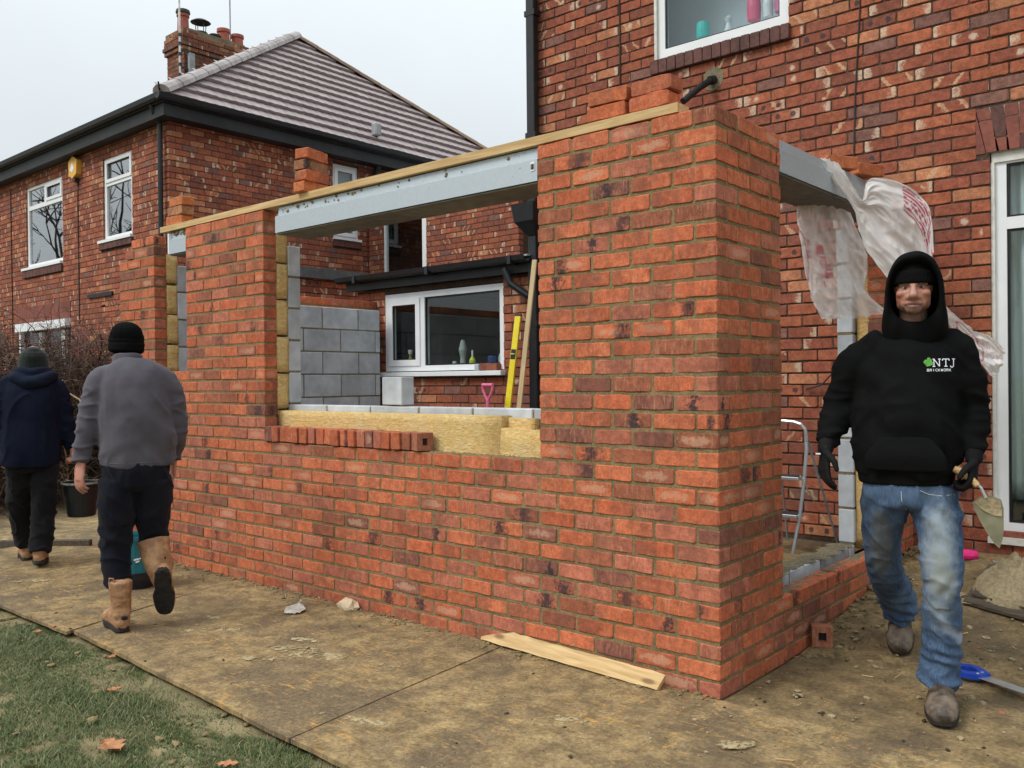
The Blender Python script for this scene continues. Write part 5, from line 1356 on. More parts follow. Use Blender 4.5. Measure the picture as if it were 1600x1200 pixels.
# mortar board with its heap
mbz = ramp(.6, 1.82) + .012
mbd = tag(MB().prism([(.535, 1.80, mbz + .0), (.98, 1.64, mbz - .02), (1.12, 2.28, mbz + .075), (.52, 2.45, mbz + .095)], (0, 0, .016)).build('mortar_board', M['old_wood']), 'dark board on the ground carrying a heap of wet mortar', 'board')
mbd2 = tag(MB().prism([(.56, 1.875, mbz + .034), (.97, 1.73, mbz + .014), (1.10, 2.25, mbz + .092), (.55, 2.42, mbz + .11)], (0, 0, .012)).build('mortar_board', M['old_wood']), 'upper of two thin boards under the mortar heap', 'board')
hp = MB(); N = 46
for j in range(N + 1):
    for i in range(N + 1):
        u, v = i / N * 2 - 1, j / N * 2 - 1; r2 = math.sqrt(u * u + v * v)
        h = max(0, 1 - r2 ** 2.2)
        x, y = .84 + u * .31, 2.09 + v * .31
        rid = (1 - abs(mnoise.noise((x * 7, y * 11, 1))) * 2) * .45 + abs(mnoise.noise((x * 20 + 3, y * 26, 5))) * .55 + .25 * mnoise.noise((x * 55, y * 60, 2))
        hp.v.append((x, y, ramp(x, y) + .056 + h * (.07 + .15 * rid) - (0 if h > 0 else .03)))
for j in range(N):
    for i in range(N): hp.f.append((j * (N + 1) + i, j * (N + 1) + i + 1, (j + 1) * (N + 1) + i + 1, (j + 1) * (N + 1) + i)); hp.mi.append(0)
M['wet_mortar'] = mortar_mat('wet_mortar', (.29, .225, .130), (.43, .35, .215))
tag(hp.build('mortar_heap', M['wet_mortar'], smooth=True), 'trowelled heap of sandy wet mortar on the dark board by the patio door', 'mortar')
# saw
sw = thing('hand_saw', 'hand saw with a blue plastic handle lying on the muddy ground', 'saw', (.765, .955, ramp(.7, .955) + .014), R(-24))
def profile(outer, inner, d, name, mat, parent):
    """plate with a hole: both outlines must have the same number of points"""
    n = len(outer); mm = MB(); vs = [(x, y, 0) for x, y in outer] + [(x, y, 0) for x, y in inner] + [(x, y, d) for x, y in outer] + [(x, y, d) for x, y in inner]; fs = []
    for i in range(n):
        k = (i + 1) % n
        fs += [(i, n + i, n + k, k), (2 * n + i, 2 * n + k, 3 * n + k, 3 * n + i), (i, k, 2 * n + k, 2 * n + i), (n + i, 3 * n + i, 3 * n + k, n + k)]
    mm.add(vs, fs); return mm.build(name, mat, parent)
M['blue'] = simple('blue_plastic', (.012, .06, .42), .42, 0, 25, .15, .05)
profile([(-.085, .035), (-.05, .075), (.02, .068), (.085, .03), (.075, -.03), (.03, -.062), (-.045, -.066), (-.09, -.03)], [(-.045, .022), (-.025, .040), (.010, .036), (.035, .014), (.03, -.008), (.012, -.026), (-.025, -.030), (-.047, -.012)], .024, 'handle', M['blue'], sw)
mm = MB(); mm.prism([(.07, .028, .010), (.07, -.034, .010), (.56, -.045, .012), (.56, .018, .012)], (0, 0, .0016)); mm.build('blade', M['alu'], sw)
mm = MB(); [mm.lathe((.055, y, .0245), [(.007, 0), (.006, .002), (.001, .003)], 8) for y in (.015, -.015)]; mm.build('rivets', M['steel'], sw)['kind'] = 'stuff'
# pink line reel, cutoff, foil
M['hotpink'] = simple('neon_pink', (.85, .03, .22), .5, 0, 40, .2, .1)
rl = thing('line_reel', 'neon pink builders line wound on a reel by the house wall', 'line reel', (.36, 2.56, ramp(.3, 2.56) + .036), R(38))
mm = MB(); mm.tube([(-.07, 0, .008), (-.045, 0, 0), (.045, 0, -.004), (.075, 0, -.004)], [.026, .036, .034, .026], 12); o = mm.build('wound_line', M['hotpink'], rl)
mm = MB(); mm.tube([(.0755, 0, -.004), (.079, 0, -.004)], .014, 10); mm.build('core_hole', M['dark'], rl)
mm = MB(); rg = random.Random(2)
for k in range(5):
    pts = [(-.06 + .05 * k * rg.uniform(-.4, .9), rg.uniform(-.05, .05), rg.uniform(-.03, .02))]
    for q in range(8): pts.append((pts[-1][0] + rg.uniform(-.035, .03), pts[-1][1] + rg.uniform(-.03, .03), min(.04, max(-.033, pts[-1][2] + rg.uniform(-.03, .03)))))
    mm.tube(pts, .0018, 4, False)
mm.build('loose_line', M['hotpink'], rl)['kind'] = 'stuff'
mm = MB(); mm.box((-.06, -.035, 0), (.06, .035, .012)); o = mm.build('foil_scrap', M['alu']); o.location = (.60, 2.52, ramp(.6, 2.52) + .012); o.rotation_euler = (.06, .05, R(-20)); tag(o, 'flat strip of silvery scrap lying by the patio door sill', 'scrap')
lo_ = loose_brick((.22, 2.56, ramp(.2, 2.56) + .02), R(20), 'broken orange brick under the pink line reel by the house wall', L=.12, tone=OR())

# crumbs of mortar, brick chips and twigs trodden over the boards
def scatter(name, mat, n, area, size, seed, flat=.55):
    rg = random.Random(seed); V = []; F = []; base = bmesh.new(); bmesh.ops.create_icosphere(base, subdivisions=1, radius=1)
    bv = [v.co.copy() for v in base.verts]; bf = [[v.index for v in f.verts] for f in base.faces]; base.free()
    for _ in range(n):
        x, y, z = area(rg); s = size[0] * (size[1] / size[0]) ** (rg.random() ** 2.2); a = rg.uniform(0, 6.28); ox = len(V); ex = rg.uniform(.6, 1.5)
        for c in bv:
            k = 1 + rg.uniform(-.3, .3); px, py = c.x * ex * s * k, c.y * s * k / ex
            V.append((x + px * math.cos(a) - py * math.sin(a), y + px * math.sin(a) + py * math.cos(a), z + c.z * s * flat))
        F += [tuple(i + ox for i in f) for f in bf]
    me = bpy.data.meshes.new(name); me.from_pydata(V, [], F); me.materials.append(mat); o = link(name, me); o['kind'] = 'stuff'; return o
def near_wall(rg):
    x = rg.uniform(-5.5, .0); return (x, -abs(rg.gauss(0, .06)) - .004, .019)
def on_boards(rg):
    return (rg.uniform(-5.5, 3.2), rg.uniform(-1.38, -.02), .019)
def right_path(rg):
    x, y = rg.uniform(.05, 2.2), rg.uniform(0, 2.65); return (x, y, ramp(x, y) + .010)
def side_foot(rg):
    y = rg.uniform(.7, 2.7); x = .012 + abs(rg.gauss(0, .09)); return (x, y, ramp(x + .06, y) + .010)
scatter('mortar_crumbs', M['mortar'], 700, near_wall, (.003, .022), 1); scatter('mortar_crumbs', M['wet_mortar'], 650, on_boards, (.002, .012), 2); scatter('mortar_crumbs', M['wet_mortar'], 520, right_path, (.003, .018), 3)
scatter('mortar_crumbs', M['mortar'], 260, side_foot, (.004, .03), 4)
scatter('brick_chips', simple('brick_chip', (.40, .14, .07), .9, 0, 30, .3, .2), 130, lambda rg: rg.choice([on_boards, near_wall, right_path])(rg), (.003, .016), 5)
scatter('dirt_lumps', simple('dark_dirt', (.045, .034, .022), .95, 0, 30, .4, .3), 420, lambda rg: rg.choice([on_boards, right_path, right_path])(rg), (.002, .014), 6)
scatter('mortar_lumps', M['mortar'], 150, lambda rg: (rg.uniform(-4.6, -.6), rg.uniform(-2.6, -1.36), -.022), (.006, .04), 7, .35)
rg = random.Random(12); mm = MB()
for _ in range(60):
    x, y, z = rg.choice([on_boards, right_path, near_wall])(rg); a = rg.uniform(0, 3.14); l = rg.uniform(.015, .07)
    mm.tube([(x, y, z + .003), (x + math.cos(a) * l, y + math.sin(a) * l, z + .004)], rg.uniform(.001, .003), 4)
tag(mm.build('wood_litter', M['timber']), kind='stuff')
# pale mortar splashes trodden flat
mm = MB(); rg = random.Random(31)
for (x, y, r_, ex) in ((-1.95, -.75, .13, 1.5), (-2.15, -.62, .06, 1.8), (-2.05, -.95, .07, 1.7), (-2.75, -.85, .10, 2.2), (-3.0, -.7, .06, 1.6), (-1.45, -.62, .05, 1.4), (-.4, -.62, .045, 1.5), (.28, -.42, .055, 1.3), (-4.3, -.6, .09, 2.0), (-4.9, -1.0, .08, 1.7), (.45, 1.9, .10, 1.2), (-1.0, -1.15, .06, 1.8)):
    K = 22; c0 = len(mm.v); a0 = rg.uniform(.2, 1.1); mm.v.append((x, y, ramp(x, y) + .0225))
    for k in range(K):
        a = 2 * math.pi * k / K; q = r_ * (1 + .38 * mnoise.noise((math.cos(a) * 1.8 + x * 3, math.sin(a) * 1.8 + y * 5, 2)) + .22 * mnoise.noise((math.cos(a) * 5, math.sin(a) * 5, x * 4))); px, py = math.cos(a) * q * ex, math.sin(a) * q / ex
        mm.v.append((x + px * math.cos(a0) - py * math.sin(a0), y + px * math.sin(a0) + py * math.cos(a0), ramp(x, y) + .0195))
    for k in range(K): mm.f.append((c0, c0 + 1 + k, c0 + 1 + (k + 1) % K)); mm.mi.append(0)
t = NT('dried_mortar'); p = t.pos(); n1 = t.noise(p, 38, 5, .7); n2 = t.noise(p, 9, 4, .65)
t.base(t.mix(t.ss(n1, .3, .7), (.30, .235, .12), (.47, .38, .21))); t.rough(.95); t.bump(n1, .8, .01)
tr = t.n.new('ShaderNodeBsdfTransparent'); mx = t.n.new('ShaderNodeMixShader'); t.l.new(t.ss(t.math('ADD', t.math('MULTIPLY', n1, .6), t.math('MULTIPLY', n2, .5)), .50, .60), mx.inputs[0]); t.l.new(tr.outputs[0], mx.inputs[1]); t.l.new(t.b.outputs[0], mx.inputs[2]); t.l.new(mx.outputs[0], t.out.inputs[0])
tag(mm.build('mortar_splashes', t.m), kind='stuff')
# dead leaves on the lawn
g3 = 'fallen brown leaves on the lawn'
t_leaf = simple('dead_leaf', (.42, .19, .085), .7, 0, 60, .3, .2)
for i, (x, y, s_, lab) in enumerate([(-1.62, -1.92, .07, 'large crumpled orange leaf on the grass'), (-2.25, -1.62, .035, 'small brown leaf on the grass left of the large orange leaf'), (-3.55, -1.46, .032, 'little rusty leaf on the grass by the far board corner'), (-1.12, -1.72, .04, 'russet leaf on the grass between the large leaf and the board edge'), (-2.75, -1.40, .03, 'tiny leaf on the grass touching the middle board')]):
    lf = MB(); N = 6
    for j in range(N + 1):
        for k in range(N + 1):
            u, v = j / N * 2 - 1, k / N * 2 - 1; w = max(.05, 1 - u * u) * (1 + .4 * math.cos(u * 9))
            lf.v.append((u * s_, v * w * s_ * .6, .012 + s_ * .3 * (abs(v) * .5 + .6 * mnoise.noise((u * 2, v * 2, i)))))
    for j in range(N):
        for k in range(N): lf.f.append((j * 7 + k, j * 7 + k + 1, j * 7 + k + 8, j * 7 + k + 7)); lf.mi.append(0)
    o = lf.build('dead_leaf', t_leaf, smooth=True); o.location = (x, y, -.012); o.rotation_euler = (0, 0, i * 1.3); tag(o, lab, 'leaf', g3)

# old planks edging the dirt on the far left
for (a, b, h, w, lab) in (((-6.62, -.60), (-5.95, -.10), .07, .05, 'rough dark plank end edging the boards, behind the hooded coat man'), ((-6.95, -1.30), (-6.42, -.80), .05, .06, 'dark plank edging the far left of the boards'), ((-7.5, -.75), (-6.9, -.95), .10, .12, 'short grey log in the dirt at the far left')):
    o = strip_between((*a, h / 2 - .01), (*b, h / 2), w, h, 'old_plank', M['old_wood'], (.7, -.7, 0), .006); tag(o, lab, 'plank')
rock((-7.35, .05, .03), .09, 3, simple('broken_brick', (.33, .115, .065), .9, 0, 30, .3, .3), 'broken_brick', 'lump of broken red brick in the dirt left of the bucket', 'brick', (1, .7, .7))

# brambles
rg = random.Random(21)
bh = thing('bramble_hedge', 'tangled leafless brown bramble hedge in front of the neighbouring house', 'hedge', (-8.4, .6, 0))
def brstem(mm, p, d, L, r, sag, n=9, wig=.25):
    pts = [p]; dd = Vector(d).normalized()
    for i in range(n):
        dd = (dd + Vector((rg.gauss(0, wig), rg.gauss(0, wig), rg.gauss(0, wig) - sag * (i / n))) * .6).normalized()
        q = pts[-1] + dd * (L / n)
        if q.z < -.02: q.z = -.02; dd.z = abs(dd.z)
        pts.append(q)
    mm.tube(pts, [r * (1 - .7 * i / n) for i in range(n + 1)], 4, False)
    return pts
def hedge(n, L, r, seed, zmax=1.0):
    mm = MB()
    for _ in range(n):
        f = rg.random(); x = -.95 - 1.6 * rg.random() + f * 1.25; y = -2.6 + f * 4.6
        z = 1.0 * rg.random() ** .75 * zmax
        p = Vector((x, y, z)); pts = brstem(mm, p, (rg.gauss(0, .8), rg.gauss(0, .8), rg.uniform(.2, 1.3)), L * rg.uniform(.6, 1.25), r * rg.uniform(.6, 1.3), rg.uniform(.5, 1.3))
        for q in pts[2:]:
            if rg.random() < .45: brstem(mm, q, (rg.gauss(0, 1), rg.gauss(0, 1), rg.gauss(.2, 1)), rg.uniform(.12, .4), r * .45, .3, 3, .3)
    return mm
M['stem_brown'] = simple('bramble_brown', (.105, .062, .042), .8, 0, 20, .4, 0); M['stem_red'] = simple('bramble_red', (.15, .065, .055), .7, 0, 20, .4, 0); M['stem_tan'] = simple('dry_tan_cane', (.34, .24, .13), .8, 0, 20, .35, 0); M['stem_dark'] = simple('bramble_dark', (.038, .027, .018), .9, 0, 10, .4, 0)
hedge(1500, 1.0, .0060, 1, 1.75).build('brown_stems', M['stem_brown'], bh, recalc=False)['kind'] = 'stuff'
hedge(900, .95, .0048, 2, 1.95).build('red_stems', M['stem_red'], bh, recalc=False)['kind'] = 'stuff'
hedge(1300, 1.0, .0085, 3, 1.6).build('dark_stems', M['stem_dark'], bh, recalc=False)['kind'] = 'stuff'
hedge(170, .9, .0058, 4, 1.6).build('dry_stems', M['stem_tan'], bh, recalc=False)['kind'] = 'stuff'
for (p, q, s_) in (((.35, .9, .55), (-.2, .5, 1.45), .02), ((.8, .2, .9), (-.35, -.2, 1.35), .016), ((-.2, -1.1, .8), (-.5, -1.5, 1.7), .016), ((-.6, -1.8, 1.0), (-.4, -2.0, 1.8), .014), ((.5, .6, 1.5), (.0, 1.3, 1.95), .012)):
    mm = MB(); a, b = Vector(p), Vector(q); pts = [a + (b - a) * (i / 9) + Vector((0, 0, .22 * math.sin(i / 9 * 3.14))) + mnoise.noise_vector((i * .5, p[0], 0)) * .05 for i in range(10)]
    mm.tube(pts, [s_ * (1 - .06 * i) * .7 for i in range(10)], 6); mm.build('cane', M['stem_tan'], bh, smooth=True)
lv_ = MB()
for _ in range(4200):
    f = rg.random(); x = -1.1 - 1.3 * rg.random() + f * 1.3; y = -2.6 + f * 4.6; z = abs(rg.gauss(0, .75)); s_ = rg.uniform(.015, .045); a = rg.uniform(0, 6.28); c_, n_ = math.cos(a) * s_, math.sin(a) * s_; tz = rg.uniform(-.6, .6) * s_
    lv_.add([(x - c_, y - n_, z), (x + n_ * .5, y - c_ * .5, z + tz), (x + c_, y + n_, z + tz * .5), (x - n_ * .5, y + c_ * .5, z - tz)], [(0, 1, 2, 3)])
lv_.build('withered_leaves', simple('withered_leaf', (.13, .085, .045), .85, 0, 15, .5, 0), bh, recalc=False)['kind'] = 'stuff'
# rough fence behind the brambles
fn = thing('board_fence', 'old dark board fence lost behind the brambles', 'fence', (-9.0, .2, 0))
for i in range(26):
    f = i / 25; x, y = -1.55 + f * 1.55, -2.7 + f * 4.9
    mm = MB(); mm.box((-.085, -.008, -.05), (.085, .008, 1.22 + .05 * rg.random()), 0, .003); o = mm.build('fence_board', M['old_wood'], fn); o.location = (x, y, 0); o.rotation_euler = (0, rg.gauss(0, .01), math.atan2(4.9, 1.55))

# bare garden tree, mirrored in the neighbour's upstairs panes
rg = random.Random(5)
tr_ = thing('bare_tree', 'leafless garden tree standing out in the lawn left of the houses', 'tree', (-24.0, -2.5, 0))
def grow(mm, p, d, L, r, depth):
    pts = [p]; dd = d.normalized()
    for i in range(4):
        dd = (dd + Vector((rg.gauss(0, .13), rg.gauss(0, .13), rg.gauss(.03, .1)))).normalized(); pts.append(pts[-1] + dd * L / 4)
    mm.tube(pts, [r * (1 - .11 * i) for i in range(5)], 6 if depth < 2 else 4, False)
    if depth < 5:
        for k in range(3 if depth < 4 else 4):
            s_ = pts[rg.choice([2, 3, 4, 4])]; nd = (dd + Vector((rg.gauss(0, .55), rg.gauss(0, .55), rg.gauss(.12, .4)))).normalized(); grow(mm, s_, nd, L * rg.uniform(.6, .8), r * .58, depth + 1)
mm = MB(); mm.tube([(0, 0, -.1), (.05, 0, 1.2), (.0, .08, 2.4)], [.26, .20, .17], 10); mm.build('trunk', M['stem_dark'], tr_, smooth=True)
mm = MB()
for k in range(4): grow(mm, Vector((0, .06, 2.2 + .1 * k)), Vector((math.cos(k * 1.7) * .6, math.sin(k * 1.7) * .6, 1)), 2.3, .12, 1)
mm.build('branches', M['stem_dark'], tr_, recalc=False)

# ================================================================== PEOPLE
def eval_mesh(o, name, mat):
    dg = bpy.context.evaluated_depsgraph_get(); dg.update()
    me = bpy.data.meshes.new_from_object(o.evaluated_get(dg)); me.name = name
    old = o.data; o.modifiers.clear(); o.data = me; bpy.data.meshes.remove(old)
    me.materials.clear(); me.materials.append(mat); me.polygons.foreach_set('use_smooth', [True] * len(me.polygons))
    return o

class Body:
    """closed tubes and ellipsoids that are grown together into one continuous surface"""
    def __init__(s): s.mb = MB()
    def ell(s, c, r, rot=None, n=14):
        bm = bmesh.new(); bmesh.ops.create_uvsphere(bm, u_segments=n, v_segments=n // 2 + 2, radius=1)
        for v in bm.verts:
            q = Vector((v.co.x * r[0], v.co.y * r[1], v.co.z * r[2]))
            if rot: q.rotate(rot)
            v.co = q + Vector(c)
        s.mb.bm(bm); return s
    def limb(s, pts, rad, ref=(1, 0, 0), n=18, rnd=.6, sub=3):
        """tube through pts with elliptical rings rad=[(rx,ry)] smoothed along its length"""
        P = [Vector(p) for p in pts]; Rr = [Vector((a, b, 0)) if not isinstance(a, (int, float)) or True else 0 for a, b in [(q if isinstance(q, tuple) else (q, q)) for q in rad]]
        T = max(2, (len(P) - 1) * sub); Q = [catmull(P, i / T) for i in range(T + 1)]; W = [catmull(Rr, i / T) for i in range(T + 1)]
        ts = [(Q[min(i + 1, T)] - Q[max(i - 1, 0)]).normalized() for i in range(T + 1)]
        # rounded ends
        Q = [Q[0] - ts[0] * W[0].y * rnd, Q[0] - ts[0] * W[0].y * rnd * .6] + Q + [Q[-1] + ts[-1] * W[-1].y * rnd * .6, Q[-1] + ts[-1] * W[-1].y * rnd]
        W = [W[0] * .35, W[0] * .78] + W + [W[-1] * .78, W[-1] * .35]; ts = [ts[0], ts[0]] + ts + [ts[-1], ts[-1]]
        o = len(s.mb.v); ref = Vector(ref)
        for p, w, t_ in zip(Q, W, ts):
            x = (ref - t_ * ref.dot(t_)).normalized(); y = t_.cross(x)
            for k in range(n):
                a = 2 * math.pi * k / n; s.mb.v.append(tuple(p + x * math.cos(a) * w.x + y * math.sin(a) * w.y))
        for i in range(len(Q) - 1):
            for k in range(n):
                k2 = (k + 1) % n; s.mb.f.append((o + i * n + k, o + i * n + k2, o + (i + 1) * n + k2, o + (i + 1) * n + k)); s.mb.mi.append(0)
        s.mb.f.append(tuple(o + k for k in range(n))[::-1]); s.mb.f.append(tuple(o + (len(Q) - 1) * n + k for k in range(n))); s.mb.mi += [0, 0]
        return s
    def grow(s, name, mat, parent, voxel=.008, smooth=4, fold=None):
        o = s.mb.build(name, mat, parent)
        r_ = o.modifiers.new('r', 'REMESH'); r_.mode = 'VOXEL'; r_.voxel_size = voxel; r_.adaptivity = 0
        if smooth: q = o.modifiers.new('s', 'SMOOTH'); q.iterations = smooth; q.factor = .5
        eval_mesh(o, name, mat)
        if fold:
            me = o.data; n = len(me.vertices); co = np.empty(n * 3, np.float32); no = np.empty(n * 3, np.float32)
            me.vertices.foreach_get('co', co); me.vertex_normals.foreach_get('vector', no); co = co.reshape(-1, 3); no = no.reshape(-1, 3)
            d = np.array([fold(Vector(c.tolist()), Vector(q.tolist())) for c, q in zip(co, no)], np.float32)
            me.vertices.foreach_set('co', (co + no * d[:, None]).ravel()); me.update()
        return o

def crease(a, b, c_, w=3.2):
    r_ = max(0.0, 1 - abs(mnoise.noise((a, b, c_))) * w); return r_ * r_ - .25
def fabric(name, c1, c2, fuzz=.0, scale=40, rough=.95, dirt=None):
    t = NT(name); p = t.obj(); n1 = t.noise(p, scale, 4, .6); n2 = t.noise(p, 3.5, 4, .6); n3 = t.noise(p, scale * 12, 2)
    c = t.mix(t.ss(n2, .35, .68), c1, c2)
    if dirt: c = t.mix(t.ss(t.noise(p, 11, 5, .7), .60, .74, 0, dirt[1]), c, dirt[0])
    t.base(c); t.rough(rough); t.set('Specular IOR Level', .08)
    if fuzz: t.set('Sheen Weight', fuzz); t.set('Sheen Roughness', .5)
    t.bump(t.math('ADD', n1, t.math('MULTIPLY', n3, .6)), .35, .003); return t.m
def skin_mat(name, base, stubble=None):
    t = NT(name); p = t.obj(); n1 = t.noise(p, 60, 4); n2 = t.noise(p, 14, 3)
    c = t.mix(t.ss(n2, .35, .65), base, (base[0] * 1.02, base[1] * .78, base[2] * .74))
    if stubble:
        z0, z1, yf = stubble; s_ = t.sep(p); n4 = t.noise(p, 420, 2)
        f = t.math('MULTIPLY', t.ss(t.math('ADD', s_[2], t.math('MULTIPLY', n2, .02)), z1, z0), t.ss(n4, .3, .6, .45, .9))
        c = t.mix(f, c, (.10, .066, .052))
    if stubble:
        ax = t.math('DIVIDE', s_[0], .031); az = t.math('DIVIDE', t.math('SUBTRACT', s_[2], 1.7125), .0125)
        e = t.math('ADD', t.math('MULTIPLY', ax, ax), t.math('MULTIPLY', az, az)); front = t.math('LESS_THAN', s_[1], -.11)
        c = t.mix(t.math('MULTIPLY', t.math('MULTIPLY', t.ss(e, 1.1, .7), front), .7), c, (.30, .125, .105))
        zl = t.math('ABSOLUTE', t.math('ADD', t.math('SUBTRACT', s_[2], 1.7125), t.math('MULTIPLY', t.math('MULTIPLY', ax, ax), .0035)))
        c = t.mix(t.math('MULTIPLY', t.math('MULTIPLY', t.ss(zl, .0024, .0008), front), t.ss(t.math('ABSOLUTE', ax), 1.05, .85)), c, (.05, .02, .018))  # dark of the mouth opening painted into the skin as a thin line
        br = t.math('MULTIPLY', t.ss(t.math('ABSOLUTE', t.math('SUBTRACT', s_[2], 1.799)), .008, .003), t.math('MULTIPLY', front, t.ss(t.math('ABSOLUTE', s_[0]), .010, .018)))
        c = t.mix(t.math('MULTIPLY', br, .85), c, (.035, .024, .018))
        so = t.math('MULTIPLY', t.math('MULTIPLY', t.ss(t.math('ABSOLUTE', t.math('SUBTRACT', s_[2], 1.782)), .012, .004), t.ss(t.math('ABSOLUTE', t.math('SUBTRACT', t.math('ABSOLUTE', s_[0]), .031)), .018, .008)), front)
        c = t.mix(t.math('MULTIPLY', so, .45), c, (.20, .09, .07))  # eye-socket shading painted into the skin colour
    t.base(c); t.rough(.5); t.set('Subsurface Weight', .12); t.set('Subsurface Radius', (.01, .004, .002)); t.set('Subsurface Scale', .6); t.bump(n1, .15, .002); return t.m
def leather(name, c1, c2):
    t = NT(name); p = t.obj(); n1 = t.noise(p, 14, 5, .65); n2 = t.noise(p, 90, 3)
    t.base(t.mix(t.ss(n1, .36, .66), c1, c2)); t.rough(t.ss(n1, .3, .7, .5, .8)); t.bump(t.math('ADD', n1, n2), .35, .004); return t.m

def fingers(B, wrist, down, palm_n, across, L=.185, curl=.35, r=.0095, thumb=True, spread=.16, grip=0.0):
    """palm, four unequal jointed fingers and a thumb; down: towards the finger tips; across: towards the thumb side"""
    w = Vector(wrist); d = Vector(down).normalized(); n_ = Vector(palm_n); n_ = (n_ - d * n_.dot(d)).normalized(); a = Vector(across); a = (a - d * a.dot(d) - n_ * a.dot(n_)).normalized()
    pl = L * .52
    B.limb([w - d * .02, w + d * pl * .25, w + d * pl * .7, w + d * pl], [(.028, .021), (.034, .019), (.042, .017), (.040, .014)], ref=a, n=14, rnd=.5, sub=2)
    for i, (off, ln) in enumerate(((.031, .86), (.011, 1.0), (-.010, .93), (-.030, .74))):
        k = w + d * (pl * (.98 - .03 * abs(i - 1))) + a * off
        dirn = (d + a * (off * spread * 6)).normalized(); fl = L * .5 * ln; c = curl * (1 + .12 * i) + grip
        pts = [k - dirn * .02, k]; ang = c * .5
        for seg, s_ in enumerate((.46, .30, .24)):
            dd = dirn * math.cos(ang) + n_ * math.sin(ang); pts.append(pts[-1] + dd * fl * s_); ang += c * .8
        B.limb(pts, [r * 1.05, r * 1.05, r, r * .9, r * .78], ref=a, n=10, rnd=.9, sub=2)
    if thumb:
        k = w + d * pl * .28 + a * .030
        t1 = (d * .65 + a * .72 + n_ * (.28 + grip * .3)).normalized(); t2 = (d * .93 + a * .22 + n_ * (.30 + grip * .4)).normalized()
        B.limb([k - t1 * .02, k, k + t1 * L * .22, k + t1 * L * .22 + t2 * L * .20], [r * 1.5, r * 1.4, r * 1.15, r * .9], ref=n_, n=10, rnd=.9, sub=2)

def boot(parent, name, toe, heel_dir, mat, sole_mat, L=.30, W=.052, shaft=None, parts=None, pitch=0.0, loc=(0, 0, 0), yaw=0.0, hgt=.10):
    """boot built along +y (toe), sole at z=0; returns the upper, with its sole as a child"""
    Bt = Body()
    Bt.limb([(0, -L * .36, .045), (0, -L * .1, .062), (0, L * .2, .056), (0, L * .42, .046), (0, L * .56, .040)], [(W * .78, .046), (W * .86, .060), (W * 1.0, .052), (W * 1.04, .044), (W * .86, .034)], n=18, rnd=.75)
    Bt.limb([(0, -L * .26, .05), (0, -L * .25, hgt), (0, -L * .25, hgt + (shaft or .05))], [(W * .80, .050), (W * .84, .055), (W * .98, .064)] if not shaft else [(W * .86, .060), (W * .98, .064), (W * 1.18, .074)], n=18, rnd=.25)
    m_ = Matrix.Translation(loc) @ Matrix.Rotation(yaw, 4, 'Z') @ Matrix.Rotation(pitch, 4, 'X')
    up_ = Bt.grow(name, mat, parent, .0055, 5, lambda c, n: .0035 * mnoise.noise((c.x * 14, c.y * 16, c.z * 26)) + .002 * mnoise.noise((c.x * 40, c.y * 44, c.z * 60)))
    up_.matrix_local = m_
    sl = MB(); N = 22; outl = []
    for i in range(N):
        a = 2 * math.pi * i / N; cy, sx = math.cos(a), math.sin(a)
        y = L * (.08 + .54 * cy); w = W * (1.14 if cy > .1 else (.92 if cy > -.6 else .96)) * (.98 if abs(cy) < .8 else 1)
        if -.35 < cy < .05: w *= .90
        outl.append((math.copysign(abs(sx) ** .62, sx) * w, y))
    o = len(sl.v)
    for (z, k) in ((.0, .95), (.006, 1.0), (.030, 1.0), (.036, .96)):
        for (x, y) in outl: sl.v.append((x * k, (y - L * .08) * k + L * .08, z if not (z < .006 and -L * .20 < y < -L * .02) else .012))
    for j in range(3):
        for i in range(N): sl.f.append((j * N + i, j * N + (i + 1) % N, (j + 1) * N + (i + 1) % N, (j + 1) * N + i)); sl.mi.append(0)
    sl.f += [tuple(range(N))[::-1], tuple(3 * N + i for i in range(N))]; sl.mi += [0, 0]
    so = sl.build('sole', sole_mat, up_)
    tr_ = MB()
    for i in range(9):
        y = -L * .40 + i * L * .105
        if -L * .20 < y < -.0: continue
        tr_.box((-W * .72, y, -.004), (-W * .08, y + .016, .004)); tr_.box((W * .08, y, -.004), (W * .72, y + .016, .004))
    tr_.build('tread', sole_mat, up_)['kind'] = 'stuff'
    return up_

M['hoodie'] = fabric('black_sweatshirt', (.0050, .0052, .0056), (.0080, .0082, .0086), 0, 45, .95, ((.05, .045, .035), .10))
M['knit'] = fabric('black_knit', (.0040, .0040, .0043), (.006, .006, .0065), 0, 60)
M['glove'] = fabric('black_glove', (.010, .010, .011), (.017, .017, .017), 0, 60, .7, ((.09, .085, .07), .4))
M['skin1'] = skin_mat('face_skin', (.42, .225, .165), (1.700, 1.745, 0)); M['skin2'] = skin_mat('hand_skin', (.52, .27, .20))
M['boot_brown'] = leather('worn_brown_boot', (.045, .032, .022), (.19, .145, .105)); M['sole_dark'] = simple('rubber_sole', (.022, .020, .018), .8, 0, 25, .5, .3)
M['boot_tan'] = leather('tan_rigger_boot', (.28, .140, .065), (.48, .275, .140))

# ---------------------------------------------------------------- hooded man
def person(label, loc, rz): return thing('person', label, 'person', (loc[0], loc[1], 0), rz)
m1 = person('man in a black hoodie and blue jeans walking towards us with a trowel', (.676, .463), .28295)
cx = -.022
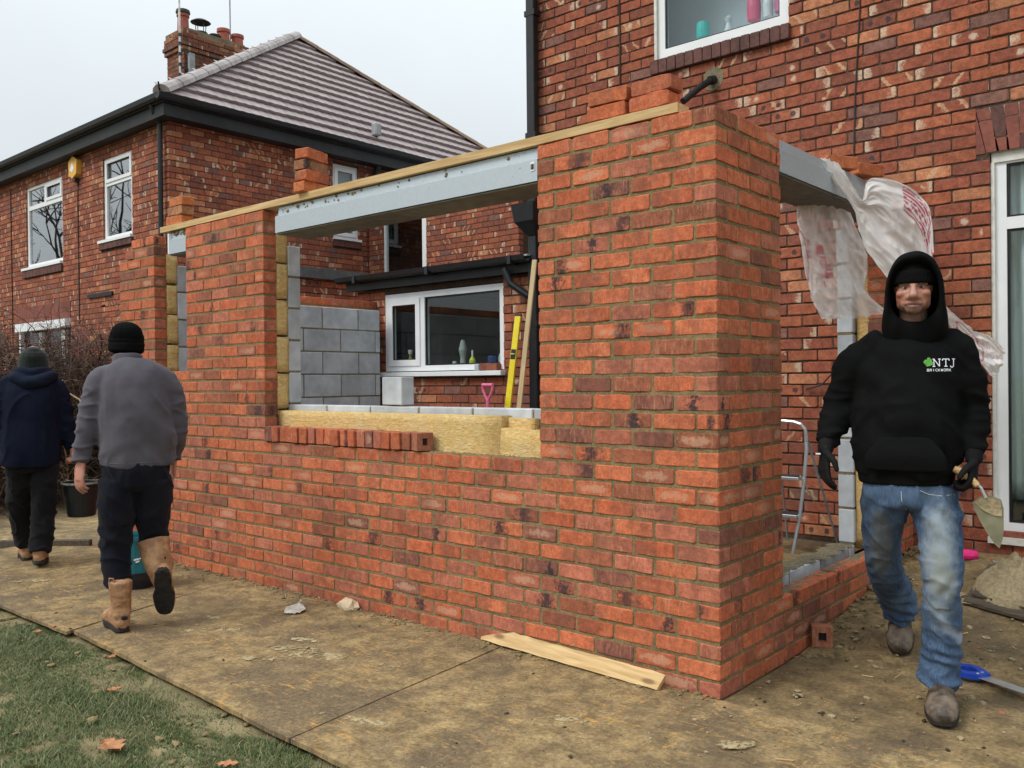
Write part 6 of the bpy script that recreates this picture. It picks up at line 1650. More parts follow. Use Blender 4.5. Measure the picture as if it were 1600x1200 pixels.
# body inside the clothes, one surface: head, neck, trunk, arms, hands and legs
hz = 1.786; hy = -.055
Bd = Body()
Bd.ell((0, hy + .020, hz + .030), (.084, .100, .095)); Bd.ell((0, hy - .030, hz - .034), (.069, .068, .076)); Bd.ell((0, hy - .072, hz - .092), (.032, .024, .020)); Bd.ell((.046, hy - .020, hz - .062), (.020, .038, .028)); Bd.ell((-.046, hy - .020, hz - .062), (.020, .038, .028))
Bd.limb([(0, hy - .086, hz + .012), (0, hy - .106, hz - .014), (0, hy - .120, hz - .040)], [(.010, .011), (.013, .014), (.018, .016)], n=12); Bd.ell((.0165, hy - .100, hz - .044), (.011, .012, .009)); Bd.ell((-.0165, hy - .100, hz - .044), (.011, .012, .009))
Bd.limb([(-.050, hy - .070, hz + .012), (-.022, hy - .087, hz + .012), (0, hy - .086, hz + .016), (.022, hy - .087, hz + .012), (.050, hy - .070, hz + .012)], [.009, .010, .008, .010, .009], ref=(0, 0, 1), n=10)
for s_ in (-1, 1): Bd.ell((s_ * .043, hy - .068, hz - .026), (.024, .022, .018)); Bd.ell((s_ * .085, hy + .02, hz - .010), (.010, .020, .032)); Bd.ell((s_ * .036, hy - .066, hz - .066), (.014, .016, .022))
Bd.limb([(-.030, hy - .084, hz - .069), (-.010, hy - .096, hz - .065), (0, hy - .096, hz - .067), (.010, hy - .096, hz - .065), (.030, hy - .084, hz - .069)], [.004, .0065, .006, .0065, .004], ref=(0, 0, 1), n=10)
Bd.limb([(-.024, hy - .086, hz - .0785), (0, hy - .095, hz - .081), (.024, hy - .086, hz - .0785)], [.004, .0080, .004], ref=(0, 0, 1), n=10)
Bd.limb([(0, hy + .02, hz - .05), (-.006, .0, 1.60), (cx, .02, 1.52)], [(.056, .060), (.058, .062), (.08, .08)])
Bd.limb([(cx, .02, 1.53), (cx, .0, 1.38), (cx, 0, 1.18), (cx - .005, 0, .98)], [(.15, .09), (.17, .115), (.16, .115), (.15, .105)])
Bd.limb([(-.20, .015, 1.505), (-.295, .03, 1.28), (-.352, -.05, 1.11)], [.045, .037, .028]); Bd.limb([(.155, .015, 1.525), (.212, .045, 1.28), (.222, -.03, 1.09)], [.045, .037, .028])
Bd.limb([(-.11, .03, .95), (-.130, .26, .55), (-.072, .72, .27)], [.075, .052, .036]); Bd.limb([(.065, .02, .95), (.096, -.05, .57), (.088, .05, .14)], [.075, .052, .036])
body1 = Bd.grow('body', M['skin1'], m1, .0042, 3, lambda c, n: (-.006 * math.exp(-(((abs(c.x) - .031) / .015) ** 2 + ((c.z - hz + .002) / .009) ** 2)) if c.z > 1.6 and c.y < hy - .03 else 0) - (.004 * math.exp(-((c.x / .030) ** 2 + ((c.z - hz + .0735) / .0028) ** 2)) if c.y < hy - .06 else 0) + .0006 * mnoise.noise(c * 90))
for s_ in (-1, 1):
    e = MB(); bm = bmesh.new(); bmesh.ops.create_uvsphere(bm, u_segments=12, v_segments=8, radius=.0115); e.bm(bm, 0, Matrix.Translation((s_ * .031, hy - .072, hz - .002))); ey = e.build('eye', simple('eye_white', (.30, .25, .22), .3, 0, 10, .05, 0), body1, smooth=True)
    e = MB(); e.lathe((0, 0, 0), [(.0055, 0), (.001, .0015)], 10); ir = e.build('iris', M['dark'], ey); ir.matrix_local = Matrix.Translation((s_ * .031, hy - .0832, hz - .002)) @ Matrix.Rotation(R(90), 4, 'X')
# beanie low over the brow
bn = Body(); bn.ell((0, hy + .018, hz + .055), (.089, .108, .088)); bn.limb([(0, hy + .012, hz + .016), (0, hy + .012, hz + .066)], [(.096, .1185), (.092, .114)], n=24, rnd=.12)
for s_ in (-1, 1): bn.ell((s_ * .084, hy + .022, hz - .006), (.017, .034, .050))
bn.grow('beanie', M['knit'], m1, .006, 3, lambda c, n: .0014 * math.sin(math.atan2(c.y - hy, c.x) * 46))
# hoodie with sleeves
def foldH(c, n):
    f = 0.0
    f += .010 * mnoise.noise((c.x * 7, c.y * 7, c.z * 5)) + .006 * mnoise.noise((c.x * 16 + c.z * 8, c.y * 12, c.z * 14))
    arm = max(0, min(1, (abs(c.x - cx) - .20) / .05)) * (1 if c.z < 1.45 else .3)
    ph = c.z * 95 + c.x * 30 * (1 if c.x > 0 else -1) + 3 * mnoise.noise((c.x * 6, c.y * 6, c.z * 6))
    f += arm * (.0022 + .004 * max(0, 1 - abs(c.z - 1.14) / .09)) * math.sin(ph) * (.5 + mnoise.noise((c.x * 5, c.y * 5, c.z * 5 + 9)))
    f += arm * .009 * crease(c.x * 4, c.y * 5, c.z * 15) + (1 - arm) * .010 * crease(math.sqrt((c.x - cx) ** 2 + .004) * 9 + c.x * 3 + c.z * 5, c.y * 3, c.z * 3.5)
    low = max(0, 1 - abs(c.z - 1.06) / .12) * (1 - arm)
    f += low * .007 * math.sin(c.x * 34 + 4 * mnoise.noise((c.x * 4, c.z * 9, 2)))
    f += (1 - arm) * .007 * math.sin((c.x * 18 + c.z * 26) + 3 * mnoise.noise((c.x * 5, c.y * 5, c.z * 5)))
    return f
Hd = Body()
Hd.limb([(cx, .03, 1.585), (cx, .022, 1.535), (cx, .008, 1.44), (cx - .004, .0, 1.30), (cx - .010, -.006, 1.16), (cx - .014, -.006, 1.07), (cx - .014, 0, 1.005)], [(.105, .085), (.185, .105), (.212, .135), (.212, .142), (.217, .150), (.220, .152), (.198, .135)], n=26, rnd=.25)
Hd.limb([(-.125, .02, 1.545), (-.205, .02, 1.505), (-.262, .032, 1.40), (-.302, .04, 1.285), (-.330, -.01, 1.19), (-.348, -.05, 1.135)], [.075, .082, .076, .069, .060, .046], rnd=.35)
Hd.limb([(.085, .02, 1.555), (.162, .02, 1.525), (.200, .035, 1.40), (.216, .05, 1.285), (.222, .01, 1.19), (.222, -.03, 1.105)], [.075, .082, .078, .070, .061, .046], rnd=.35)
hood_o = Hd.grow('hoodie', M['hoodie'], m1, .0085, 4, foldH)
hm = Body(); hm.limb([(cx - .014, 0, 1.012), (cx - .014, 0, .965)], [(.192, .133), (.186, .130)], n=26, rnd=.12); hm.grow('hoodie_hem', M['hoodie'], hood_o, .007, 2, lambda c, n: .0016 * math.sin(math.atan2(c.y, c.x - cx) * 70))
# front pocket
pkb = Body(); pkb.limb([(cx - .014, -.135, 1.16), (cx - .014, -.152, 1.09), (cx - .014, -.147, 1.03)], [(.10, .022), (.155, .024), (.16, .02)], n=20, rnd=.3); pkb.grow('pocket', M['hoodie'], hood_o, .007, 3, lambda c, n: .005 * mnoise.noise((c.x * 14, c.y * 10, c.z * 12)))
# hood: rings from the back of the head to the rim, folded inwards
def hood(parent, mat):
    mb = MB(); K = 40; rings = []
    hcx = .004
    def ring(y, top, bot, w, tilt=0.0, low=.0):
        out = []
        for k in range(K):
            a = 2 * math.pi * k / K; sx, cz = math.sin(a), math.cos(a)
            zc, zr = (top + bot) / 2, (top - bot) / 2
            wk = w * (1 + low * max(0, -cz)) * (abs(sx) ** .86 if sx else 0)
            z = zc + zr * math.copysign(abs(cz) ** .86 if cz else 0, cz); out.append(Vector((hcx + math.copysign(wk, sx), y + tilt * (z - zc) + .012 * mnoise.noise((sx * 2, cz * 2, y * 8)), z + .006 * mnoise.noise((sx * 3, cz * 3, y * 11)))))
        return out
    rings.append(ring(hy + .185, 1.80, 1.70, .03, 0))
    rings.append(ring(hy + .168, 1.87, 1.60, .080, .0)); rings.append(ring(hy + .120, 1.915, 1.540, .106, -.05, .34)); rings.append(ring(hy + .06, 1.938, 1.515, .115, -.12, .50)); rings.append(ring(hy + .01, 1.940, 1.510, .117, -.20, .52)); rings.append(ring(hy - .030, 1.934, 1.520, .115, -.26, .46))
    rings.append(ring(hy - .058, 1.920, 1.548, .110, -.28, .34)); rings.append(ring(hy - .070, 1.905, 1.600, .104, -.28, .16)); rings.append(ring(hy - .064, 1.890, 1.640, .096, -.26, .06)); rings.append(ring(hy - .035, 1.880, 1.652, .092, -.18, .0)); rings.append(ring(hy + .02, 1.874, 1.63, .091, -.08)); rings.append(ring(hy + .09, 1.86, 1.64, .08, 0))
    for r_ in rings: mb.v += [tuple(p) for p in r_]
    for i in range(len(rings) - 1):
        for k in range(K): mb.f.append((i * K + k, i * K + (k + 1) % K, (i + 1) * K + (k + 1) % K, (i + 1) * K + k)); mb.mi.append(0)
    mb.f.append(tuple(range(K))[::-1]); mb.mi.append(0)
    o = mb.build('hood', mat, parent, smooth=True); s_ = o.modifiers.new('s', 'SUBSURF'); s_.levels = 2; s_.render_levels = 2; return o
hood(hood_o, M['hoodie'])
# jeans
t = NT('worn_denim'); p = t.obj(); s_ = t.sep(p); n1 = t.noise(p, 5, 5, .62); n2 = t.noise(t.vmath('MULTIPLY', p, (160, 160, 30)), 1.0, 3); n3 = t.noise(p, 13, 5, .7); n4 = t.noise(p, 700, 2)
c = t.mix(t.ss(n1, .3, .7), (.030, .058, .112), (.082, .132, .215))
c = t.mix(t.ss(n2, .40, .72, 0, .35), c, (.16, .23, .34))
leg = t.ss(s_[0], -.03, .0)
dx = t.math('DIVIDE', t.math('SUBTRACT', s_[0], .09), .062); dz = t.math('DIVIDE', t.math('SUBTRACT', s_[2], .66), .25)
f = t.math('ADD', t.math('ADD', t.math('MULTIPLY', dx, dx), t.math('MULTIPLY', dz, dz)), t.math('MULTIPLY', t.math('SUBTRACT', n3, .5), 2.6))
c = t.mix(t.math('MULTIPLY', t.ss(f, 1.9, -.3), t.math('MULTIPLY', leg, .80)), c, (.36, .42, .44))
dz2 = t.math('DIVIDE', t.math('SUBTRACT', s_[2], .60), .13)
f = t.math('ADD', t.math('ADD', t.math('MULTIPLY', dx, dx), t.math('MULTIPLY', dz2, dz2)), t.math('MULTIPLY', t.math('SUBTRACT', n3, .5), 3.2))
c = t.mix(t.math('MULTIPLY', t.ss(f, .9, .2), t.math('MULTIPLY', leg, .6)), c, (.22, .23, .19))
dq = t.math('DIVIDE', t.math('SUBTRACT', t.math('ADD', s_[2], t.math('MULTIPLY', t.math('SUBTRACT', s_[0], .1), 1.15)), .40), .045)
f = t.math('ADD', t.math('ABSOLUTE', dq), t.math('MULTIPLY', t.math('SUBTRACT', n3, .5), 1.5)); c = t.mix(t.math('MULTIPLY', t.ss(f, 1.0, .1), t.math('MULTIPLY', leg, t.ss(s_[0], .05, .12, 0, .55))), c, (.46, .54, .64))
dx2 = t.math('DIVIDE', t.math('ADD', s_[0], .14), .055); dz3 = t.math('DIVIDE', t.math('SUBTRACT', s_[2], .68), .18)
f = t.math('ADD', t.math('ADD', t.math('MULTIPLY', dx2, dx2), t.math('MULTIPLY', dz3, dz3)), t.math('MULTIPLY', t.math('SUBTRACT', n3, .5), 2.2)); c = t.mix(t.math('MULTIPLY', t.ss(f, 1.2, .3), t.math('MULTIPLY', t.math('SUBTRACT', 1.0, leg), .65)), c, (.15, .16, .15))
t.base(c); t.rough(.9); t.set('Specular IOR Level', .15); t.bump(t.math('ADD', n2, t.math('MULTIPLY', n4, .4)), .3, .002); M['denim'] = t.m
def foldJ(c, n):
    f = .007 * mnoise.noise((c.x * 9, c.y * 9, c.z * 6)) + .004 * mnoise.noise((c.x * 20, c.y * 20, c.z * 18))
    k = max(0, 1 - (c.z - .10) / .30) if c.x > -.02 else max(0, 1 - (c.z - .20) / .28)
    f += k * .0085 * math.sin(c.z * 105 + c.x * 40 + 5 * mnoise.noise((c.x * 8, c.y * 8, c.z * 10)))
    f += .009 * crease(c.x * 10 + c.z * 5 + (7 if c.x > -.02 else 0), c.y * 5, c.z * (12 if (c.z < .35 or abs(c.z - .56) < .10) else 6))
    kn = max(0, 1 - abs(c.z - .55) / .12); f += kn * .004 * math.sin(c.z * 80 - c.x * 60 + 4 * mnoise.noise(c * 6))
    cr = max(0, 1 - abs(c.z - .86) / .12); f += cr * .006 * math.sin((c.z * 55) + abs(c.x + .04) * 60 + 2 * mnoise.noise(c * 7))
    return f
J = Body()
J.limb([(cx - .012, .0, 1.01), (cx - .012, .0, .95), (cx - .012, .005, .885)], [(.158, .108), (.178, .124), (.168, .12)], n=24, rnd=.3)
J.limb([(.068, .005, .93), (.090, -.03, .76), (.098, -.060, .58), (.098, -.01, .40), (.094, .035, .22), (.090, .03, .105)], [(.106, .112), (.088, .098), (.078, .084), (.074, .080), (.078, .090), (.086, .108)], rnd=.15)
J.limb([(-.108, .01, .93), (-.130, .11, .75), (-.132, .26, .565), (-.112, .48, .43), (-.086, .66, .315), (-.074, .745, .245)], [(.104, .112), (.086, .100), (.078, .086), (.080, .086), (.082, .092), (.088, .106)], rnd=.15)
jn = J.grow('jeans', M['denim'], m1, .0075, 3, foldJ)
M['stitch'] = simple('pale_stitching', (.55, .58, .60), .8, 0, 30, .1, 0)
st = MB()
def on_surf(o, p, d):
    hit, loc, nrm, _ = o.ray_cast(Vector(p), Vector(d).normalized()); return (loc, nrm) if hit else (Vector(p), -Vector(d))
for (pts,) in (([(.02, .945), (.05, .93), (.10, .925), (.150, .928)],), ([(-.052, .94), (-.050, .90), (-.035, .86)],)):
    st.tube([on_surf(jn, (x, -.6, z), (0, 1, 0))[0] + Vector((0, -.001, 0)) for (x, z) in pts], .0016, 4)
st.build('stitching', M['stitch'], jn)['kind'] = 'stuff'
# boots
def gloc(o, lx, ly):
    c, s_ = math.cos(o.rotation_euler[2]), math.sin(o.rotation_euler[2]); return ramp(o.location.x + lx * c - ly * s_, o.location.y + lx * s_ + ly * c)
boot(m1, 'boot', None, None, M['boot_brown'], M['sole_dark'], .30, .059, pitch=0, loc=(.094, -.055, gloc(m1, .094, -.1) + .014), yaw=R(180))
gb = gloc(m1, -.07, .62)
boot(m1, 'boot', None, None, M['boot_brown'], M['sole_dark'], .30, .059, pitch=R(-22), loc=(-.072, .78, gb + .075), yaw=R(180))
# gloves
Gl = Body(); fingers(Gl, (-.354, -.062, 1.108), (-.06, -.10, -1), (.55, .35, 0), (.3, -.9, 0), L=.19, curl=.48, r=.0118, spread=.2)
Gl.limb([(-.346, -.045, 1.15), (-.354, -.062, 1.10)], [.036, .033]); Gl.grow('glove', M['glove'], m1, .0045, 2)
Gl = Body(); fingers(Gl, (.222, -.045, 1.075), (-.10, -.20, -1), (-.75, .25, 0), (-.2, -.95, 0), L=.19, curl=1.05, r=.0118, spread=.06, grip=.25)
Gl.limb([(.222, -.035, 1.12), (.222, -.045, 1.07)], [.036, .033]); Gl.grow('glove', M['glove'], m1, .0045, 2)
gg = MB(); gg.box((-.392, -.09, 1.082), (-.372, -.082, 1.088)); gg.build('glove_tag', M['upvc'], m1)
# chest badge: white letters, a green clover
def on_chest(x, z): q, n_ = on_surf(hood_o, (x, -.6, z), (0, 1, 0)); return q
bx, bz, sc = .062, 1.462, 1.0
def stroke(mb, pts, w):
    """flat bar between two points of the badge laid on the cloth"""
    (x0, z0), (x1, z1) = pts; d = Vector((x1 - x0, z1 - z0)); n_ = Vector((-d.y, d.x)).normalized() * w / 2
    q = [(x0 + n_.x, z0 + n_.y), (x1 + n_.x, z1 + n_.y), (x1 - n_.x, z1 - n_.y), (x0 - n_.x, z0 - n_.y)]
    P = [on_chest(x, z) + Vector((0, -.0015, 0)) for x, z in q]; mb.add(P, [(0, 1, 2, 3)])
bd = MB()
def glyph(mb, x, z, w, h, segs, lw):
    for (a, b, c_, d_) in segs: stroke(mb, ((x + a * w, z + b * h), (x + c_ * w, z + d_ * h)), lw)
H_ = .030
glyph(bd, .072, 1.458, .027, H_, [(.12, 0, .12, 1), (.12, 1, .88, 0), (.88, 0, .88, 1), (-.08, 0, .32, 0), (-.08, 1, .22, 1), (.70, 1, 1.08, 1)], .0032)
glyph(bd, .107, 1.458, .025, H_, [(.5, 0, .5, 1), (0, 1, 1, 1), (0, 1, 0, .78), (1, 1, 1, .78), (.26, 0, .74, 0)], .0032)
glyph(bd, .137, 1.458, .018, H_, [(.66, .1, .66, 1), (.35, 1, .97, 1), (.66, .1, .42, -.14), (.42, -.14, .08, -.12), (.08, -.12, 0, .08)], .0032)
f5 = {'B': [(0, 0, 0, 1), (0, 1, .8, .95), (.8, .95, .8, .55), (0, .5, .8, .5), (.9, .45, .9, .05), (0, 0, .9, 0)], 'R': [(0, 0, 0, 1), (0, 1, .85, .95), (.85, .95, .85, .5), (0, .5, .85, .5), (.4, .5, .95, 0)], 'I': [(.5, 0, .5, 1)], 'C': [(1, .9, .3, 1), (.1, .85, .1, .15), (.3, 0, 1, .1)], 'K': [(0, 0, 0, 1), (0, .45, .9, 1), (.2, .55, .95, 0)], 'W': [(0, 1, .25, 0), (.25, 0, .5, .8), (.5, .8, .75, 0), (.75, 0, 1, 1)], 'O': [(.1, .15, .1, .85), (.1, 1, .9, 1), (.9, .85, .9, .15), (.1, 0, .9, 0)]}
xx = .050
for ch_ in 'BRICKWORK': glyph(bd, xx, 1.438, .0072, .0095, f5[ch_], .0019); xx += .0102
bd.build('badge_letters', simple('white_thread', (.75, .78, .82), .7, 0, 40, .1, 0), hood_o)
gr = MB()
for (ax, az, ar) in ((.046, 1.476, .011), (.060, 1.480, .0105), (.053, 1.468, .0115), (.064, 1.470, .009), (.056, 1.488, .008)):
    P = [on_chest(ax + math.cos(a) * ar * (1 if i % 2 else .8), az + math.sin(a) * ar * (1 if i % 2 else .8)) + Vector((0, -.0017, 0)) for i, a in enumerate([i * math.pi / 5 for i in range(10)])]; gr.add(P, [tuple(range(10))])
gr.build('badge_clover', simple('green_thread', (.13, .42, .07), .7, 0, 60, .35, 0), hood_o)
fk = MB(); q = on_chest(-.062, 1.095); fk.box((q.x - .005, q.y - .003, q.z - .006), (q.x + .004, q.y + .001, q.z + .005)); fk.build('paint_fleck', M['upvc'], hood_o)

# trowel hanging from his hand: blade with a smear of mortar
M['trowel'] = simple('muddy_trowel', (.30, .285, .19), .45, .55, 14, .3, .3)
tw = thing('trowel', 'muddy steel brick trowel with broad pointed blade held by the hooded man', 'trowel', m1.location, m1.rotation_euler[2])
bl = MB(); outl = [(.214, .902), (.240, .925), (.275, .932), (.318, .915), (.326, .88), (.326, .80), (.322, .755), (.310, .718), (.292, .735), (.262, .785), (.236, .835), (.220, .875)]
n = len(outl)
def ty(x, z): return -.075 + .12 * (x - .27) + .02 * ((x - .27) / .06) ** 2 * .2
bl.add([(x, ty(x, z), z) for x, z in outl] + [(x, ty(x, z) + .0025, z) for x, z in outl], [tuple(range(n)), tuple(range(n, 2 * n))[::-1]] + [(i, n + i, n + (i + 1) % n, (i + 1) % n) for i in range(n)])
bl.build('blade', M['trowel'], tw)
sm = MB(); sp_ = [(.222, .900), (.245, .920), (.275, .925), (.314, .908), (.320, .872), (.318, .848), (.286, .852), (.258, .868), (.236, .884)]; n = len(sp_)
sm.add([(x, ty(x, z) - .003 - .004 * (i % 2), z) for i, (x, z) in enumerate(sp_)] + [(x, ty(x, z) - .0003, z) for x, z in sp_], [tuple(range(n)), tuple(range(n, 2 * n))[::-1]] + [(i, n + i, n + (i + 1) % n, (i + 1) % n) for i in range(n)]); sm.build('mortar_smear', M['wet_mortar'], tw)
sm = MB(); sm.tube([(.262, -.080, .922), (.245, -.085, .962), (.222, -.082, .985)], [.006, .0055, .006], 8); sm.build('tang', M['steel'], tw)
sm = MB(); sm.tube([(.232, -.086, .972), (.205, -.080, 1.0), (.17, -.072, 1.025), (.148, -.067, 1.035)], [.012, .015, .017, .014], 10); sm.build('handle', M['timber'], tw)

# ---------------------------------------------------------------- man in the grey fleece, from behind
m2 = person('man in a grey fleece and black beanie walking away in tan boots', (-3.125, -1.096), 1.1196)
M['fleece'] = fabric('grey_fleece', (.078, .072, .086), (.108, .100, .118), .15, 70); M['fleece_blue'] = fabric('blue_grey_sleeve', (.085, .093, .108), (.115, .122, .138), .3, 70)
M['navy'] = fabric('navy_trousers', (.008, .0085, .014), (.013, .0135, .020), .05, 60)
Bd = Body(); h2 = (-.022, .10, 1.655)
Bd.ell((h2[0], h2[1] + .01, h2[2] + .02), (.078, .098, .098)); Bd.ell((h2[0], h2[1] + .055, h2[2] - .05), (.062, .06, .075)); Bd.ell((h2[0], h2[1] + .12, h2[2] - .02), (.014, .022, .024))
for s_ in (-1, 1): Bd.ell((h2[0] + s_ * .079, h2[1] + .0, h2[2] - .025), (.010, .020, .030))
Bd.limb([(h2[0], h2[1] - .01, h2[2] - .04), (0, .05, 1.54), (.01, .02, 1.46)], [(.058, .06), (.06, .062), (.08, .08)])
Bd.limb([(.01, .02, 1.47), (.015, 0, 1.3), (.02, 0, 1.12), (.02, 0, .92)], [(.15, .09), (.165, .11), (.155, .11), (.145, .10)])
Bd.limb([(-.165, .01, 1.43), (-.222, .015, 1.17), (-.262, .015, .985)], [.045, .038, .028]); Bd.limb([(.190, .01, 1.43), (.240, .04, 1.16), (.226, .13, .97)], [.045, .038, .028])
Bd.limb([(-.075, 0, .90), (-.088, .03, .50), (-.080, -.0, .12)], [.075, .052, .036]); Bd.limb([(.105, 0, .90), (.108, .06, .52), (.14, -.05, .34)], [.075, .052, .036])
fingers(Bd, (-.264, .015, .975), (-.12, -.02, -1), (.75, .5, 0), (-.2, .95, 0), L=.185, curl=.42, r=.0098, spread=.34)
fingers(Bd, (.226, .135, .965), (-.05, .2, -1), (-.8, -.2, 0), (0, 1, 0), L=.185, curl=.6, r=.0098)
Bd.grow('body', M['skin2'], m2, .0045, 2)
bn = Body(); bn.ell((h2[0], h2[1] + .005, h2[2] + .022), (.098, .112, .092)); bn.limb([(h2[0] - .004, h2[1] - .0, h2[2] - .045), (h2[0], h2[1], h2[2] + .015)], [(.097, .112), (.100, .114)], n=24, rnd=.2); bn.ell((h2[0], h2[1] - .03, h2[2] + .05), (.090, .085, .075)); bn.grow('beanie', M['knit'], m2, .006, 3, lambda c, n: .0012 * math.sin(math.atan2(c.y - h2[1], c.x - h2[0]) * 52) - .006 * math.exp(-((c.z - h2[2] - .005) / .006) ** 2))
def foldF(c, n):
    arm = max(0, min(1, (abs(c.x - .015) - .175) / .04)) * (1 if c.z < 1.40 else .3)
    f = .011 * mnoise.noise((c.x * 6, c.y * 6, c.z * 4)) + .007 * mnoise.noise((c.x * 14, c.y * 14, c.z * 10))
    f += arm * .011 * crease(c.x * 5, c.y * 5, c.z * 13) + (1 - arm) * .010 * crease(math.sqrt((c.x - .015) ** 2 + .004) * 9 + c.x * 3 + c.z * 6, c.y * 3, c.z * 3) * max(.25, min(1, (1.5 - c.z) / .3))
    f += arm * .0028 * math.sin(c.z * 55 + c.x * 24 + 3 * mnoise.noise((c.x * 5, c.y * 5, c.z * 5)))
    f += (1 - arm) * .009 * math.sin(c.x * 14 + c.z * 15 + 3 * mnoise.noise((c.x * 3, 1, c.z * 3))) * max(0, min(1, (1.4 - c.z) / .2))
    return f
F2 = Body()
F2.limb([(.004, .035, 1.545), (.006, .02, 1.495), (.010, .0, 1.40), (.018, -.010, 1.25), (.024, -.008, 1.10), (.026, -.002, .995), (.026, 0, .955)], [(.105, .075), (.172, .105), (.198, .132), (.202, .142), (.205, .142), (.207, .140), (.200, .135)], n=26, rnd=.16)
F2.limb([(-.095, .02, 1.475), (-.158, .015, 1.43), (-.200, .012, 1.31), (-.226, .018, 1.18), (-.248, .018, 1.07), (-.262, .016, .985)], [.070, .078, .072, .066, .057, .046], rnd=.3)
F2.limb([(.115, .02, 1.475), (.178, .015, 1.43), (.220, .022, 1.31), (.240, .04, 1.17), (.236, .09, 1.06), (.226, .13, .98)], [.070, .078, .072, .066, .057, .046], rnd=.3)
fl = F2.grow('fleece', M['fleece'], m2, .0085, 4, foldF)
cl_ = Body(); cl_.limb([(h2[0] + .004, .055, 1.525), (h2[0] + .004, .062, 1.585)], [(.086, .084), (.080, .080)], n=24, rnd=.15); cl_.grow('fleece_collar', M['fleece'], fl, .006, 2, lambda c, n: .003 * mnoise.noise(c * 20))
sm = MB(); sm.tube([on_surf(fl, (x, -.6, z), (0, 1, 0))[0] + Vector((0, .001, 0)) for (x, z) in [(-.13 + .012 * abs(i) * 0, 1.49 - i * .05) for i in range(7)]], .0022, 4); sm.tube([on_surf(fl, (x, -.6, .975), (0, 1, 0))[0] for x in [-.15 + .035 * i for i in range(11)]], .0022, 4); sm.build('seam', M['fleece_blue'], fl)['kind'] = 'stuff'
def foldT(c, n): return .011 * crease(c.x * 9 + c.z * 3, c.y * 5, c.z * (10 if c.z < .62 else 4.5)) + .008 * mnoise.noise((c.x * 8, c.y * 8, c.z * 5)) + .004 * mnoise.noise((c.x * 18, c.y * 18, c.z * 14)) + .004 * math.sin(c.z * 60 + c.x * 50 + 4 * mnoise.noise(c * 6)) * max(0, 1 - abs(c.z - .5) / .2)
T2 = Body(); T2.limb([(.020, 0, .99), (.018, -.005, .92), (.016, -.005, .84)], [(.180, .125), (.186, .135), (.165, .128)], n=24, rnd=.3)
T2.limb([(-.070, -.005, .88), (-.088, .01, .70), (-.092, .03, .52), (-.086, .015, .36), (-.080, .0, .265)], [(.106, .118), (.102, .108), (.085, .09), (.076, .082), (.072, .080)], rnd=.12)
T2.limb([(.108, .0, .88), (.106, .045, .70), (.106, .085, .53), (.112, .045, .455), (.120, .01, .425)], [(.106, .118), (.102, .106), (.082, .086), (.068, .072), (.058, .062)], rnd=.12); T2.grow('trousers', M['navy'], m2, .008, 3, foldT)
b1 = boot(m2, 'boot', None, None, M['boot_tan'], M['sole_dark'], .30, .054, shaft=.17, loc=(-.088, .035, .022), yaw=R(14), hgt=.11)
b2 = boot(m2, 'boot', None, None, M['boot_tan'], M['sole_dark'], .30, .054, pitch=R(-66), loc=(.155, -.055, .235), yaw=R(-8), hgt=.11)
sh_ = Body(); sh_.limb([(.108, .055, .500), (.122, .022, .41), (.140, -.005, .33), (.152, .015, .27)], [(.092, .096), (.080, .086), (.066, .072), (.055, .062)], rnd=.10); so_ = sh_.grow('boot_shaft', M['boot_tan'], b2, .006, 3, lambda c, n: .004 * mnoise.noise((c.x * 16, c.y * 16, c.z * 26))); so_.matrix_parent_inverse = (Matrix.Translation((.155, -.055, .235)) @ Matrix.Rotation(R(-8), 4, 'Z') @ Matrix.Rotation(R(-66), 4, 'X')).inverted()
for b_ in (b1, b2):
    mm = MB(); mm.box((-.016, -.30 * .36 - .058, .075), (.016, -.30 * .36 - .040, .098), 0, .004); mm.build('heel_tab', M['sole_dark'], b_)
    if b_ is b1: mm = MB(); mm.tube([(-.06, -.085, .275), (-.06, -.085, .305), (-.045, -.11, .305), (-.040, -.115, .275)], .005, 5); mm.build('pull_loop', M['boot_tan'], b_)

# ---------------------------------------------------------------- man in the navy coat, from behind
m3 = person('man in a dark navy hooded coat walking away with a bucket', (-5.422, -.765), 1.2106)
M['coat'] = fabric('navy_coat', (.0060, .0085, .020), (.0095, .013, .027), 0, 50, .85); M['khaki'] = fabric('dark_green_knit', (.013, .018, .015), (.019, .024, .020), .2, 60); M['blacktr'] = fabric('black_work_trousers', (.0085, .0085, .010), (.014, .014, .016), .05, 50)
h3 = (.012, .13, 1.605)
Bd = Body(); Bd.ell((h3[0], h3[1], h3[2] + .02), (.078, .098, .098)); Bd.ell((h3[0], h3[1] + .055, h3[2] - .05), (.062, .06, .075)); Bd.ell((h3[0], h3[1] + .12, h3[2] - .02), (.014, .022, .024))
for s_ in (-1, 1): Bd.ell((h3[0] + s_ * .079, h3[1], h3[2] - .03), (.010, .020, .030))
Bd.limb([(h3[0], h3[1] - .01, h3[2] - .04), (0, .06, 1.48), (0, .02, 1.42)], [(.058, .06), (.06, .062), (.08, .08)])
Bd.limb([(0, .02, 1.43), (-.005, 0, 1.25), (-.01, 0, 1.05), (-.01, 0, .86)], [(.15, .09), (.165, .11), (.155, .11), (.145, .10)])
Bd.limb([(-.17, .01, 1.39), (-.235, .03, 1.12), (-.225, .12, .93)], [.045, .038, .028]); Bd.limb([(.155, .01, 1.39), (.225, .02, 1.12), (.272, .02, .93)], [.045, .038, .028])
Bd.limb([(-.095, .02, .85), (-.095, .14, .46), (-.06, .34, .12)], [.075, .052, .036]); Bd.limb([(.08, 0, .85), (.072, -.0, .47), (.045, -.06, .13)], [.075, .052, .036])
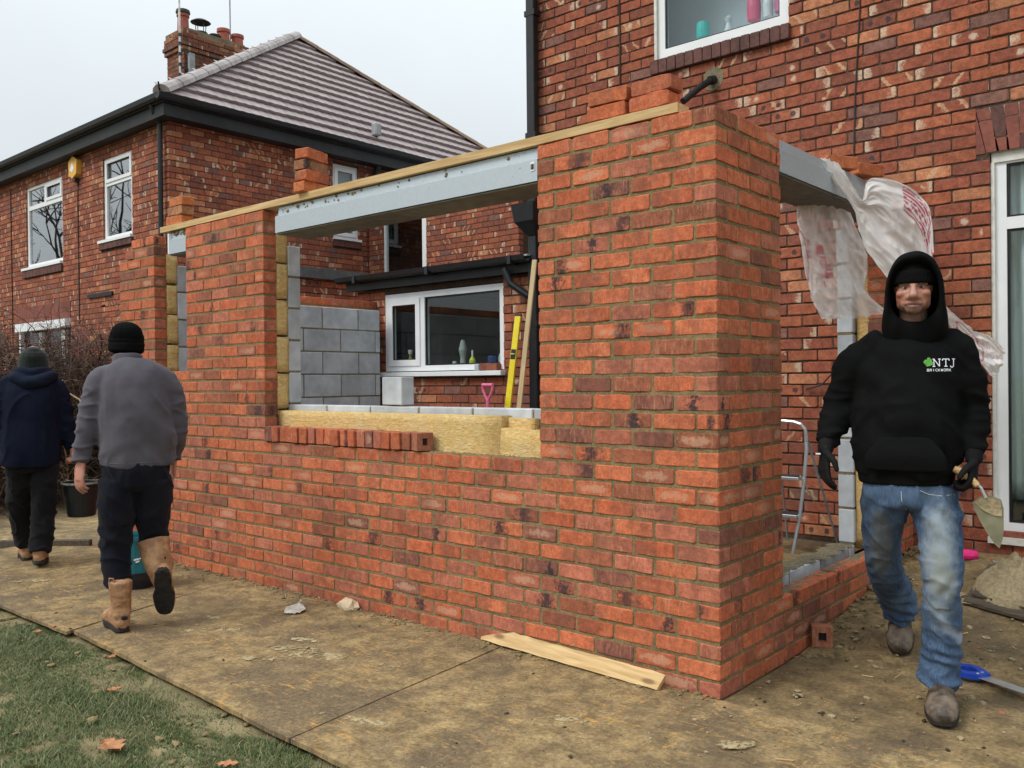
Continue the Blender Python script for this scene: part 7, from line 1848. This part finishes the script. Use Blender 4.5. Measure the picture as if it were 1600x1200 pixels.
fingers(Bd, (.274, .02, .92), (.05, 0, -1), (-.9, .1, 0), (0, 1, 0), L=.18, curl=1.2, r=.0095, grip=.3); fingers(Bd, (-.225, .125, .92), (0, .1, -1), (.9, 0, 0), (0, 1, 0), L=.18, curl=.6, r=.0095)
Bd.grow('body', M['skin2'], m3, .005, 2)
bn = Body(); bn.ell((h3[0], h3[1] - .008, h3[2] + .018), (.105, .115, .088)); bn.ell((h3[0], h3[1] - .025, h3[2] + .068), (.062, .07, .045)); bn.limb([(h3[0], h3[1], h3[2] - .06), (h3[0], h3[1], h3[2] + .01)], [(.110, .118), (.108, .117)], n=24, rnd=.2); bn.grow('beanie', M['khaki'], m3, .006, 3, lambda c, n: .0015 * math.sin(math.atan2(c.y - h3[1], c.x - h3[0]) * 46))
def foldC(c, n):
    arm = max(0, min(1, (abs(c.x) - .185) / .04)) * (1 if c.z < 1.35 else .3)
    return arm * .011 * crease(c.x * 5, c.y * 5, c.z * 13) + (1 - arm) * .010 * crease(math.sqrt(c.x ** 2 + .004) * 9 + c.x * 3 + c.z * 4, c.y * 3, c.z * 3) + .009 * mnoise.noise((c.x * 6, c.y * 6, c.z * 4)) + .004 * mnoise.noise((c.x * 15, c.y * 15, c.z * 11)) + arm * .004 * math.sin(c.z * 62 + c.x * 30 + 3 * mnoise.noise(c * 5)) + (1 - arm) * .006 * math.sin(c.x * 26 + 2 * mnoise.noise((c.x * 3, 2, c.z * 3)))
C3 = Body(); C3.limb([(.0, .04, 1.50), (-.0, .02, 1.45), (-.004, 0, 1.36), (-.010, -.008, 1.18), (-.012, -.008, 1.0), (-.014, -.004, .85), (-.014, 0, .815)], [(.11, .085), (.180, .115), (.202, .142), (.206, .152), (.210, .152), (.214, .150), (.212, .148)], n=26, rnd=.1)
C3.limb([(-.10, .02, 1.44), (-.165, .015, 1.39), (-.21, .02, 1.26), (-.236, .04, 1.12), (-.232, .09, 1.01), (-.225, .125, .94)], [.075, .083, .078, .072, .063, .052], rnd=.3)
C3.limb([(.09, .02, 1.44), (.152, .015, 1.39), (.196, .015, 1.26), (.226, .02, 1.12), (.252, .02, 1.01), (.270, .02, .935)], [.075, .083, .078, .072, .063, .052], rnd=.3)
ct3 = C3.grow('coat', M['coat'], m3, .009, 4, foldC)
hd3 = Body(); hd3.limb([(-.145, .04, 1.475), (-.10, -.06, 1.465), (-.02, -.120, 1.435), (.06, -.110, 1.445), (.125, -.045, 1.475), (.150, .04, 1.49)], [.040, .050, .052, .052, .048, .038], ref=(0, 0, 1)); hd3.limb([(-.11, .05, 1.52), (-.07, -.03, 1.515), (0, -.060, 1.505), (.07, -.03, 1.515), (.115, .05, 1.525)], [.034, .042, .044, .042, .034], ref=(0, 0, 1)); hd3.ell((.0, -.045, 1.455), (.12, .065, .055)); hd3.grow('coat_hood', M['coat'], ct3, .007, 3, lambda c, n: .006 * mnoise.noise((c.x * 12, c.y * 14, c.z * 20)))
T3 = Body(); T3.limb([(-.01, 0, .93), (-.01, 0, .86), (-.01, 0, .78)], [(.175, .12), (.178, .128), (.16, .12)], n=24, rnd=.3)
T3.limb([(-.092, .01, .82), (-.096, .09, .63), (-.095, .17, .45), (-.075, .26, .28), (-.062, .325, .155)], [(.10, .11), (.098, .10), (.084, .088), (.080, .086), (.080, .09)], rnd=.12); T3.limb([(.078, 0, .82), (.076, .01, .63), (.070, .005, .46), (.056, -.03, .28), (.044, -.075, .135)], [(.10, .11), (.098, .10), (.088, .09), (.084, .09), (.082, .092)], rnd=.12); T3.grow('trousers', M['blacktr'], m3, .008, 3, foldT)
pz = MB(); pz.tube([(.155, -.02, .78), (.158, -.015, .64)], .003, 5); pz.build('pocket_zip', M['lead'], m3)
boot(m3, 'boot', None, None, M['boot_tan'], M['sole_dark'], .29, .052, loc=(-.058, .40, .014), yaw=R(4)); boot(m3, 'boot', None, None, M['boot_tan'], M['sole_dark'], .29, .052, pitch=R(-7), loc=(.040, .0, .036), yaw=R(-4), shaft=.09)
# bucket in his hand
bk = thing('bucket', 'black builders bucket with a pale rim hanging from the coat man', 'bucket', m3.location, m3.rotation_euler[2])
mm = MB(); mm.lathe((.335, .03, .375), [(.001, 0), (.098, 0), (.104, .01), (.138, .245), (.150, .250), (.150, .272), (.141, .272), (.136, .262), (.100, .02), (.001, .02)], 24); mm.build('pail', M['black_plastic'], bk, smooth=False)
mm = MB(); mm.lathe((.335, .03, .375), [(.1415, .2725), (.151, .2725), (.152, .262), (.1505, .258)], 24); mm.build('scuffed_rim', simple('scuffed_rim', (.28, .27, .24), .7, 0, 30, .5, .2), bk)
mm = MB(); mm.tube([(.335 + .15 * math.cos(a), .03, .64 + .225 * math.sin(a) ** .8 * 1.0) for a in [math.pi * i / 14 for i in range(15)]], .003, 6); mm.build('wire_handle', M['dark'], bk)
# teal tub on the boards beyond the grey fleece man
tb = thing('tub', 'teal plastic tub standing on the far board, half hidden by the grey fleece man', 'tub', (-4.13, -.585, .017))
M['teal'] = simple('teal_plastic', (.015, .16, .20), .45, 0, 20, .2, .05)
mm = MB(); mm.lathe((0, 0, 0), [(.001, 0), (.105, 0), (.12, .06), (.145, .33), (.155, .335), (.155, .36), (.146, .36), (.140, .34), (.11, .03), (.001, .03)], 22); mm.build('shell', M['teal'], tb, smooth=False)
mm = MB(); mm.lathe((0, 0, 0), [(.108, .003), (.124, .065), (.1275, .11), (.109, .0)], 22); mm.build('dark_base', M['black_plastic'], tb)
mm = MB(); a0 = math.atan2(CAM.y + .585, CAM.x + 4.13)
for (da, z, h) in ((-.05, .20, .012), (.12, .205, .010), (.03, .185, .012)): mm.add([(.1365 * math.cos(a0 + da + e), .1365 * math.sin(a0 + da + e), z + k) for e, k in ((-.09, 0), (.09, .006), (.09, h + .006), (-.09, h))], [(0, 1, 2, 3)])
mm.build('white_mark', M['upvc'], tb)
